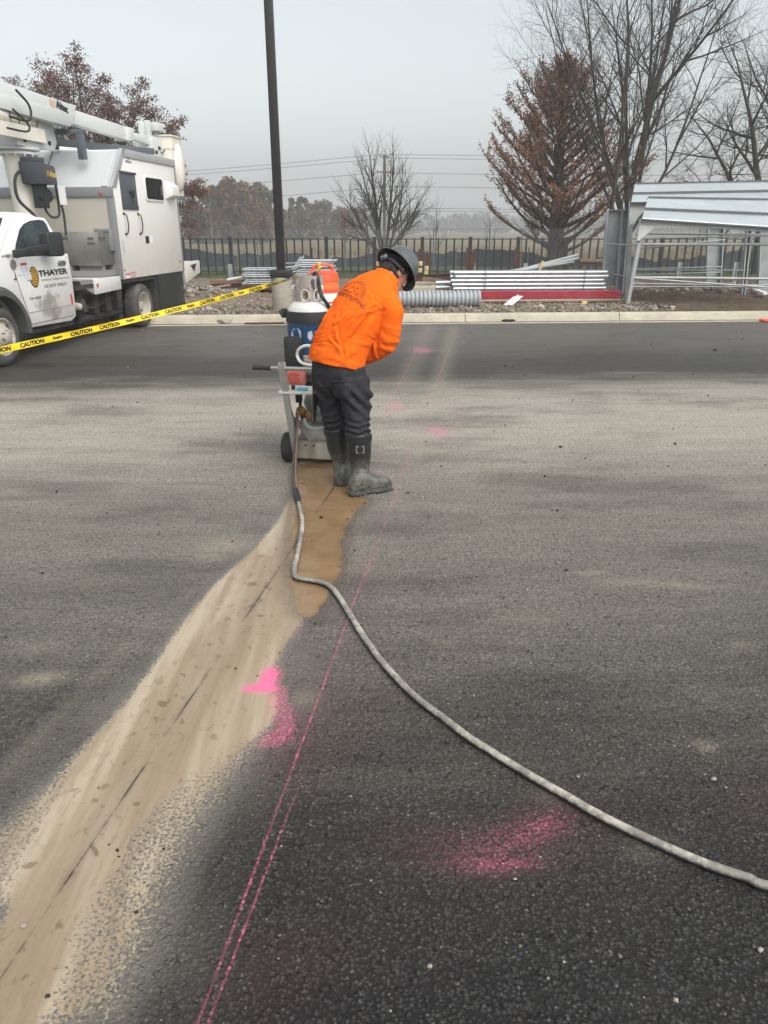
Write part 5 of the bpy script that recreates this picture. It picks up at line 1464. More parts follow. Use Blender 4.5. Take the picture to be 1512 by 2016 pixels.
b = MB(); b.prism(rrect(-1.25,-.475,2.04,2.445,.07), YP, -.002, .016); wf_ = b.build('window', M_white, truck, bevel=.005)
b = MB(); b.prism(rrect(-1.215,-.51,2.075,2.415,.055), YP, .012, .0185); b.build('pane', M_glass2, wf_)
b = MB(); b.box(-.87,-.85,.0187,.024,2.078,2.412); b.build('window_bar', M_blk, wf_)
b = MB(); b.hexa([(-1.74,0,2.10),(-1.33,0,2.10),(-1.38,.13,2.16),(-1.70,.13,2.16),(-1.74,0,2.40),(-1.33,0,2.40),(-1.38,.13,2.31),(-1.70,.13,2.31)]); b.build('vent_hood', M_boxw, rb, bevel=.008)
for fx0 in (.43, -.105):
    b = MB(); b.tube(catmull([(fx0,0,1.825),(fx0,.045,1.80),(fx0-.02,.055,1.67),(fx0,.045,1.54),(fx0,0,1.515)], 5), .010, 6); b.lathe([(0,0),(.026,0),(.02,.012),(0,.012)], 10, (fx0,0,1.825), (0,1,0)); b.lathe([(0,0),(.026,0),(.02,.012),(0,.012)], 10, (fx0,0,1.515), (0,1,0))
    b.build('grab_handle', M_blk, rb)
b = MB()
for (px, py) in ((243,308),(338,322),(245,532),(354,515)):
    p = tl(px, py); b.lathe([(0,0),(.014,0),(.010,.012),(0,.012)], 8, (p.x,0,p.z), (0,1,0))
b.build('bolt', M_blk, rb)
def side_text(par, s, pL, pR, hpx, m_, bold=.02, y=.004, l=0.0, name='lettering'):
    a, c = tl(*pL, l), tl(*pR, l); cx, cz = (a.x+c.x)/2, (a.z+c.z)/2; sk = (c.z-a.z)/(c.x-a.x)
    up_ = tl((pL[0]+pR[0])/2, (pL[1]+pR[1])/2-hpx/2, l).z - tl((pL[0]+pR[0])/2, (pL[1]+pR[1])/2+hpx/2, l).z
    V, F = text_geo(s, 1.0, bold); ext = V.max(0)-V.min(0)
    sx_, sy_ = abs(a.x-c.x)/ext[0], up_/ext[1]
    b = MB(); b.add([(cx-u*sx_, l+y, cz+v*sy_) for u, v in V], F)
    return b.build(name, m_, par, normals=False, smooth=0)
side_text(rb, 'PEOLE', (247,318), (258,319), 4.6, M_ink2, .03)
b = MB(); p = tl(252, 312); b.add([(p.x+.02,.004,p.z-.02),(p.x-.02,.004,p.z-.02),(p.x-.02,.004,p.z+.025),(p.x+.02,.004,p.z+.025)],[(3,2,1,0)]); b.build('emblem', M_inkg, rb, normals=False)
for (px0,py0,px1,py1,m_) in ((286,465,294,479,M_ink2),(295,464,301,479,M_plbl),(238,472,247,503,M_inkg if False else pbr('faded_decal',(0.52,0.51,0.48),.5)),(247,539,256,541,M_redd),(249,541,254,547,M_plbl)):
    a, c = tl(px0,py0), tl(px1,py1); b = MB(); b.box(c.x,a.x,0,.004,c.z,a.z); b.build('decal', m_, rb)
a, c = tl(257,536), tl(268,547); b = MB(); 
for t_ in (0,.22,.44): b.box(c.x+t_*.05,a.x-t_*.05,0,.004,a.z-.012-t_*.17,a.z-t_*.17)
b.build('warning_decal', M_redd, rb)
# roof gear
b = MB(); b.sphere((-.55,-1.45,2.80), .72, .42, .20, 20, 9); b.build('roof_dome', M_white, rb)
b = MB()
b.beam((.60,-1.20,2.875),(-1.30,-.12,2.875),.06,.10)
for s in (.15,.5,.85): b.box(.60-1.9*s-.03,.60-1.9*s+.03,-1.20+1.08*s-.03,-1.20+1.08*s+.03,2.772,2.83)
b.box(.55,.66,-1.75,-.42,2.955,3.02); b.box(.55,.66,-.52,-.42,2.60,2.954); b.box(.55,.66,-1.75,-1.65,2.60,2.954)
b.build('roof_rack', M_rail, rb, bevel=.006)
# ---- stainless cabinet and white tool box behind the cab
b = MB(); b.box(.62,1.18,-1.7,-.10,1.06,1.55); ss = b.build('steel_cabinet', M_ss, truck, bevel=.008)
b = MB(); b.box(.52,.84,-.20,-.055,1.27,1.585); b.box(.5,1.0,-.25,-.08,1.552,1.60); b.box(.60,.66,-.06,-.02,1.20,1.27); b.build('cover', pbr('cover_grey',(0.25,0.26,0.27),.4,.4,.1,3.0), ss, bevel=.005)
b = MB()
for (px0,py0,px1,py1) in ((193,466,200,474),(201,466,208,474)): 
    a, c = tl(px0,py0,-.1), tl(px1,py1,-.1); b.box(c.x,a.x,-.1,-.096,c.z,a.z)
for (px0,py0,px1,py1) in ((172,467,184,473),(172,477,187,482),(123,467,134,472)):
    a, c = tf(px0,py0,1.18), tf(px1,py1,1.18); b.box(1.18,1.184,a.y,c.y,c.z,a.z)
b.build('decal', pbr('dark_label',(0.09,0.085,0.07),.5), ss)
b = MB(); b.box(.60,1.24,-1.7,-.08,.90,.985); b.box(.66,.78,-.3,-.09,.985,1.059); b.box(1.02,1.12,-.5,-.12,.985,1.059); b.box(.7,1.2,-1.6,-.6,.985,1.059); b.build('cabinet_mount', M_trim, ss)
b = MB(); b.prism([(.80,.89),(1.64,.89),(1.64,.67),(.80,.69)], YP, -.55, .0); tb_ = b.build('tool_box', M_white, truck, bevel=.008)
b = MB(); b.prism([(1.64,.89),(2.05,.89),(1.96,.80),(1.645,.67)], YP, -.52, -.03); b.build('fuel_shield', M_trim, truck)
b = MB(); b.lathe([(0,0),(.03,0),(.03,.006),(0,.006)], 12, (1.58,0,.80), (0,1,0)); b.build('reflector', M_redd, tb_)
# ---- chassis
b = MB(); b.box(-1.8,4.9,-1.55,-1.45,.55,.75); b.box(-1.8,4.9,-.80,-.70,.55,.75)
b.box(-1.85,2.2,-2.2,-.03,.765,.83); b.box(.5,2.2,-2.1,-.25,.40,.76); b.box(.9,1.6,-1.9,-.55,.22,.40); b.box(-.12,.12,-2.0,-.2,.28,.46)
b.box(-1.85,-.55,-2.0,-.02,.20,.764)
for xx in (.55,.95,1.35,1.8): b.box(xx,xx+.16,-.26,-.14,.38,.70)
b.tube([(1.9,-.25,.32),(.4,-.28,.30)], .055, 8); b.tube([(2.1,-.2,.6),(1.5,-.15,.45),(.9,-.2,.55),(.5,-.2,.5)], .022, 6); b.tube([(1.95,-.12,.62),(1.9,-.1,.45)], .07, 10)
b.build('chassis', M_chas, truck)
b = MB(); b.box(-1.52,-.62,-.02,.012,.16,.826); b.build('mud_flap', M_blk, truck)
b = MB(); b.tube([(2.2,-.10,.56),(2.08,-.06,.53)], .055, 12); b.build('tail_pipe', M_rim, truck)
b = MB(); b.box(2.35,3.4,-.22,-.05,.31,.36); b.box(2.6,2.75,-.3,-.15,.28,.40); b.box(3.0,3.12,-.3,-.15,.28,.40); b.build('running_board', M_chas, truck)
b = MB(); b.prism([(-1.90,.97),(-2.80,.99),(-2.80,.76),(-1.98,.60)], YP, -.10, -.01); b.box(-2.80,-2.70,-2.2,-.10,.76,.98); b.box(-2.7,-1.9,-2.2,-.10,.955,.97); bp = b.build('rear_step', M_boxw, truck, bevel=.006)
b = MB(); b.prism([(-2.28,.92),(-2.60,.94),(-2.45,.79)], YP, -.012, -.004); b.build('triangle_hole', M_blk, bp)
b = MB(); b.tube(catmull([(-1.93,-.10,1.78),(-2.02,-.10,1.74),(-2.06,-.10,1.5),(-2.10,-.10,.98)], 6), .030, 8)
for zz in (1.45,1.25,1.08): b.tube([(-2.07,-.10,zz),(-1.90,-.10,zz)], .02, 6)
b.tube([(-1.98,-.13,1.2),(-2.0,-.13,.98)], .055, 8)
b.build('grab_rail', M_ystl, truck)
# ---- cab
arch = [(4.04+.47*math.cos(R(a)), .38+.47*math.sin(R(a))) for a in range(-5, 186, 12)]
low = [(2.31,.42)] + [(2.28,.60),(2.27,1.0),(2.29,1.275)] + [(3.86,1.275),(4.4,1.20),(4.95,1.13),(5.08,1.02),(5.10,.50),(4.55,.40)] + arch + [(3.52,.40),(2.45,.37)]
b = MB(); b.prism(low, YP, -1.95, 0); cab = b.build('cab', M_white, truck, bevel=.022, seg=3)
SL = (1.275, -.30)                                           # side glass leans in: y = l + k*(z-z0)
def gh(f, z, side):                                         # greenhouse corner
    y = -.005 - .30*(z-1.275)
    return Vector((f, y if side else -1.95-y, z))
g0 = [(2.30,1.273),(3.84,1.273),(3.22,1.735),(2.44,1.735)]
b = MB(); b.hexa([gh(2.30,1.273,0),gh(3.84,1.273,0),gh(3.84,1.273,1),gh(2.30,1.273,1),gh(2.46,1.745,0),gh(3.20,1.745,0),gh(3.20,1.745,1),gh(2.46,1.745,1)])
b.build('cab_roof', M_white, cab, bevel=.05, seg=4)
b = MB(); b.hexa([(2.50,-.23,1.735),(3.16,-.23,1.735),(3.16,-1.72,1.735),(2.50,-1.72,1.735),(2.58,-.32,1.80),(3.06,-.32,1.80),(3.06,-1.63,1.80),(2.58,-1.63,1.80)]); b.build('roof_crown', M_white, cab, bevel=.025, seg=3)
b = MB()
for yy in (-.55,-.98,-1.4): b.sphere((3.06,yy,1.80), .05,.045,.025, 10, 6)
b.build('roof_lamp', M_blk, cab)
def lean_plate(px, off, th, name, m_, par, bevel=.0):
    pts = [tl(x, y, -.005, SL) for x, y in px]
    nrm = Vector((0,1,.30)).normalized(); k = len(pts); b = MB()
    b.add([p+nrm*off for p in pts]+[p+nrm*(off+th) for p in pts], [tuple(range(k-1,-1,-1)), tuple(range(k,2*k))]+[(i,(i+1)%k,k+(i+1)%k,k+i) for i in range(k)])
    return b.build(name, m_, par, bevel=bevel)
def smoothpx(pts, n=5):
    c = catmull([(x,y,0) for x,y in pts+[pts[0]]], n)[:-1]; return [(p.x,p.y) for p in c]
lean_plate([(27,509),(31,480),(38,452),(46,441),(58,435),(74,432.5),(84,434),(90,440),(103,470),(116,500),(116,504)], -.01, .014, 'window_seal', M_blk, cab)
lean_plate([(30,506),(33.5,481),(40,455),(48,444),(59,438),(73,435.5),(82,437),(87,442),(100,470),(113,500)], .004, .004, 'side_window', M_glass, cab)
# windscreen
b = MB(); ws_ = [(3.80,-.10,1.305),(3.80,-1.85,1.305),(3.245,-1.68,1.715),(3.245,-.27,1.715)]; nn_ = Vector((.6,0,.8)).normalized()
b.add([Vector(p)+nn_*.012 for p in ws_]+[Vector(p)+nn_*.018 for p in ws_], [(3,2,1,0),(4,5,6,7),(0,1,5,4),(1,2,6,5),(2,3,7,6),(3,0,4,7)]); b.build('windscreen', M_glass, cab)
b = MB(); b.hexa([Vector((3.83,-.02,1.28)),Vector((3.90,-.02,1.28)),Vector((3.90,-.12,1.28)),Vector((3.83,-.12,1.28)),Vector((3.20,-.15,1.74)),Vector((3.27,-.15,1.74)),Vector((3.27,-.25,1.74)),Vector((3.20,-.25,1.74))]); b.build('pillar', M_white, cab, bevel=.015)
# door skin with its own seams
dpx = [(62,634),(50,588),(42,560),(36,535),(25,520),(24,511),(118,503),(134,515),(145,545),(148,578),(147,603),(140,610),(66,628)]
d_ = [tl(x,y) for x, y in dpx]
dpoly = [(3.44,.445),(3.47,.62),(3.53,.80),(3.585,.98),(3.62,1.12),(3.60,1.265),(2.40,1.265),(2.345,1.15),(2.335,.95),(2.34,.60),(2.40,.445)]
b = MB(); b.prism([((u-2.98)*1.012+2.98,(v-.86)*1.014+.86) for u, v in dpoly], YP, -.01, .0025); b.build('door_seam', M_blk, cab)
b = MB(); b.prism(dpoly, YP, .0, .007); door = b.build('door', door_paint(), truck, bevel=.003)
b = MB(); b.box(2.36,3.46,.006,.010,.585,.592); b.box(2.38,3.58,.006,.0095,1.05,1.054); b.build('door_crease', M_inkg, door)
p = tl(120, 518); b = MB(); b.prism(rrect(p.x-.10,p.x+.10,p.z-.035,p.z+.035,.03), YP, .004, .02); b.build('door_handle', pbr('chrome_handle',(0.42,0.42,0.40),.22,.9,.1), door, bevel=.008)
side_text(door, 'THAYER', (74.5,541), (131.5,531), 12.0, M_ink2, .045, .0095)
side_text(door, 'POWER & COMMUNICATION', (81,552.5), (134,545.5), 3.6, M_inkg, .02, .0095)
side_text(door, 'US DOT 476271', (86.5,565.5), (129.5,557), 6.2, M_ink2, .015, .0095)
side_text(door, '15-1025', (58,588.5), (80,584.5), 5.0, M_ink2, .03, .0095)
# round gold emblem of wavy bars, cut on the left by the paper notice
cx_, cz_ = tl(66,545.5).x, tl(66,545.5).z; rx_ = .10; rz_ = .125
b = MB(); b.lathe([(0,0),(1,0)], 28, (0,0,0), (0,1,0)); b.v = [(cx_+v[0]*rx_*1.06, .0090, cz_+v[2]*rz_*1.06) for v in b.v]; b.build('emblem_disc', M_ink2, door)
b = MB()
for k in range(8):
    vo = -.86+.245*k
    pts_ = []
    for u in np.linspace(-1,1,17):
        vv = vo + .16*math.sin(u*3.2+.5)
        if u*u+vv*vv < .98: pts_.append((u, vv))
    if len(pts_) > 2:
        th_ = .075
        n_ = len(pts_)
        b.add([(cx_-u*rx_, .0112, cz_+(v-th_)*rz_) for u, v in pts_]+[(cx_-u*rx_, .0112, cz_+(v+th_)*rz_) for u, v in pts_], [(i,i+1,n_+i+1,n_+i) for i in range(n_-1)])
b.build('emblem_bars', M_gold, door, normals=False, smooth=0)
b = MB(); a, c = tl(39,522), tl(62,551); b.add([(a.x,.0128,a.z),(c.x+.06,.0128,a.z+.012),(c.x-.0,.0128,c.z+.01),(a.x-.08,.0128,c.z)],[(3,2,1,0)]); b.build('paper_notice', M_plbl, door, normals=False, smooth=0)
b = MB(); b.box(c.x+.07,a.x,.0130,.0140,a.z-.005,a.z+.025); b.build('notice_heading', M_redd, door)
b = MB()
for k in range(7): b.box(c.x+.05,a.x-.05-.008*k,.0130,.0138,a.z-.035-.026*k,a.z-.030-.026*k)
b.build('notice_lines', M_inkg, door)
p = tl(140,588); b = MB(); b.box(p.x-.022,p.x+.022,.006,.0105,p.z-.075,p.z+.06); b.build('red_decal', M_redd, door)
side_text(cab, '15 1025', (2.5,507), (18.5,502.5), 6.0, M_ink2, .02, .005)
p = tl(25,521); b = MB(); b.lathe([(0,.0),(.062,.0),(.058,.012),(0,.016)], 20, (p.x,.001,p.z), (0,1,0)); b.build('fuel_flap', M_inkg, cab)
p = tl(33,547); b = MB(); b.box(p.x-.065,p.x+.065,.001,.006,p.z-.025,p.z-.005); b.box(p.x-.03,p.x+.03,.001,.006,p.z-.004,p.z+.05); b.build('badge', pbr('maroon_badge',(0.16,0.05,0.06),.4), cab)
# wheel arch flare
b = MB(); n_ = 24; rings = []
for i in range(n_+1):
    a = R(-4+188*i/n_); ca, sa = math.cos(a), math.sin(a)
    rings.append([(4.04+.455*ca,-.12,.38+.455*sa),(4.04+.465*ca,.045,.38+.465*sa),(4.04+.53*ca,.045,.38+.53*sa),(4.04+.575*ca,.0,.38+.575*sa),(4.04+.575*ca,-.02,.38+.575*sa)])
b.loft(rings); b.build('wheel_arch', pbr('flare_grey',(0.055,0.058,0.06),.65,0,.15,4.0,dirt=((.14,.12,.09),.4,4.0)), cab, smooth=40)
b = MB(); b.box(3.55,4.52,-1.9,-.2,.40,.86); b.build('wheel_well', M_blk, cab)
b = MB(); b.box(5.06,5.16,-1.9,-.05,.40,.58); b.build('front_bumper', pbr('chrome_bumper',(0.5,0.5,0.5),.2,.9,.1), cab, bevel=.02)
b = MB(); b.box(5.06,5.11,-1.6,-.35,.64,1.0); b.build('grille', M_blk, cab, bevel=.01)
for yy in (-.22,-1.73): b = MB(); b.box(5.05,5.105,yy-.1,yy+.1,.78,.98); b.build('headlight', pbr('lamp_lens',(0.6,0.62,0.63),.1,0,.05), cab, bevel=.02)
# mirror: long black arm and tall head held clear of the door
b = MB(); b.beam((3.52,.02,1.275),(2.92,.26,1.33),.07,.10); b.prism(rrect(2.78,3.02,1.20,1.50,.05), lambda u,v,s: (u+.10*(s-.25), s, v), .17, .30); b.v=[(v[0],v[1],v[2]) for v in b.v]
a0, a1 = tl(28,500,.10), tl(96,488,.16)
b = MB(); b.hexa([a0+Vector((0,-.03,-.05)),a1+Vector((0,-.03,-.045)),a1+Vector((0,.03,-.045)),a0+Vector((0,.03,-.05)),a0+Vector((0,-.03,.045)),a1+Vector((0,-.03,.05)),a1+Vector((0,.03,.05)),a0+Vector((0,.03,.045))])
b.build('mirror_arm', M_blk, cab, bevel=.015)
ml = tl(102,480,.16); b = MB(); b.prism(rrect(-.115,.125,-.155,.145,.045), lambda u,v,s: (ml.x+u*.95, .16+s+u*-.35, ml.z+v), -.06, .07); b.build('mirror', M_blk, cab, bevel=.02, seg=3)
# ---- wheels
def wheel(name, f, deep):
    root = MB(); root.lathe([(.215,-.03),(.235,-.006),(.27,.0),(.315,-.006),(.348,-.03),(.36,-.06),(.36,-.19),(.345,-.23),(.30,-.25),(.215,-.24)], 44, (f,0,.36), (0,1,0), close=True)
    if deep: root.lathe([(.215,-.32),(.30,-.30),(.345,-.33),(.36,-.36),(.36,-.50),(.34,-.54),(.215,-.55)], 44, (f,0,.36), (0,1,0), close=True)
    w_ = root.build('wheel', M_tyre, truck, smooth=50)
    b = MB()
    if deep: b.lathe([(.228,-.008),(.216,-.004),(.208,-.02),(.200,-.10),(.185,-.125),(.120,-.135),(.112,-.115),(.075,-.105),(.07,-.06),(.05,-.05),(0,-.05)], 40, (f,0,.36), (0,1,0))
    else: b.lathe([(.228,-.008),(.216,-.004),(.205,-.03),(.190,-.055),(.165,-.035),(.125,.012),(.100,.022),(.075,.024),(.070,.05),(.045,.062),(0,.062)], 40, (f,0,.36), (0,1,0))
    b.build('rim', M_rim, w_, smooth=40)
    b = MB()
    for k in range(8):
        a = 2*math.pi*k/8; r_ = .088; z_ = -.115 if deep else .022
        b.lathe([(0,0),(.013,0),(.011,.035),(0,.04)], 8, (f+r_*math.cos(a), z_, .36+r_*math.sin(a)), (0,1,0))
    b.build('lug_nut', M_rim if not deep else M_chas, w_)  # lug nuts around the hub
    b = MB()
    for k in range(4 if not deep else 8):
        a = 2*math.pi*k/(4 if not deep else 8)+.7; r_ = .150
        c = Vector((f+r_*math.cos(a), -.012 if not deep else -.128, .36+r_*math.sin(a)))
        b.lathe([(0,.008),(.026 if not deep else .018,.008),(.026,-.01)], 14, c, (.55*math.cos(a), 1, .55*math.sin(a)) if not deep else (0,1,0))
    b.build('hand_hole', M_blk, w_)
    return w_
wheel('wheel', 4.04, False); wheel('wheel', 0.0, True)
for f in (4.04, 0.0):
    b = MB(); b.lathe([(.2,0),(.30,0),(.36,.05),(.36,.20),(.30,.25),(.2,.25)], 32, (f,-2.1 if f == 0 else -1.95,.36), (0,1,0), close=True); b.lathe([(0,.05),(.2,.05)], 24, (f,-2.1 if f == 0 else -1.95,.36), (0,1,0)); b.build('wheel', M_tyre, truck)
# ---- pedestal, turret, boom, bucket
pc = (1.42, -1.05)
b = MB(); b.lathe([(.24,.83),(.15,.95),(.155,1.6),(.195,2.50),(.21,2.60),(0,2.60)], 28, (*pc,0)); ped = b.build('pedestal', M_fgl, truck, smooth=40)
b = MB(); b.lathe([(0,2.60),(.29,2.60),(.29,2.63),(.25,2.632),(.25,2.66),(.31,2.662),(.31,2.70),(0,2.70)], 28, (*pc,0))
for k in range(14): a = k*2*math.pi/14; b.lathe([(0,0),(.015,0),(.015,.03),(0,.03)], 6, (pc[0]+.275*math.cos(a), pc[1]+.275*math.sin(a), 2.57))
b.build('turntable', M_wboom, ped, smooth=30)
tur = MB()
ft = (pc[0], pc[1])
for yy in (-.82, -1.26):
    tur.prism([(1.75,2.70),(.82,2.70),(.72,2.82),(.78,3.20),(1.05,3.28),(1.20,2.95),(1.75,2.92)], YP, yy-.02, yy+.02)
tur.box(1.05,1.72,-1.26,-.82,2.702,2.84)
turo = tur.build('turret', M_wboom, truck, bevel=.006)
b = MB(); b.tube([(2.6,-.92,2.90),(1.05,-.92,2.90)], .085, 14); b.tube([(2.6,-.86,3.05),(1.25,-.86,3.05)], .075, 14); b.tube([(1.25,-.86,3.05),(1.05,-.86,3.06)], .035, 10); b.box(1.12,2.6,-.84,-.74,2.78,2.96); b.build('lift_cylinder', M_fgl, turo, smooth=40)
b = MB()
for (f,z) in ((.95,2.80),(1.6,2.78),(1.1,3.12),(1.2,2.86)): b.lathe([(0,0),(.03,0),(.03,.02),(0,.025)], 10, (f,-.80,z), (0,1,0))
for xx in (1.7,1.9): b.tube([(xx,-.775,3.13),(xx,-.77,2.95)], .008, 5)
b.build('bolt', M_blk, turo)  # turret pins with two thin rods
b = MB(); b.tube(catmull([(1.95,-.6,3.35),(1.78,-.55,3.2),(1.76,-.55,3.05),(1.9,-.55,2.98),(2.2,-.6,3.0)],6), .016, 6); b.tube(catmull([(2.1,-.6,3.1),(1.85,-.56,2.95),(1.9,-.56,2.85),(2.3,-.6,2.85)],6), .014, 6); b.build('hose', M_blk, turo)
bs, be = Vector((2.9,-1.02,0)), Vector((-1.55,-.36,0)); bdir = (be-bs).normalized(); bperp = Vector((-bdir.y, bdir.x, 0)); bperp = bperp if bperp.y > 0 else -bperp
def bpt(px, py):                                            # boom's near face: vertical plane through its line
    o = TI @ Vector((0,0,EYE)); d = TI.to_3x3() @ pray(px, py)
    p0 = bs + bperp*.12; t = ((p0-o).dot(bperp))/d.dot(bperp)
    return o + d*t
def boom_sec(tl_, tr_, br_, bl_, wd, name, m_, par, bevel=.012, inset=0.0):
    P_ = [bpt(*q) - bperp*inset for q in (bl_, br_, tr_, tl_)]; Q_ = [p - bperp*(wd-2*inset) for p in P_]
    b = MB(); b.hexa([P_[0],P_[1],Q_[1],Q_[0],P_[3],P_[2],Q_[2],Q_[3]])
    return b.build(name, m_, par, bevel=bevel)
boom = boom_sec((-60,139),(150,208),(143,247),(-60,192), .26, 'boom', M_wboom, truck)
boom_sec((-60,168),(148,223),(138,250),(-60,196), .275, 'boom_skirt', M_wboom, boom, .008, -.008)
inner = boom_sec((140,212.5),(262,252.5),(252,275),(145,243), .20, 'inner_boom', M_wboom, truck, .01, .03)
boom_sec((250,249),(264,253),(262,278),(251,276), .26, 'boom_collar', M_wboom, inner, .008, -.005)
boom_sec((262,259),(300,269),(297,285),(262,273), .16, 'boom_tip', M_wboom, inner, .012, .03)
b = MB()
a, c, e = bpt(97,196), bpt(131,214), bpt(97,212)
side_u = (c-a).normalized()
V, F = text_geo('Altec', 1.0, .045); ext = V.max(0)-V.min(0); h_ = (bpt(120,200)-bpt(120,222)).length*.70
o_ = bpt(120.5,209.5)+bperp*.014; L_ = (bpt(108.5,205)-bpt(132,213)).length; vup = Vector((0,0,1))
b.add([o_ + side_u*(u/ext[0]*L_) + vup*(v/ext[1]*h_) for u, v in V], F); b.build('lettering', M_ink2, boom, normals=False, smooth=0)
b = MB(); o2 = bpt(102,204)+bperp*.014; s_ = .045
def fr(x0,x1,y0,y1): b.add([o2+side_u*x0*s_+vup*y0*s_*1.25, o2+side_u*x1*s_+vup*y0*s_*1.25, o2+side_u*x1*s_+vup*y1*s_*1.25, o2+side_u*x0*s_+vup*y1*s_*1.25], [(0,1,2,3)])
for q in ((-1,1,.8,1),(-1,-.75,-.45,.8),(.75,1,-.45,.8),(-.75,.75,-.6,-.42),(-.5,.5,.42,.6),(-.5,-.3,-.15,.42),(.3,.5,-.15,.42),(-.3,.3,-.15,0),(-.8,-.5,-1,-.6),(.5,.8,-1,-.6)): fr(*q)
b.build('logo', M_orng, boom, normals=False, smooth=0)
# tip gear and bucket
tip = bpt(300,275)
b = MB(); b.box(tip.x-.42,tip.x+.05,tip.y-.32,tip.y+.02,tip.z-.30,tip.z+.06); b.box(tip.x-.15,tip.x-.02,tip.y-.14,tip.y-.06,tip.z-.0,tip.z+.32); b.box(tip.x+.12,tip.x+.2,tip.y-.16,tip.y-.06,tip.z-.05,tip.z+.28); b.box(tip.x-.58,tip.x-.22,tip.y-.26,tip.y+.04,tip.z+.17,tip.z+.31); b.tube([(tip.x-.4,tip.y-.1,tip.z+.17),(tip.x-.4,tip.y-.1,tip.z-.1)],.05,10)
b.build('bucket_bracket', M_wboom, boom, bevel=.012)
b = MB(); b.tube(catmull([(tip.x-.38,tip.y+.04,tip.z+.17),(tip.x-.40,tip.y+.06,tip.z+.02),(tip.x-.36,tip.y+.06,tip.z-.14),(tip.x-.24,tip.y+.04,tip.z-.2)],6),.010,6); b.lathe([(0,0),(.03,0),(.03,.03),(0,.03)],10,(tip.x-.2,tip.y+.02,tip.z-.12),(0,1,0)); b.lathe([(0,0),(.03,0),(.03,.03),(0,.03)],10,(tip.x-.05,tip.y+.02,tip.z-.20),(0,1,0)); b.lathe([(0,0),(.015,0),(.015,.03),(0,.03)],10,(tip.x-.45,tip.y+.05,tip.z+.23),(0,1,0)); b.build('control_lever', M_blk, boom)
b = MB()
B0, B1 = tl(347,385,-.02), tl(372,385,-.02); BT = tl(347,268,-.02)
f0, f1, zt_, zb_ = -2.44, -1.93, tl(360,272,-.02).z, tl(360,386,-.02).z
rings = []
for (z, e_) in ((zb_,-.015),(zb_+.19,-.012),(zb_+.20,-.03),(zt_-.24,0.0),(zt_-.23,.01),(zt_-.03,.012),(zt_-.02,.035),(zt_,.035)):
    rings.append([(x, y, z) for x, y in rrect(f0-e_, f1+e_, -.62-e_, -.04+e_, .06, 3)])
b.loft(rings); bk = b.build('bucket', M_fgl, truck, smooth=30)
b = MB()
rings = []
for (y_, sc_) in ((-.06,1.0),(.0,.95),(.05,.55),(.055,.0)):
    rings.append([(-2.20+.17*sc_*math.cos(a), y_, (zt_+zb_)/2-.02+.42*sc_*math.sin(a)) for a in np.linspace(0, 2*math.pi, 24, endpoint=False)])
b.loft(rings); b.build('step_bulge', M_fgl, bk, smooth=60)
# control box on the pedestal with hoses below
b = MB(); b.hexa([(1.36,-.90,2.20),(1.66,-.90,2.20),(1.66,-.52,2.20),(1.36,-.52,2.20),(1.38,-.90,2.47),(1.70,-.90,2.50),(1.70,-.52,2.48),(1.38,-.52,2.45)]); b.box(1.45,1.64,-.90,-.62,2.48,2.56); cb = b.build('control_box', M_trimd, truck, bevel=.015)
b = MB()
V, F = text_geo('Altec', 1.0, .03); ext = V.max(0)-V.min(0)
b.add([(1.475-u/ext[0]*.17, -.516, 2.34+v/ext[1]*.085) for u, v in V], F)
o2 = Vector((1.60,-.516,2.34)); side_u = Vector((-1,0,0)); s_ = .030
for q in ((-1,1,.8,1),(-1,-.75,-.45,.8),(.75,1,-.45,.8),(-.75,.75,-.6,-.42),(-.4,.4,0,.5),(-.8,-.5,-1,-.6),(.5,.8,-1,-.6)): fr(*q)
b.build('lettering', pbr('yellow_decal',(0.62,0.42,0.05),.4), cb, normals=False, smooth=0)
b = MB(); b.tube(catmull([(1.55,-.86,2.42),(1.75,-.93,2.3),(1.78,-.93,2.0),(1.62,-.80,1.75),(1.58,-.75,1.4)],6), .022, 8)
b.tube(catmull([(1.5,-.70,2.0),(1.52,-.68,1.85),(1.48,-.62,1.76),(1.40,-.56,1.78),(1.38,-.55,1.92),(1.38,-.55,2.2)],6), .018, 8); b.tube(catmull([(1.38,-.52,2.0),(1.36,-.5,1.8),(1.38,-.5,1.5)],5), .018, 8)
b.lathe([(0,-.05),(.10,-.05),(.11,0),(.10,.05),(0,.05)], 18, (1.52,-.66,2.05), (.3,1,0)); b.box(1.5,1.6,-.8,-.62,1.88,2.2)
b.build('hose', M_blk, ped, smooth=50)
b = MB(); b.box(1.36,1.42,-.50,-.42,1.93,2.19); b.build('white_box', M_white, ped)
# ================================================================ SAW
SO = Vector((-.66, 5.2, 0)); SX = Vector((.988,-.157,0)); SF = Vector((.157,.988,0))
saw = thing('concrete_saw', 'walk-behind pavement saw with grey frame, shelf and black wheel, a propane tank above its engine', 'saw', tuple(SO), math.atan2(-.157,.988))
# local x = right, y = forward
M_sgrey = pbr('saw_grey_paint', (0.36,0.37,0.34), .42, .1, .10, 4.0, dirt=((.24,.20,.15),.55,5.0))
M_sdirty = pbr('slurry_stained_steel', (0.40,0.38,0.32), .6, .1, .15, 4.0, dirt=((.23,.175,.115),.85,5.0), stretch=(2.0,2.0,.35))
M_steel = pbr('bare_steel_tube', (0.42,0.43,0.42), .3, .85, .12, 6.0)
M_alu = pbr('cast_aluminium', (0.42,0.44,0.45), .38, .75, .15, 9.0, bump=.2, dirt=((.12,.11,.10),.5,8.0))
M_brass = pbr('grimy_brass', (0.30,0.19,0.07), .4, .7, .3, 14.0, dirt=((.08,.06,.04),.6,12.0))
M_whitep = pbr('white_powder_coat', (0.60,0.595,0.56), .4, 0, .06, 4.0, dirt=((.35,.31,.25),.35,6.0))
def sw(n, x, y0, z): return None
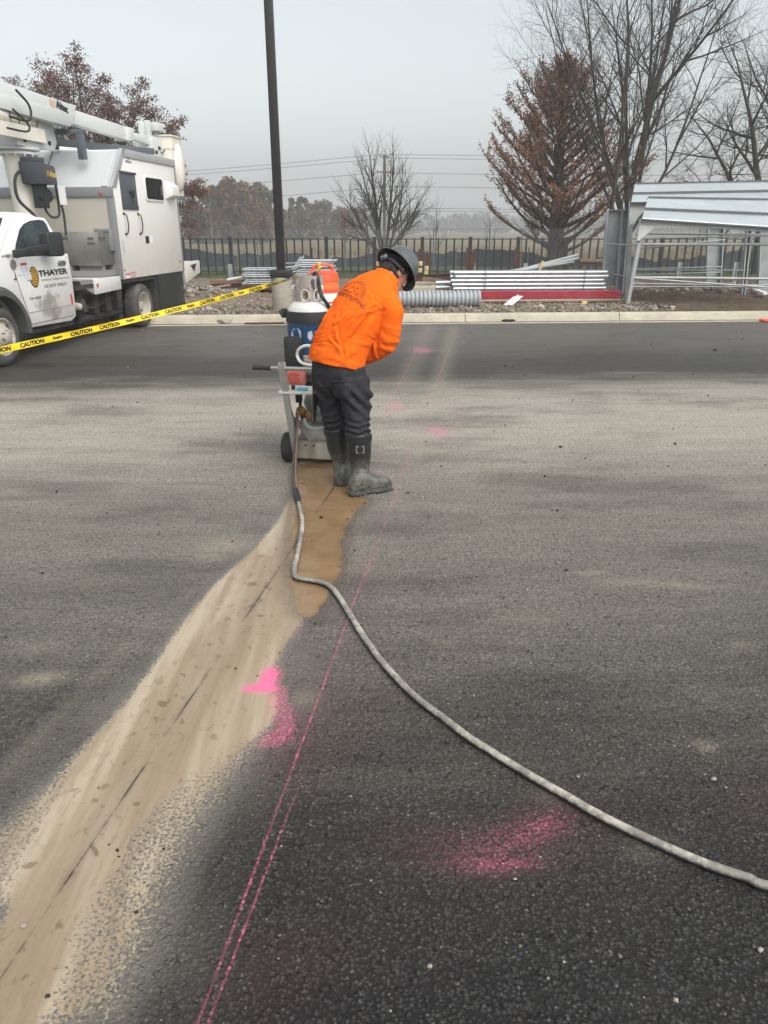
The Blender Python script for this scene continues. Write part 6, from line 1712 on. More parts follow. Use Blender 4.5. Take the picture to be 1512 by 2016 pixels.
b = MB(); b.box(-.005,.43,-.02,.42,.05,.16)                          # lower body
b.v = b.v; body = b.build('body', M_sdirty, saw, bevel=.012)
b = MB(); b.box(-.012,.44,-.034,-.021,.035,.155); b.build('rear_skirt', M_sdirty, body, bevel=.004)
b = MB()
for x, z in ((.10,.135),(.16,.137),(.33,.13)): b.lathe([(0,0),(.008,0),(.006,.008),(0,.008)], 8, (x,-.034,z), (0,-1,0))
b.build('bolt', M_blk, body)
b = MB(); b.hexa([(.02,.02,.161),(.42,.02,.161),(.42,.42,.161),(.02,.42,.161),(.06,.14,.27),(.38,.14,.27),(.38,.40,.27),(.06,.40,.27)]); b.build('engine_deck', M_sdirty, saw, bevel=.01)
def wheel_s(x, nm='wheel'):
    b = MB(); b.lathe([(.05,0),(.085,.0),(.100,.006),(.108,.02),(.109,.035),(.109,.045),(.108,.06),(.100,.074),(.085,.08),(.05,.08)], 36, (x,.0,.109), (1,0,0), close=True)
    w_ = b.build(nm, M_rubber, saw, smooth=50)
    b = MB(); b.lathe([(0,.012),(.052,.012),(.052,.068),(0,.068)], 20, (x,.0,.109), (1,0,0)); b.lathe([(0,-.012),(.02,-.012),(.02,.09),(0,.09)], 12, (x,.0,.109), (1,0,0)); b.build('hub', M_sgrey, w_)
wheel_s(-.075); wheel_s(.435)
# side frames lean back from the axle to the handle
def side_frame(x):
    b = MB()
    pr = [(-.045,.07),(.05,.07),(.03,.30),(-.06,.41),(-.115,.55),(-.215,.55),(-.20,.50),(-.10,.25)]
    b.prism(pr, lambda u,v,s: (s,u,v), x, x+.010)
    b.prism([(-.06,.07),(-.045,.07),(-.10,.25),(-.20,.50),(-.215,.55),(-.232,.55),(-.212,.49),(-.115,.24)], lambda u,v,s: (s,u,v), x-.002, x+.042)
    return b.build('side_frame', M_sgrey, saw, bevel=.003)
side_frame(.005); side_frame(.385)
b = MB(); b.beam((.055,-.05,.30),(.115,.03,.155), .03, .012, up=(1,0,0)); b.beam((.06,.0,.31),(.10,.05,.162), .04,.02); b.build('brace', M_sgrey, saw)
def post(x):
    b = MB(); p, q = Vector((x+.02,-.215,.566)), Vector((x+.02,-.285,.765)); d = (q-p).normalized(); e = Vector((1,0,0)); g = d.cross(e).normalized(); hw = .021
    def ring(c, r): return [c-e*r-g*r, c+e*r-g*r, c+e*r+g*r, c-e*r+g*r]
    b.loft([ring(p,hw), ring(q,hw), ring(q,hw-.004), ring(p,hw-.004)], cap=False)
    b.add(ring(p+d*.05,hw-.004), [(0,1,2,3)])
    return b.build('handle_post', M_sgrey, saw, bevel=0)
post(.005); post(.385)
b = MB(); b.tube([(-.165,-.278,.732),(.505,-.278,.732)], .0135, 12); hb = b.build('handle_bar', M_steel, saw)
for x0, x1 in ((-.178,-.052),(.50,.52)):
    b = MB(); b.tube([(x0,-.278,.732),(x0+.004,-.278,.732),(x0+.02,-.278,.732),(x1-.01,-.278,.732),(x1,-.278,.732)], [.012,.019,.0165,.0165,.018], 12); b.build('grip', M_rubber, hb)
b = MB(); b.prism(rrect(-.025,.45,-.245,-.02,.02), lambda u,v,s: (u,v,s), .552, .566); sh = b.build('shelf', M_whitep, saw, bevel=.002)
b = MB(); b.box(.095,.17,-.20,-.165,.5665,.586); b.build('blue_block', pbr('blue_plastic',(0.10,0.36,0.46),.5), sh, bevel=.003)
b = MB(); b.sphere((.065,-.17,.585),.016,.016,.02,10,6); b.box(.058,.072,-.175,-.165,.566,.60); b.build('knob', M_blk, sh)
b = MB(); b.box(-.035,.095,.0,.07,.567,.655); tk = b.build('red_label_box', pbr('red_label',(0.42,0.075,0.045),.5,0,.1,8.0,dirt=((.6,.45,.4),.4,20.0)), saw, bevel=.006)
b = MB()
for k in range(3): b.box(-.02+.0,.08-.01*k,-.003,-.001,.635-.024*k,.641-.024*k)
b.build('label_lines', M_redd, sh)
# engine behind the shelf
b = MB(); b.box(.09,.36,.10,.36,.271,.50); b.lathe([(0,0),(.088,0),(.095,.02),(.085,.05),(.04,.055),(0,.055)], 8, (.155,.10,.43), (0,-1,0)); b.box(.12,.30,.08,.099,.285,.37)
en = b.build('engine', M_alu, saw, bevel=.012)
b = MB(); b.lathe([(.024,0),(.042,0),(.042,.010),(.024,.010)], 18, (.155,.044,.44), (0,-1,0), close=True); b.lathe([(0,0),(.02,0),(.016,.012),(0,.012)], 12, (.155,.044,.44), (0,-1,0)); b.build('recoil_hub', M_steel, en)
b = MB(); b.beam((.215,-.03,.55),(.265,-.03,.30),.05,.035); b.box(.03,.06,-.01,.03,.44,.55); b.tube([(.07,-.02,.55),(.075,-.02,.47),(.06,.0,.42)],.012,8); b.box(.28,.33,-.02,.04,.16,.30); b.beam((.26,-.04,.33),(.29,-.03,.19),.022,.022); b.build('black_strut', M_blk, saw, bevel=.004)
b = MB(); b.lathe([(0,0),(.034,0),(.03,.03),(.02,.035),(0,.04)], 14, (.085,-.06,.40), (0,-1,0)); b.lathe([(0,0),(.045,0),(.045,.02),(0,.02)], 12, (.11,-.02,.35), (0,-1,0)); b.tube([(.075,-.10,.41),(.07,-.11,.385),(.068,-.11,.36)],.014,10); b.box(.075,.10,-.12,-.085,.405,.42); b.build('water_valve', M_brass, saw, bevel=.003)
b = MB(); b.tube(catmull([(.105,-.06,.34),(.12,-.075,.30),(.17,-.08,.275),(.24,-.07,.285),(.30,-.05,.34)],6), .013, 8); b.build('grey_hose', pbr('grey_hose',(0.36,0.39,0.40),.45), saw)
b = MB(); b.tube(catmull([(.20,.05,.81),(.12,.05,.835),(.055,.06,.81),(.035,.07,.76),(.07,.05,.715),(.15,.04,.70),(.25,.04,.70)],6), .011, 8); b.build('white_hose', pbr('white_hose',(0.66,0.66,0.62),.35), saw)
b = MB(); b.box(-.085,.03,.22,.26,.56,.86); b.prism(rrect(-.10,.02,.66,.875,.02), lambda u,v,s: (u,s,v), .205, .221); b.box(-.10,.25,.22,.62,.545,.562); b.box(-.14,-.09,.21,.222,.668,.676); b.box(.02,.08,.30,.55,.27,.546); b.box(.30,.36,.30,.55,.27,.546); b.build('tank_bracket', M_blk, saw, bevel=.004)
# propane tank, strapped to its bracket
TC = (.047, .42)
b = MB(); b.lathe([(0,.60),(.105,.60),(.112,.612),(.12,.645),(.150,.665),(.166,.70),(.169,.75),(.169,1.0),(.162,1.045),(.142,1.08),(.108,1.102),(.06,1.113),(0,1.115)], 44, (*TC,0)); tank = b.build('propane_tank', M_whitep, saw, smooth=50)
b = MB(); b.lathe([(.1705,.955),(.178,.957),(.178,1.03),(.174,1.04),(.1675,1.035)], 44, (*TC,0)); b.lathe([(.1700,.965),(.1715,.955)], 44, (*TC,0)); b.lathe([(.1698,.71),(.1712,.93),(.1712,.956)], 44, (*TC,0)) if False else None; b.build('black_band', M_blk, tank, smooth=40)
b = MB(); b.box(TC[0]-.205,TC[0]-.172,TC[1]-.05,TC[1]+.0,.985,1.05); b.lathe([(0,0),(.012,0),(.012,.05),(0,.05)],8,(TC[0]-.19,TC[1]-.06,.995),(-.5,0,1)); b.build('strap_clasp', M_blk, tank, bevel=.004)
b = MB(); n_ = 26
def arcp(a, z, r=.1708): return (TC[0]+r*math.sin(R(a)), TC[1]-r*math.cos(R(a)), z)
vs = []; lo = []
for i in range(n_+1):
    a = -78+156*i/n_; f = (a/78.0); zl = .735 + .20*abs(f)**2.2; lo.append(zl)
    for k in range(5): vs.append(arcp(a, zl+(.953-zl)*k/4))
b.add(vs, [(i*5+k,(i+1)*5+k,(i+1)*5+k+1,i*5+k+1) for i in range(n_) for k in range(4)]); b.build('blue_label', pbr('blue_label',(0.008,0.060,0.145),.35,0,.3,9.0), tank, normals=False)
b = MB(); b.add([arcp(a,z,.1722) for a,z in ((-9,.905),(-16,.925),(-30,.92),(-38,.90),(-42,.87),(-36,.85),(-34,.81),(-28,.80),(-26,.775),(-21,.79),(-19,.83),(-14,.79),(-11,.80),(-9,.85))], [tuple(range(14))]); b.add([arcp(a,z,.1722) for a,z in ((18,.91),(8,.90),(7,.86),(14,.84),(20,.87))], [tuple(range(5))]); b.build('pale_print', pbr('pale_print',(0.48,0.50,0.60),.45,0,.2,40.0), tank, normals=False)
b = MB(); b.add([arcp(a,z,.1718) for a,z in ((-7,.945),(-8,.80),(4,.80),(30,.84),(30,.945),(10,.945))], [tuple(range(6))]); b.build('dark_print', M_blk, tank, normals=False)
b = MB(); b.add([arcp(-78+156*i/n_, lo[i]-.004*k, .1716) for k in (0,1.6) for i in range(n_+1)], [(i,i+1,n_+2+i,n_+1+i) for i in range(n_)]); b.build('label_edge', M_white, tank, normals=False)
M_collar = pbr('primer_grey_collar', (0.33,0.295,0.26), .5, .1, .12, 8.0, dirt=((.52,.50,.46),.5,6.0))
b = MB(); n_ = 48; rows = [1.09,1.105,1.15,1.165,1.20,1.215,1.262,1.285]
vs, fs = [], []
for th_ in (.104, .1005):
    for z in rows:
        for i in range(n_): a = 2*math.pi*i/n_; vs.append((TC[0]+th_*math.cos(a), TC[1]+th_*math.sin(a), z))
nr = len(rows)
def hole(i, k):
    a = (i+.5)/n_*360
    for c, w_, k0, k1 in ((266,17,1,4),(316,17,1,4),(232,9,4,6),(300,9,4,6),(40,26,1,5),(130,26,1,5),(90,10,1,3)):
        if abs((a-c+180)%360-180) < w_ and k0 <= k < k1: return True
    return False
for t_ in (0,1):
    for k in range(nr-1):
        for i in range(n_):
            if hole(i,k): continue
            o_ = t_*nr*n_; q = (o_+k*n_+i, o_+k*n_+(i+1)%n_, o_+(k+1)*n_+(i+1)%n_, o_+(k+1)*n_+i)
            fs.append(q if t_ == 0 else q[::-1])
for i in range(n_): a_ = (nr-1)*n_; fs.append((a_+i, a_+(i+1)%n_, nr*n_+a_+(i+1)%n_, nr*n_+a_+i))
for k in range(nr-1):
    for i in range(n_):
        if not hole(i,k):
            for (di, e) in ((1,1),(-1,0)):
                if hole((i+di)%n_, k): v0, v1 = k*n_+(i+e)%n_, (k+1)*n_+(i+e)%n_; fs.append((v0, v1, v1+nr*n_, v0+nr*n_))
            for (dk, e) in ((1,1),(-1,0)):
                if 0 <= k+dk < nr-1 and hole(i, k+dk): v0, v1 = (k+e)*n_+i, (k+e)*n_+(i+1)%n_; fs.append((v0, v1, v1+nr*n_, v0+nr*n_))
b.add(vs, fs); b.build('collar', M_collar, tank, normals=False, smooth=40)
b = MB()
for a in (205, 335):
    ca, sa = math.cos(R(a)), math.sin(R(a)); b.tube([(TC[0]+.105*ca, TC[1]+.105*sa, 1.215),(TC[0]+.122*ca, TC[1]+.122*sa, 1.205),(TC[0]+.12*ca, TC[1]+.12*sa, 1.19)], .010, 8)
b.tube([(TC[0]-.004+.030*math.cos(a), TC[1]-math.sqrt(.1075**2-(.030*math.cos(a)-.004)**2), 1.152+.040*math.sin(a)) for a in np.linspace(0,2*math.pi,25)], .0045, 6)
b.tube([(TC[0]+.1075*math.sin(R(46)+.24*math.cos(a)), TC[1]-.1075*math.cos(R(46)+.24*math.cos(a)), 1.152+.040*math.sin(a)) for a in np.linspace(0,2*math.pi,25)], .0045, 6)
b.build('collar_lip', M_whitep, tank)
b = MB(); b.lathe([(0,0),(.022,0),(.022,.06),(.015,.065),(0,.065)], 14, (TC[0],TC[1],1.11)); b.lathe([(0,0),(.03,0),(.03,.02),(0,.022)], 8, (TC[0]+.01,TC[1]-.05,1.15), (0,-1,.1)); b.build('valve', M_brass, tank)
b = MB(); b.sphere((TC[0]-.01,TC[1],1.235),.045,.03,.02,12,6); b.box(TC[0]+.03,TC[0]+.05,TC[1]-.02,TC[1]+.01,1.15,1.31); b.build('regulator', M_alu, tank)
b = MB(); b.tube(catmull([(TC[0]+.03,TC[1]-.01,1.26),(TC[0]+.06,TC[1]-.03,1.30),(TC[0]+.085,TC[1]-.06,1.26),(TC[0]+.10,TC[1]-.07,1.18),(TC[0]+.13,TC[1]-.08,1.12),(TC[0]+.2,TC[1],1.0)],6), .014, 8); b.build('gas_hose', M_blk, tank)
b = MB(); b.lathe([(.175,0),(.19,.01),(.19,.075),(.17,.09),(.02,.09),(.02,0)], 3, (.60,.20,.0)) if False else None
b.lathe([(0,0),(.165,0),(.165,.004),(0,.004)], 40, (.29,.24,.08), (1,0,0)); b.build('saw_blade', M_steel, saw)

# ================================================================ HOSE on the ground
def hose_material(name, base, chalk, lo=.45, hi=.6):
    m_ = bpy.data.materials.new(name); t = NT(m_); co = t.pos(); g = t.n('ShaderNodeNewGeometry'); s_ = t.n('ShaderNodeSeparateXYZ'); t.l(g.outputs['Normal'], s_.inputs[0])
    n = t.noise(co, 38.0, 6.0, .75); n2 = t.noise(co, 4.5, 4.0, .7)
    f = t.step(t.math('ADD', t.math('MULTIPLY', n, .5), t.math('MULTIPLY', n2, .5)), lo, hi)
    f2 = t.step(t.math('ADD', s_.outputs[2], t.math('MULTIPLY', t.math('SUBTRACT', n, .5), 1.4)), -.25, .65)      # chalk colour fades toward the underside
    c = t.mix(t.math('MULTIPLY', f2, t.math('MULTIPLY_ADD', f, .55, .38)), base, chalk)
    t.bsdf(c, t.math('MULTIPLY_ADD', f, .35, .42), 0, .45, t.bump(n, .3, .004))
    return m_
M_hose = hose_material('chalky_hose', (0.030,0.030,0.030), (0.46,0.43,0.365))
M_hose2 = hose_material('copper_brown_hose', (0.14,0.055,0.035), (0.36,0.27,0.20), .5, .7)
M_hose3 = hose_material('dark_hose', (0.02,0.02,0.021), (0.16,0.14,0.115), .5, .75)
hs_ = thing('water_hose', 'long chalky black water hose curving from the saw to the lower right corner', 'hose', tuple(gnd(585,1140)))
hp = [gnd(x,y,.015) for x, y in ((584,972),(590,1000),(595,1030),(592,1058),(586,1090),(580,1118),(582,1136),(600,1141),(628,1146),(650,1155),(668,1176),(690,1212),(715,1252),(748,1298),(785,1340),(825,1378),(868,1410),(920,1450),(975,1485),(1040,1525),(1110,1565),(1180,1605),(1250,1640),(1320,1672),(1400,1705),(1470,1728),(1530,1748))]
hp += [Vector((1.35,1.36,.015)), Vector((1.9,1.25,.015)), Vector((2.6,1.3,.015))]
hp[5].z = .02
b = MB(); b.tube(catmull(hp, 7), .0135, 14); b.build('hose', M_hose, hs_, ws=True, smooth=80)
v0 = SO + SX*.066 + SF*(-.11) + Vector((0,0,.36))
ua = catmull([v0, v0+Vector((-.004,-.03,-.10)), v0+Vector((-.008,-.16,-.25)), gnd(580,925,.05), gnd(581,950,.02), gnd(584,974,.016)], 8)
b = MB(); b.tube([p+Vector((-.009,0,0)) for p in ua], .0075, 8); b.build('dark_line', M_hose3, hs_, ws=True, smooth=80)
b = MB(); b.tube([p+Vector((.006,0,.003)) for p in ua], .0072, 8); b.build('copper_line', M_hose2, hs_, ws=True, smooth=80)
b = MB(); c0, c1 = gnd(582,964,.018), gnd(588,990,.016); dd = (c1-c0)
b.tube([c0, c0+dd*.15, c0+dd*.2, c0+dd*.75, c0+dd*.8, c1], [.016,.016,.020,.020,.017,.017], 12); b.build('coupling', M_blk, hs_, ws=True)

# ================================================================ WORKER
def remesh(name, mb, vox, mat_, smooth_it=6, parent=None, fac=.5, fn=None, **k):
    tmp = mb.build('tmp', mat_, ws=True, smooth=0)
    md = tmp.modifiers.new('r', 'REMESH'); md.mode = 'VOXEL'; md.voxel_size = vox
    if smooth_it:
        sm = tmp.modifiers.new('s', 'SMOOTH'); sm.factor = fac; sm.iterations = smooth_it
    dg = bpy.context.evaluated_depsgraph_get()
    me = bpy.data.meshes.new_from_object(tmp.evaluated_get(dg)); me.name = name
    old = tmp.data; bpy.data.objects.remove(tmp); bpy.data.meshes.remove(old)
    if fn:
        n = len(me.vertices); co = np.empty(n*3, np.float32); me.vertices.foreach_get('co', co); co = co.reshape(-1,3)
        no = np.empty(n*3, np.float32); me.vertex_normals.foreach_get('vector', no); no = no.reshape(-1,3)
        me.vertices.foreach_set('co', fn(co.astype(float), no.astype(float)).astype(np.float32).ravel()); me.update()
    if parent is not None:
        me.transform(wmat(parent).inverted())
    me.materials.clear(); me.materials.append(mat_)
    me.polygons.foreach_set('use_smooth', [True]*len(me.polygons))
    o = bpy.data.objects.new(name, me); COL.objects.link(o)
    if parent is not None: o.parent = parent
    return tag(o, **k)
def V3(*a): return Vector(a)
BR = V3(.76,-.65,0).normalized()                  # the worker's right
BF = V3(.65,.76,0).normalized()                   # the way the hips face
def ring(c, a, bb, ax, n=28, sq=2.3):
    ax = Vector(ax).normalized(); r = (BR-ax*BR.dot(ax)).normalized(); f = ax.cross(r).normalized(); out = []
    for i in range(n):
        t = 2*math.pi*i/n; ct, st_ = math.cos(t), math.sin(t)
        x = math.copysign(abs(ct)**(2/sq), ct); y = math.copysign(abs(st_)**(2/sq), st_)
        out.append(Vector(c)+r*a*x+f*bb*y)
    return out
def body_loft(mb, secs, n=28):
    C_ = [Vector(s[0]) for s in secs]; k = len(C_)
    mb.loft([ring(C_[i], secs[i][1], secs[i][2], (C_[min(i+1,k-1)]-C_[max(i-1,0)]), n) for i in range(k)])
def limb_(mb, pts, n=16): mb.tube(catmull([p for p, r in pts], 4), np.interp(np.linspace(0,len(pts)-1,(len(pts)-1)*4+1), range(len(pts)), [r for p, r in pts]), n)

HC = V3(.066, 4.90, 1.338); HA = V3(.60,.60,.53).normalized(); HF = (V3(.6,.29,-.74) - HA*V3(.6,.29,-.74).dot(HA)).normalized(); HR = HF.cross(HA).normalized()
HM = Matrix((HF, HR, HA)).transposed()             # local x face, y right, z crown
def H(f, r, a): return HC + HF*f + HR*r + HA*a
barw = lambda s: SO + SX*s + SF*(-.278) + V3(0,0,.732)
skin = bpy.data.materials.new('skin'); t_ = NT(skin); co_ = t_.co(); n_s = t_.noise(co_, 30, 4.0)
bs_ = t_.bsdf(t_.mix(n_s, (0.40,0.185,0.125), (0.52,0.27,0.19)), .5, 0, .4, t_.bump(t_.noise(co_, 220, 2.0), .15, .002)); bs_.inputs['Subsurface Weight'].default_value = .12; bs_.inputs['Subsurface Radius'].default_value = (.01,.004,.002)
b = MB()
b.sphere(HC, .093,.074,.100, 20, 12, HM); b.sphere(H(.045,0,-.055), .058,.052,.052, 16, 9, HM); b.sphere(H(.075,0,-.095), .030,.032,.026, 12, 8, HM)
b.sphere(H(.098,0,-.022), .020,.012,.024, 10, 7, HM); b.sphere(H(.082,0,.012), .02,.05,.012, 10, 7, HM); b.sphere(H(.095,0,-.062), .012,.024,.009, 10, 6, HM)
for s in (-1,1):
    b.sphere(H(-.002,.077*s,-.012), .020,.010,.031, 10, 7, HM); b.sphere(H(.012,.074*s,-.03), .010,.008,.014, 8, 6, HM); b.sphere(H(.082,.03*s,-.008), .014,.016,.010, 8, 6, HM)
limb_(b, [(V3(-.03,4.80,1.24),.075),(V3(.015,4.835,1.30),.062),(H(-.035,0,-.075),.058),(H(-.02,0,-.02),.06)])
body_loft(b, [(V3(-.29,4.665,.66),.11,.09),(V3(-.285,4.668,.78),.14,.11),(V3(-.24,4.69,.95),.13,.10),(V3(-.15,4.74,1.12),.15,.11),(V3(-.06,4.79,1.22),.14,.09),(V3(-.02,4.81,1.26),.07,.06)], 20)
SHR, ELR = V3(.025,4.665,1.165), V3(.005,4.665,.935); SHL, ELL = V3(-.195,4.87,1.19), V3(-.10,5.0,.96)
HRp, HLp = barw(.462)+V3(0,-.02,.022), barw(.362)+V3(0,.0,.030)
for sh_, el_, hd_ in ((SHR,ELR,HRp),(SHL,ELL,HLp)):
    limb_(b, [(sh_,.055),(sh_.lerp(el_,.5),.046),(el_,.038),(el_.lerp(hd_,.5),.034),(hd_.lerp(el_,.16),.026),(hd_.lerp(el_,.06),.028)])
for hip, kn, an in ((V3(-.20,4.61,.72),V3(-.168,4.57,.42),V3(-.15,4.52,.10)),(V3(-.365,4.72,.72),V3(-.318,4.722,.42),V3(-.275,4.715,.10))):
    limb_(b, [(hip,.09),(hip.lerp(kn,.5),.07),(kn,.052),(kn.lerp(an,.35),.050),(an,.034)])
for s0, hd_ in ((.462,HRp),(.362,HLp)):               # hands closed round the bar
    b.sphere(barw(s0)+V3(0,-.012,.024), .040,.022,.020, 14, 8)
    for k, (L_, rr_) in enumerate(((.8,.0082),(1.0,.0086),(.96,.0084),(.78,.0074))):
        c = barw(s0-.031+.0205*k); pts = []
        for j in range(7):
            a = R(125 - 215*L_*j/6); pts.append(c + V3(0, -math.cos(a)*.0225, math.sin(a)*.0225) + (V3(0,-.006,.006) if j == 0 else V3(0,0,0)))
        b.tube(pts, [rr_*1.1]+[rr_]*5+[rr_*.85], 8)
    pts = [barw(s0-.036)+V3(0,-.022,.016), barw(s0-.048)+V3(0,-.022,-.004), barw(s0-.046)+V3(0,-.012,-.020), barw(s0-.038)+V3(0,.004,-.024)]
    b.tube(catmull(pts,3), np.linspace(.0115,.0085,10), 8)
person = remesh('person', b, .0048, skin, 3)
pc_ = V3(-.25,4.66,0)
person.data.transform(Matrix.Translation(-pc_)); person.location = pc_
tag(person, 'person in an orange long-sleeved shirt, dark trousers and rubber boots stooping over the saw', 'person')

# eyes and mouth (turned to the ground)
b = MB()
for s in (-1,1): b.sphere(H(.0865,.031*s,-.008), .0105,.0105,.0105, 10, 7, HM)
b.build('eye', pbr('eye_white',(0.7,0.68,0.65),.2), person, ws=True)
# ---- hair
M_hair = pbr('dark_hair', (0.016,0.011,0.009), .55, 0, .4, 60.0, bump=.8, bscale=160, stretch=(1,1,1))
def hair_fn(co, no):
    n = vnoise(co[:,0]+co[:,2]*.7, co[:,1]-co[:,2]*.4, 60, 3)-.5 + .6*(vnoise(co[:,0]*1.3-co[:,1], co[:,2], 120, 4)-.5)
    return co + no*(n*.012)[:,None]
b = MB(); b.sphere(H(-.020,0,.002), .092,.082,.100, 20, 12, HM); b.sphere(H(-.058,0,-.050), .046,.066,.052, 16, 9, HM); b.sphere(H(-.02,0,-.03), .062,.079,.055, 16, 9, HM); b.sphere(H(.012,.068,.02), .022,.010,.035, 8, 6, HM)
remesh('hair', b, .005, M_hair, 2, person, fn=hair_fn)
# ---- hard hat with a full brim
M_hat = pbr('graphite_hard_hat', (0.075,0.083,0.087), .32, 0, .03, 2.0, coat=.3)
M_hatin = pbr('black_hat_lining', (0.010,0.010,0.011), .5)
b = MB(); rings = []
n_ = 48
prof = [(1.315,-.002),(1.33,.0),(1.32,.006),(1.10,.022),(1.02,.034),(1.0,.05),(.965,.085),(.87,.122),(.70,.148),(.45,.165),(.2,.172),(.02,.173)]
def hring(r, z, inner=0.0): return [H(-.005+(.120-inner)*r*math.cos(a)*(1.0), (.105-inner)*r*math.sin(a), .026+z*.9-inner) for a in np.linspace(0,2*math.pi,n_,endpoint=False)]
b.loft([hring(r,z) for r, z in prof], cap=False)
b.add(hring(.02,.173), [tuple(range(n_))])
hat = b.build('hard_hat', M_hat, person, ws=True, smooth=50)
b = MB(); b.loft([hring(1.318,-.003),hring(1.30,.001),hring(1.09,.017),hring(1.0,.022),hring(.965,.045),hring(.93,.08),hring(.82,.115),hring(.6,.14),hring(.02,.162)], cap=False); b.build('lining', M_hatin, hat, ws=True, smooth=60)
b = MB()
for a_ in (-.03,.0,.03):
    b.tube([H(.115*math.cos(t)-.005, a_+.0, .026+.150*math.sin(t)*(.985)+.006) for t in np.linspace(.45,2.7,16)], [.004]+[.008]*14+[.004], 6)
b.build('ridge', M_hat, hat, ws=True)
b = MB(); b.tube([H(-.110*math.cos(t)-.003, .093*math.sin(t), -.012+.0*t) for t in np.linspace(-1.7,1.7,24)], .009, 8); b.tube([H(-.112*math.cos(t)-.003, .10*math.sin(t), .035-.01*math.cos(t)) for t in np.linspace(-1.6,1.6,20)], .006, 6); b.build('headband', M_blk, hat, ws=True)
b = MB(); kc = H(-.114,0.01,-.012); b.lathe([(.012,.0),(.024,0),(.026,.012),(.022,.02),(.014,.02),(.012,.012),(0,.012)], 20, kc, -HF); b.build('ratchet_knob', pbr('grey_knob',(0.10,0.105,0.11),.4), hat, ws=True)

# ---- shirt
def cloth(name, col, sc, bmp, rough=.85, fleck=None):
    m_ = bpy.data.materials.new(name); t = NT(m_); co = t.co()
    n = t.noise(co, sc, 5.0, .6); w_ = t.noise(co, 900, 2.0); f = t.noise(t.scale(co,(1,1,.5)), 14, 4.0, .6, .6)
    c = t.mix(n, C3(col,.90), C3(col,1.06))
    if fleck: c = t.mix(t.math('MULTIPLY', t.step(t.noise(co, 9.0, 6.0, .7), .52, .78), fleck[1]), c, fleck[0])
    t.bsdf(c, rough, 0, .15, t.bump(w_, .15, .002, t.bump(f, bmp, .02)))
    return m_
M_shirt = cloth('orange_cotton', (0.84,0.135,0.007), 4.0, .25)
SP0, SPD = V3(-.30,4.655,.82), (V3(.0,4.825,1.30)-V3(-.30,4.655,.82)).normalized()
SU = (BR - SPD*BR.dot(SPD)).normalized(); SB = SU.cross(SPD).normalized()          # across the back; out of the back or belly
SB = SB if SB.dot(V3(0,-1,0)) > 0 else -SB
folds = [((.17,.36),(.11,.12),.011,.013),((.15,.34),(.07,.10),.010,.010),((.12,.33),(.02,.08),.011,.009),((.18,.30),(.16,.05),.010,.011),((.08,.30),(-.03,.10),.013,.007),
         ((-.16,.04),(.02,.09),.009,.008),((-.17,.08),(-.02,.13),.010,.006),((-.15,.01),(.06,.04),.008,.007),((.02,.10),(.13,.03),.010,.008),((.0,.22),(.10,.06),.012,.007),((-.05,.40),(.06,.37),.012,.004),((.165,.40),(.13,.22),.008,.008),((.05,.28),(.0,.03),.009,.006),((-.10,.26),(-.14,.06),.010,.006),((.13,.20),(.16,.02),.008,.007),((-.18,.015),(-.05,.035),.006,.006),((.10,.42),(.17,.40),.010,.005)]
def shirt_fn(co, no):
    rel = co-np.array(SP0); u = rel@np.array(SU); v = rel@np.array(SPD); back = np.clip((no@np.array(SB)+.15)/.6, 0, 1)
    d = np.zeros(len(co)); P = np.stack([u,v],1)
    for a, c, w_, amp in folds:
        a, c = np.array(a), np.array(c); ab = c-a; L_ = np.linalg.norm(ab)
        t = ((P-a)@ab)/(ab@ab); tc = np.clip(t,0,1); nrm = np.array([-ab[1],ab[0]])/L_
        s = (P-a-tc[:,None]*ab)@nrm + .010*np.sin(tc*5+a[0]*40)
        e = np.exp(-np.maximum(np.abs(t-.5)-.5,0)**2*30)*np.sin(np.clip(tc,.06,.94)*math.pi)**.5
        d += 1.3*amp*e*(np.exp(-(s/(w_*.75))**2) - .8*np.exp(-((s-w_*1.35)/(w_*.8))**2))
    d *= back
    d += .010*(vnoise(u*1.0+v*.5, v*.6-u*.4, 13, 21)-.5) + .006*(vnoise(u-v*.6, v*.8+co[:,2], 27, 22)-.5)
    # sleeve creases at the elbow
    q = co-np.array(ELR); el = np.exp(-(np.linalg.norm(q,axis=1)/.10)**2)
    d += .0055*el*np.sin(q[:,2]*95+q[:,0]*80+6*vnoise(q[:,0],q[:,2],14,41))*vnoise(q[:,0]+q[:,1],q[:,2],22,42)*1.6
    # hem band
    hem = np.exp(-((v+.005)/.012)**2); d += .003*hem
    return co + no*d[:,None]
b = MB()
body_loft(b, [(V3(-.305,4.652,.800),.192,.150),(V3(-.298,4.656,.835),.193,.152),(V3(-.268,4.672,.915),.186,.150),(V3(-.222,4.70,1.005),.184,.150),(V3(-.165,4.732,1.095),.190,.150),(V3(-.105,4.766,1.175),.192,.142),(V3(-.045,4.80,1.243),.175,.118),(V3(.0,4.825,1.288),.115,.088),(V3(.018,4.838,1.312),.082,.074)], 32)
limb_(b, [(V3(-.03,4.71,1.185),.085),(SHR+V3(.012,-.004,-.02),.083),(V3(.034,4.655,1.06),.078),(ELR+V3(.006,0,.0),.073),(ELR.lerp(HRp,.45),.062),(ELR.lerp(HRp,.80),.047)], 18)
limb_(b, [(V3(-.14,4.81,1.19),.085),(SHL,.075),(SHL.lerp(ELL,.5),.070),(ELL,.062),(ELL.lerp(HLp,.5),.053),(ELL.lerp(HLp,.82),.043)], 18)
shirt = remesh('shirt', b, .006, M_shirt, 8, person, fn=shirt_fn)
b = MB(); cA = V3(.018,4.838,1.312)
b.loft([[Vector(p) for p in ring(cA+SPD*z, r_*1.0, r_*.92, SPD+HA*.3, 32)] for r_, z in ((.086,-.004),(.083,.012),(.078,.016),(.074,.010),(.076,-.01))], cap=False); b.build('collar', M_shirt, shirt, ws=True, smooth=60)
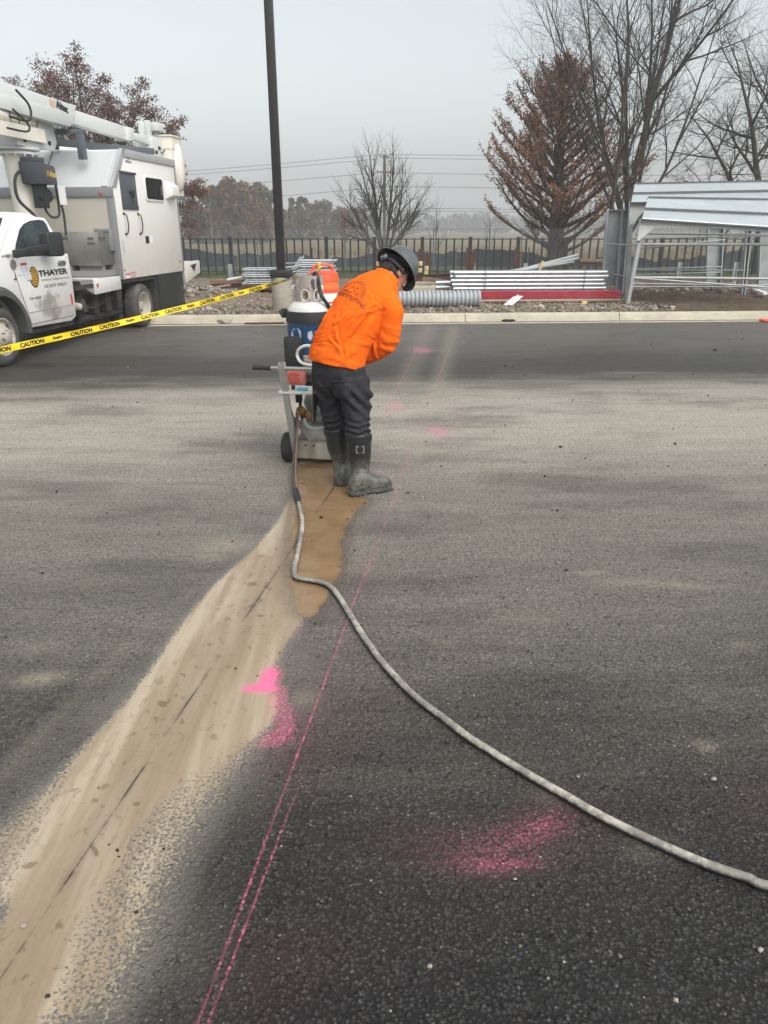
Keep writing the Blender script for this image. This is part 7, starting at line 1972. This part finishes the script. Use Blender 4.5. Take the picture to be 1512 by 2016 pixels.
# printed emblem and lettering, lying on the cloth of the upper back
dgw = wmat(person); sm_ = shirt.data
bvh = BVHTree.FromPolygons([dgw @ v.co for v in sm_.vertices], [tuple(p.vertices) for p in sm_.polygons])
LC = SP0 + SPD*.375 + SU*(-.012)
tilt = R(-4); EU = (SU*math.cos(tilt)+SPD*math.sin(tilt)); EV = (SPD*math.cos(tilt)-SU*math.sin(tilt))
def on_back(u, v, off=.0018):
    o_ = LC + EU*u + EV*v + SB*.5
    hit, nrm, i, d = bvh.ray_cast(o_, -SB)
    return (hit + nrm*off) if hit else (LC+EU*u+EV*v+SB*.15)
M_print = pbr('brown_print', (0.085,0.020,0.010), .8); 
def bulge(u): return -.55*u*u
b = MB(); put_text(b, 'CONCRETE CUTTING', lambda a, c: on_back(a, c-.012+bulge(a)), .0365, .012, .82)
def stroke(pts, w_):
    pts = [Vector((p[0], p[1])) for p in pts]; L_, R_ = [], []
    for i, p in enumerate(pts):
        d = (pts[min(i+1,len(pts)-1)]-pts[max(i-1,0)]).normalized(); nn = Vector((-d.y,d.x))*w_/2
        L_.append(p+nn); R_.append(p-nn)
    n_ = len(pts); b.add([on_back(q.x, q.y) for q in L_+R_], [(i,i+1,n_+i+1,n_+i) for i in range(n_-1)])
def seg(p, q, w_, n_=6): stroke([(p[0]+(q[0]-p[0])*i/n_, p[1]+(q[1]-p[1])*i/n_) for i in range(n_+1)], w_)
b0 = .014
stroke([(u, b0+bulge(u)) for u in np.linspace(-.125,.125,20)], .0026)
for r_, w_ in ((.098,.0028),(.078,.0024)):
    stroke([(r_*math.cos(a), b0+.002+bulge(r_*math.cos(a))+r_*.95*math.sin(a)) for a in np.linspace(.05,math.pi-.05,30)], w_)
for a in np.linspace(.15,math.pi-.15,15):                    # arch stones, read as a ring of letters and blocks
    seg((.081*math.cos(a), b0+bulge(.08*math.cos(a))+.077*math.sin(a)), (.095*math.cos(a), b0+bulge(.09*math.cos(a))+.090*math.sin(a)), .0045, 2)
seg((-.048,b0+.0),(-.005,b0+.058),.0040); seg((-.062,b0-.001),(-.028,b0+.002),.006,3)
seg((.008,b0+.003),(.018,b0+.040),.0032); stroke([(.018,b0+.04),(.032,b0+.045),(.042,b0+.03),(.040,b0+.004)], .003); seg((.0,b0+.003),(.022,b0+.022),.0028); seg((.015,b0+.05),(.038,b0+.043),.0036,3)
seg((.052,b0-.001),(.058,b0+.022),.003,3); seg((.05,b0+.014),(.066,b0+.014),.003,3)
b.build('printed_emblem', M_print, shirt, ws=True, normals=False, smooth=0)

# ---- trousers
M_trs = cloth('charcoal_work_cloth', (0.031,0.031,0.036), 6.0, .7, .9, ((.12,.105,.085),.5))
KR, KL = V3(-.168,4.562,.425), V3(-.320,4.722,.42)
def trs_fn(co, no):
    d = .012*(vnoise(co[:,0]*1.2+co[:,2]*.4, co[:,1]+co[:,2]*.3, 16, 31)-.5)
    for K_, sg in ((KR,1),(KL,-1)):
        q = co-np.array(K_); r = np.hypot(q[:,0],q[:,1]); w_ = np.exp(-(r/.13)**4)
        z = q[:,2]
        bun = np.exp(-((z+.015)/.075)**2)
        ph = z*165 + 5.5*vnoise(q[:,0], q[:,1], 13, 33)+2.5*np.sin(np.arctan2(q[:,1],q[:,0])+sg)
        d += w_*bun*.0105*np.sin(ph)
        up_ = np.exp(-((z-.17)/.10)**2); d += w_*up_*.0085*np.sin(z*70+q[:,0]*60*sg+q[:,1]*30)
    # seat crease and drag lines
    d += .009*np.exp(-((co[:,2]-.62)/.06)**2)*np.sin((co[:,0]*1.0+co[:,2]*.8)*95)
    return co + no*d[:,None]
b = MB()
body_loft(b, [(V3(-.297,4.658,.895),.160,.120),(V3(-.293,4.658,.84),.168,.134),(V3(-.285,4.655,.77),.178,.150),(V3(-.275,4.66,.70),.176,.148),(V3(-.265,4.665,.64),.145,.115),(V3(-.265,4.67,.60),.08,.07)], 28)
limb_(b, [(V3(-.205,4.60,.72),.115),(V3(-.188,4.585,.63),.108),(V3(-.175,4.575,.53),.090),(KR,.079),(V3(-.165,4.555,.375),.080),(V3(-.163,4.55,.33),.062)], 20)
limb_(b, [(V3(-.365,4.705,.72),.108),(V3(-.352,4.712,.63),.102),(V3(-.337,4.718,.53),.087),(KL,.076),(V3(-.312,4.722,.375),.075),(V3(-.31,4.722,.33),.06)], 20)
trs = remesh('trousers', b, .0068, M_trs, 6, person, fn=trs_fn)
tb = BVHTree.FromPolygons([dgw @ v.co for v in trs.data.vertices], [tuple(p.vertices) for p in trs.data.polygons])
PB = -BF*.55 + BR*.25 + V3(.0,-.55,0); PB = PB.normalized(); PU = V3(0,0,1).cross(PB).normalized(); PU = PU if PU.x > 0 else -PU
PC = dep(672, 765, 4.5)
def on_trs(u, v, off, C0=PC, D=None):
    D = D or PB; U = V3(0,0,1).cross(D).normalized(); U = U if U.x > 0 else -U
    hit, nrm, i, d = tb.ray_cast(C0 + U*u + V3(0,0,1)*v + D*.4, -D)
    return hit + nrm*off if hit else C0+U*u+V3(0,0,1)*v
def patch(outline, off, name, m_, par, C0=PC, D=None, gape=0.0):
    """a cloth patch following the leg: rows of points between the two outline halves"""
    L_, R_ = outline; n_, m2 = len(L_), 9; b = MB(); vs = []
    for (lu, lv), (ru, rv) in zip(L_, R_):
        for j in range(m2):
            t = j/(m2-1); edge = min(t,1-t)
            vs.append(on_trs(lu+(ru-lu)*t, lv+(rv-lv)*t, off + gape*math.sin(math.pi*t) if True else off, C0, D))
    b.add(vs, [(i*m2+j, i*m2+j+1, (i+1)*m2+j+1, (i+1)*m2+j) for i in range(n_-1) for j in range(m2-1)])
    o = b.build(name, m_, par, ws=True, normals=False, smooth=80)
    s_ = o.modifiers.new('thickness', 'SOLIDIFY'); s_.thickness = .004; s_.offset = -1
    return o
pk_ = patch(([(-.062,.052),(-.060,.03),(-.056,0),(-.050,-.03),(-.030,-.062)], [(.060,.030),(.062,.012),(.064,-.015),(.066,-.045),(.045,-.085)]), .007, 'back_pocket', M_trs, trs, gape=.004)
patch(([(-.052,.052),(-.055,.044),(-.04,.034)], [(.02,.058),(.022,.050),(.008,.046)]), .0135, 'pocket_opening', M_hatin, trs)
patch(([(-.012,.10),(-.012,0),(-.010,-.10),(-.004,-.2)], [(-.009,.10),(-.009,0),(-.007,-.10),(-.001,-.2)]), .003, 'side_seam', M_hatin, trs, C0=dep(618,770,4.6))
patch(([(-.02,.004),(-.02,.0)], [(.055,.014),(.055,.010)]), .004, 'cargo_zip', M_hatin, trs, C0=dep(705,790,4.5))

# ---- rubber boots
def boot_material():
    m_ = bpy.data.materials.new('muddy_rubber'); t = NT(m_); co = t.pos(); s_ = t.n('ShaderNodeSeparateXYZ'); t.l(co, s_.inputs[0])
    n = t.noise(co, 12.0, 6.0, .7); n2 = t.noise(co, 45.0, 4.0)
    z = t.math('ADD', s_.outputs[2], t.math('MULTIPLY', t.math('SUBTRACT', n, .5), .16))
    f = t.step(z, .27, .13); f2 = t.math('MULTIPLY', t.step(t.math('ADD', t.math('MULTIPLY', n, .6), t.math('MULTIPLY', n2, .4)), .40, .58), f)
    c = t.mix(t.math('MULTIPLY_ADD', f2, .72, t.math('MULTIPLY', f, .28), clamp=True), (0.016,0.017,0.016), t.mix(n2, (0.075,0.078,0.062), (0.15,0.148,0.122)))
    t.bsdf(c, t.math('MULTIPLY_ADD', f2, .30, .28), 0, .5, t.bump(n2, .4, .005))
    return m_
M_boot = boot_material(); M_sole = pbr('boot_sole', (0.05,0.05,0.045), .8, 0, .3, 20.0, dirt=((.20,.185,.15),.6,14.0))
def boot(top, shin, ank, heel, toe):
    d = (toe-heel); d.z = 0; L_ = d.length; d.normalize(); s = V3(d.y,-d.x,0)
    def F(t, w_=0, z=0): return heel + d*(t*L_) + s*w_ + V3(0,0,z)
    b = MB()
    limb_(b, [(top+V3(0,0,.005),.083),(top,.083),(shin,.076),(ank+V3(0,0,.06),.061),(ank,.060),(F(.28,0,.07),.052)], 22)
    Mx = Matrix((d, s, V3(0,0,1))).transposed()
    secs = [(-.03,.018,.030,.052),(.0,.036,.046,.060),(.08,.048,.064,.078),(.22,.052,.078,.092),(.36,.050,.072,.086),(.50,.050,.058,.072),(.64,.055,.049,.063),(.80,.055,.043,.057),(.92,.046,.036,.052),(1.0,.026,.024,.044),(1.02,.010,.012,.042)]
    b.loft([[F(t_, w_*math.copysign(abs(math.cos(a))**.8, math.cos(a)), zc_+h_*math.copysign(abs(math.sin(a))**.8, math.sin(a))) for a in np.linspace(0,2*math.pi,24,endpoint=False)] for t_, w_, h_, zc_ in secs])
    bt = remesh('boot', b, .0055, M_boot, 9, person)
    out = [(0.0,.0),(.02,.028),(.10,.040),(.30,.036),(.45,.034),(.62,.050),(.78,.053),(.92,.042),(1.0,.0),(.92,-.044),(.78,-.050),(.62,-.046),(.45,-.033),(.30,-.036),(.10,-.040),(.02,-.028)]
    b = MB()
    b.loft([[F(t*1.08-.04, w_*1.16, z) for t, w_ in out] for z in (.012,.034)])
    for k in range(9):
        t = .03+.115*k
        if .30 < t < .45: continue
        b.loft([[F(t,-.038,z),F(t+.07,-.040,z),F(t+.07,.040,z),F(t,.038,z)] for z in (.0,.0125)])
    b.build('sole', M_sole, bt, ws=True, bevel=.002)
    b = MB(); b.loft([[V3(0,0,0)+top+V3(.086*math.cos(a),.086*math.sin(a),z) for a in np.linspace(0,2*math.pi,28,endpoint=False)] for z in (-.030,.002)], cap=False); b.build('top_band', M_hatin, bt, ws=True, smooth=60)
    return bt
bR = boot(V3(-.162,4.548,.372), V3(-.157,4.540,.25), V3(-.152,4.523,.105), gnd(690,977), gnd(768,962))
bL = boot(V3(-.312,4.720,.368), V3(-.302,4.717,.25), V3(-.285,4.712,.105), gnd(668,958), V3(-.195,4.92,0))
rb_ = BVHTree.FromPolygons([dgw @ v.co for v in bR.data.vertices], [tuple(p.vertices) for p in bR.data.polygons])
b = MB(); bc = dep(709, 885, 4.47); D_ = V3(.15,-1,.0).normalized(); U_ = V3(1,.15,0).normalized()
for (u0,u1,v0_,v1_) in ((-.026,.026,.016,.024),(-.026,.026,-.024,-.016),(-.026,-.019,-.016,.016),(.019,.026,-.016,.016)):
    q = []
    for u, v in ((u0,v0_),(u1,v0_),(u1,v1_),(u0,v1_)):
        hit, nrm, i, dd_ = rb_.ray_cast(bc+U_*u+V3(0,0,v)+D_*.3, -D_); q.append((hit+nrm*.004) if hit else bc+U_*u+V3(0,0,v))
    b.add(q, [(0,1,2,3)])
b.build('buckle_frame', pbr('pale_rubber',(0.16,0.16,0.14),.6), bR, ws=True, normals=False)
# ================================================================ HAZE
m_ = bpy.data.materials.new('haze'); m_.use_nodes = True; t_ = m_.node_tree; t_.nodes.clear()
o_ = t_.nodes.new('ShaderNodeOutputMaterial'); v_ = t_.nodes.new('ShaderNodeVolumePrincipled')
v_.inputs['Color'].default_value = (0.96, 0.985, 0.985, 1); v_.inputs['Density'].default_value = 0.0021; v_.inputs['Anisotropy'].default_value = 0.0
t_.links.new(v_.outputs[0], o_.inputs['Volume'])
b = MB(); b.box(-520, 520, -60, 640, -1.6, 24)
hz = b.build('haze', m_, ws=True, smooth=0, kind='stuff')
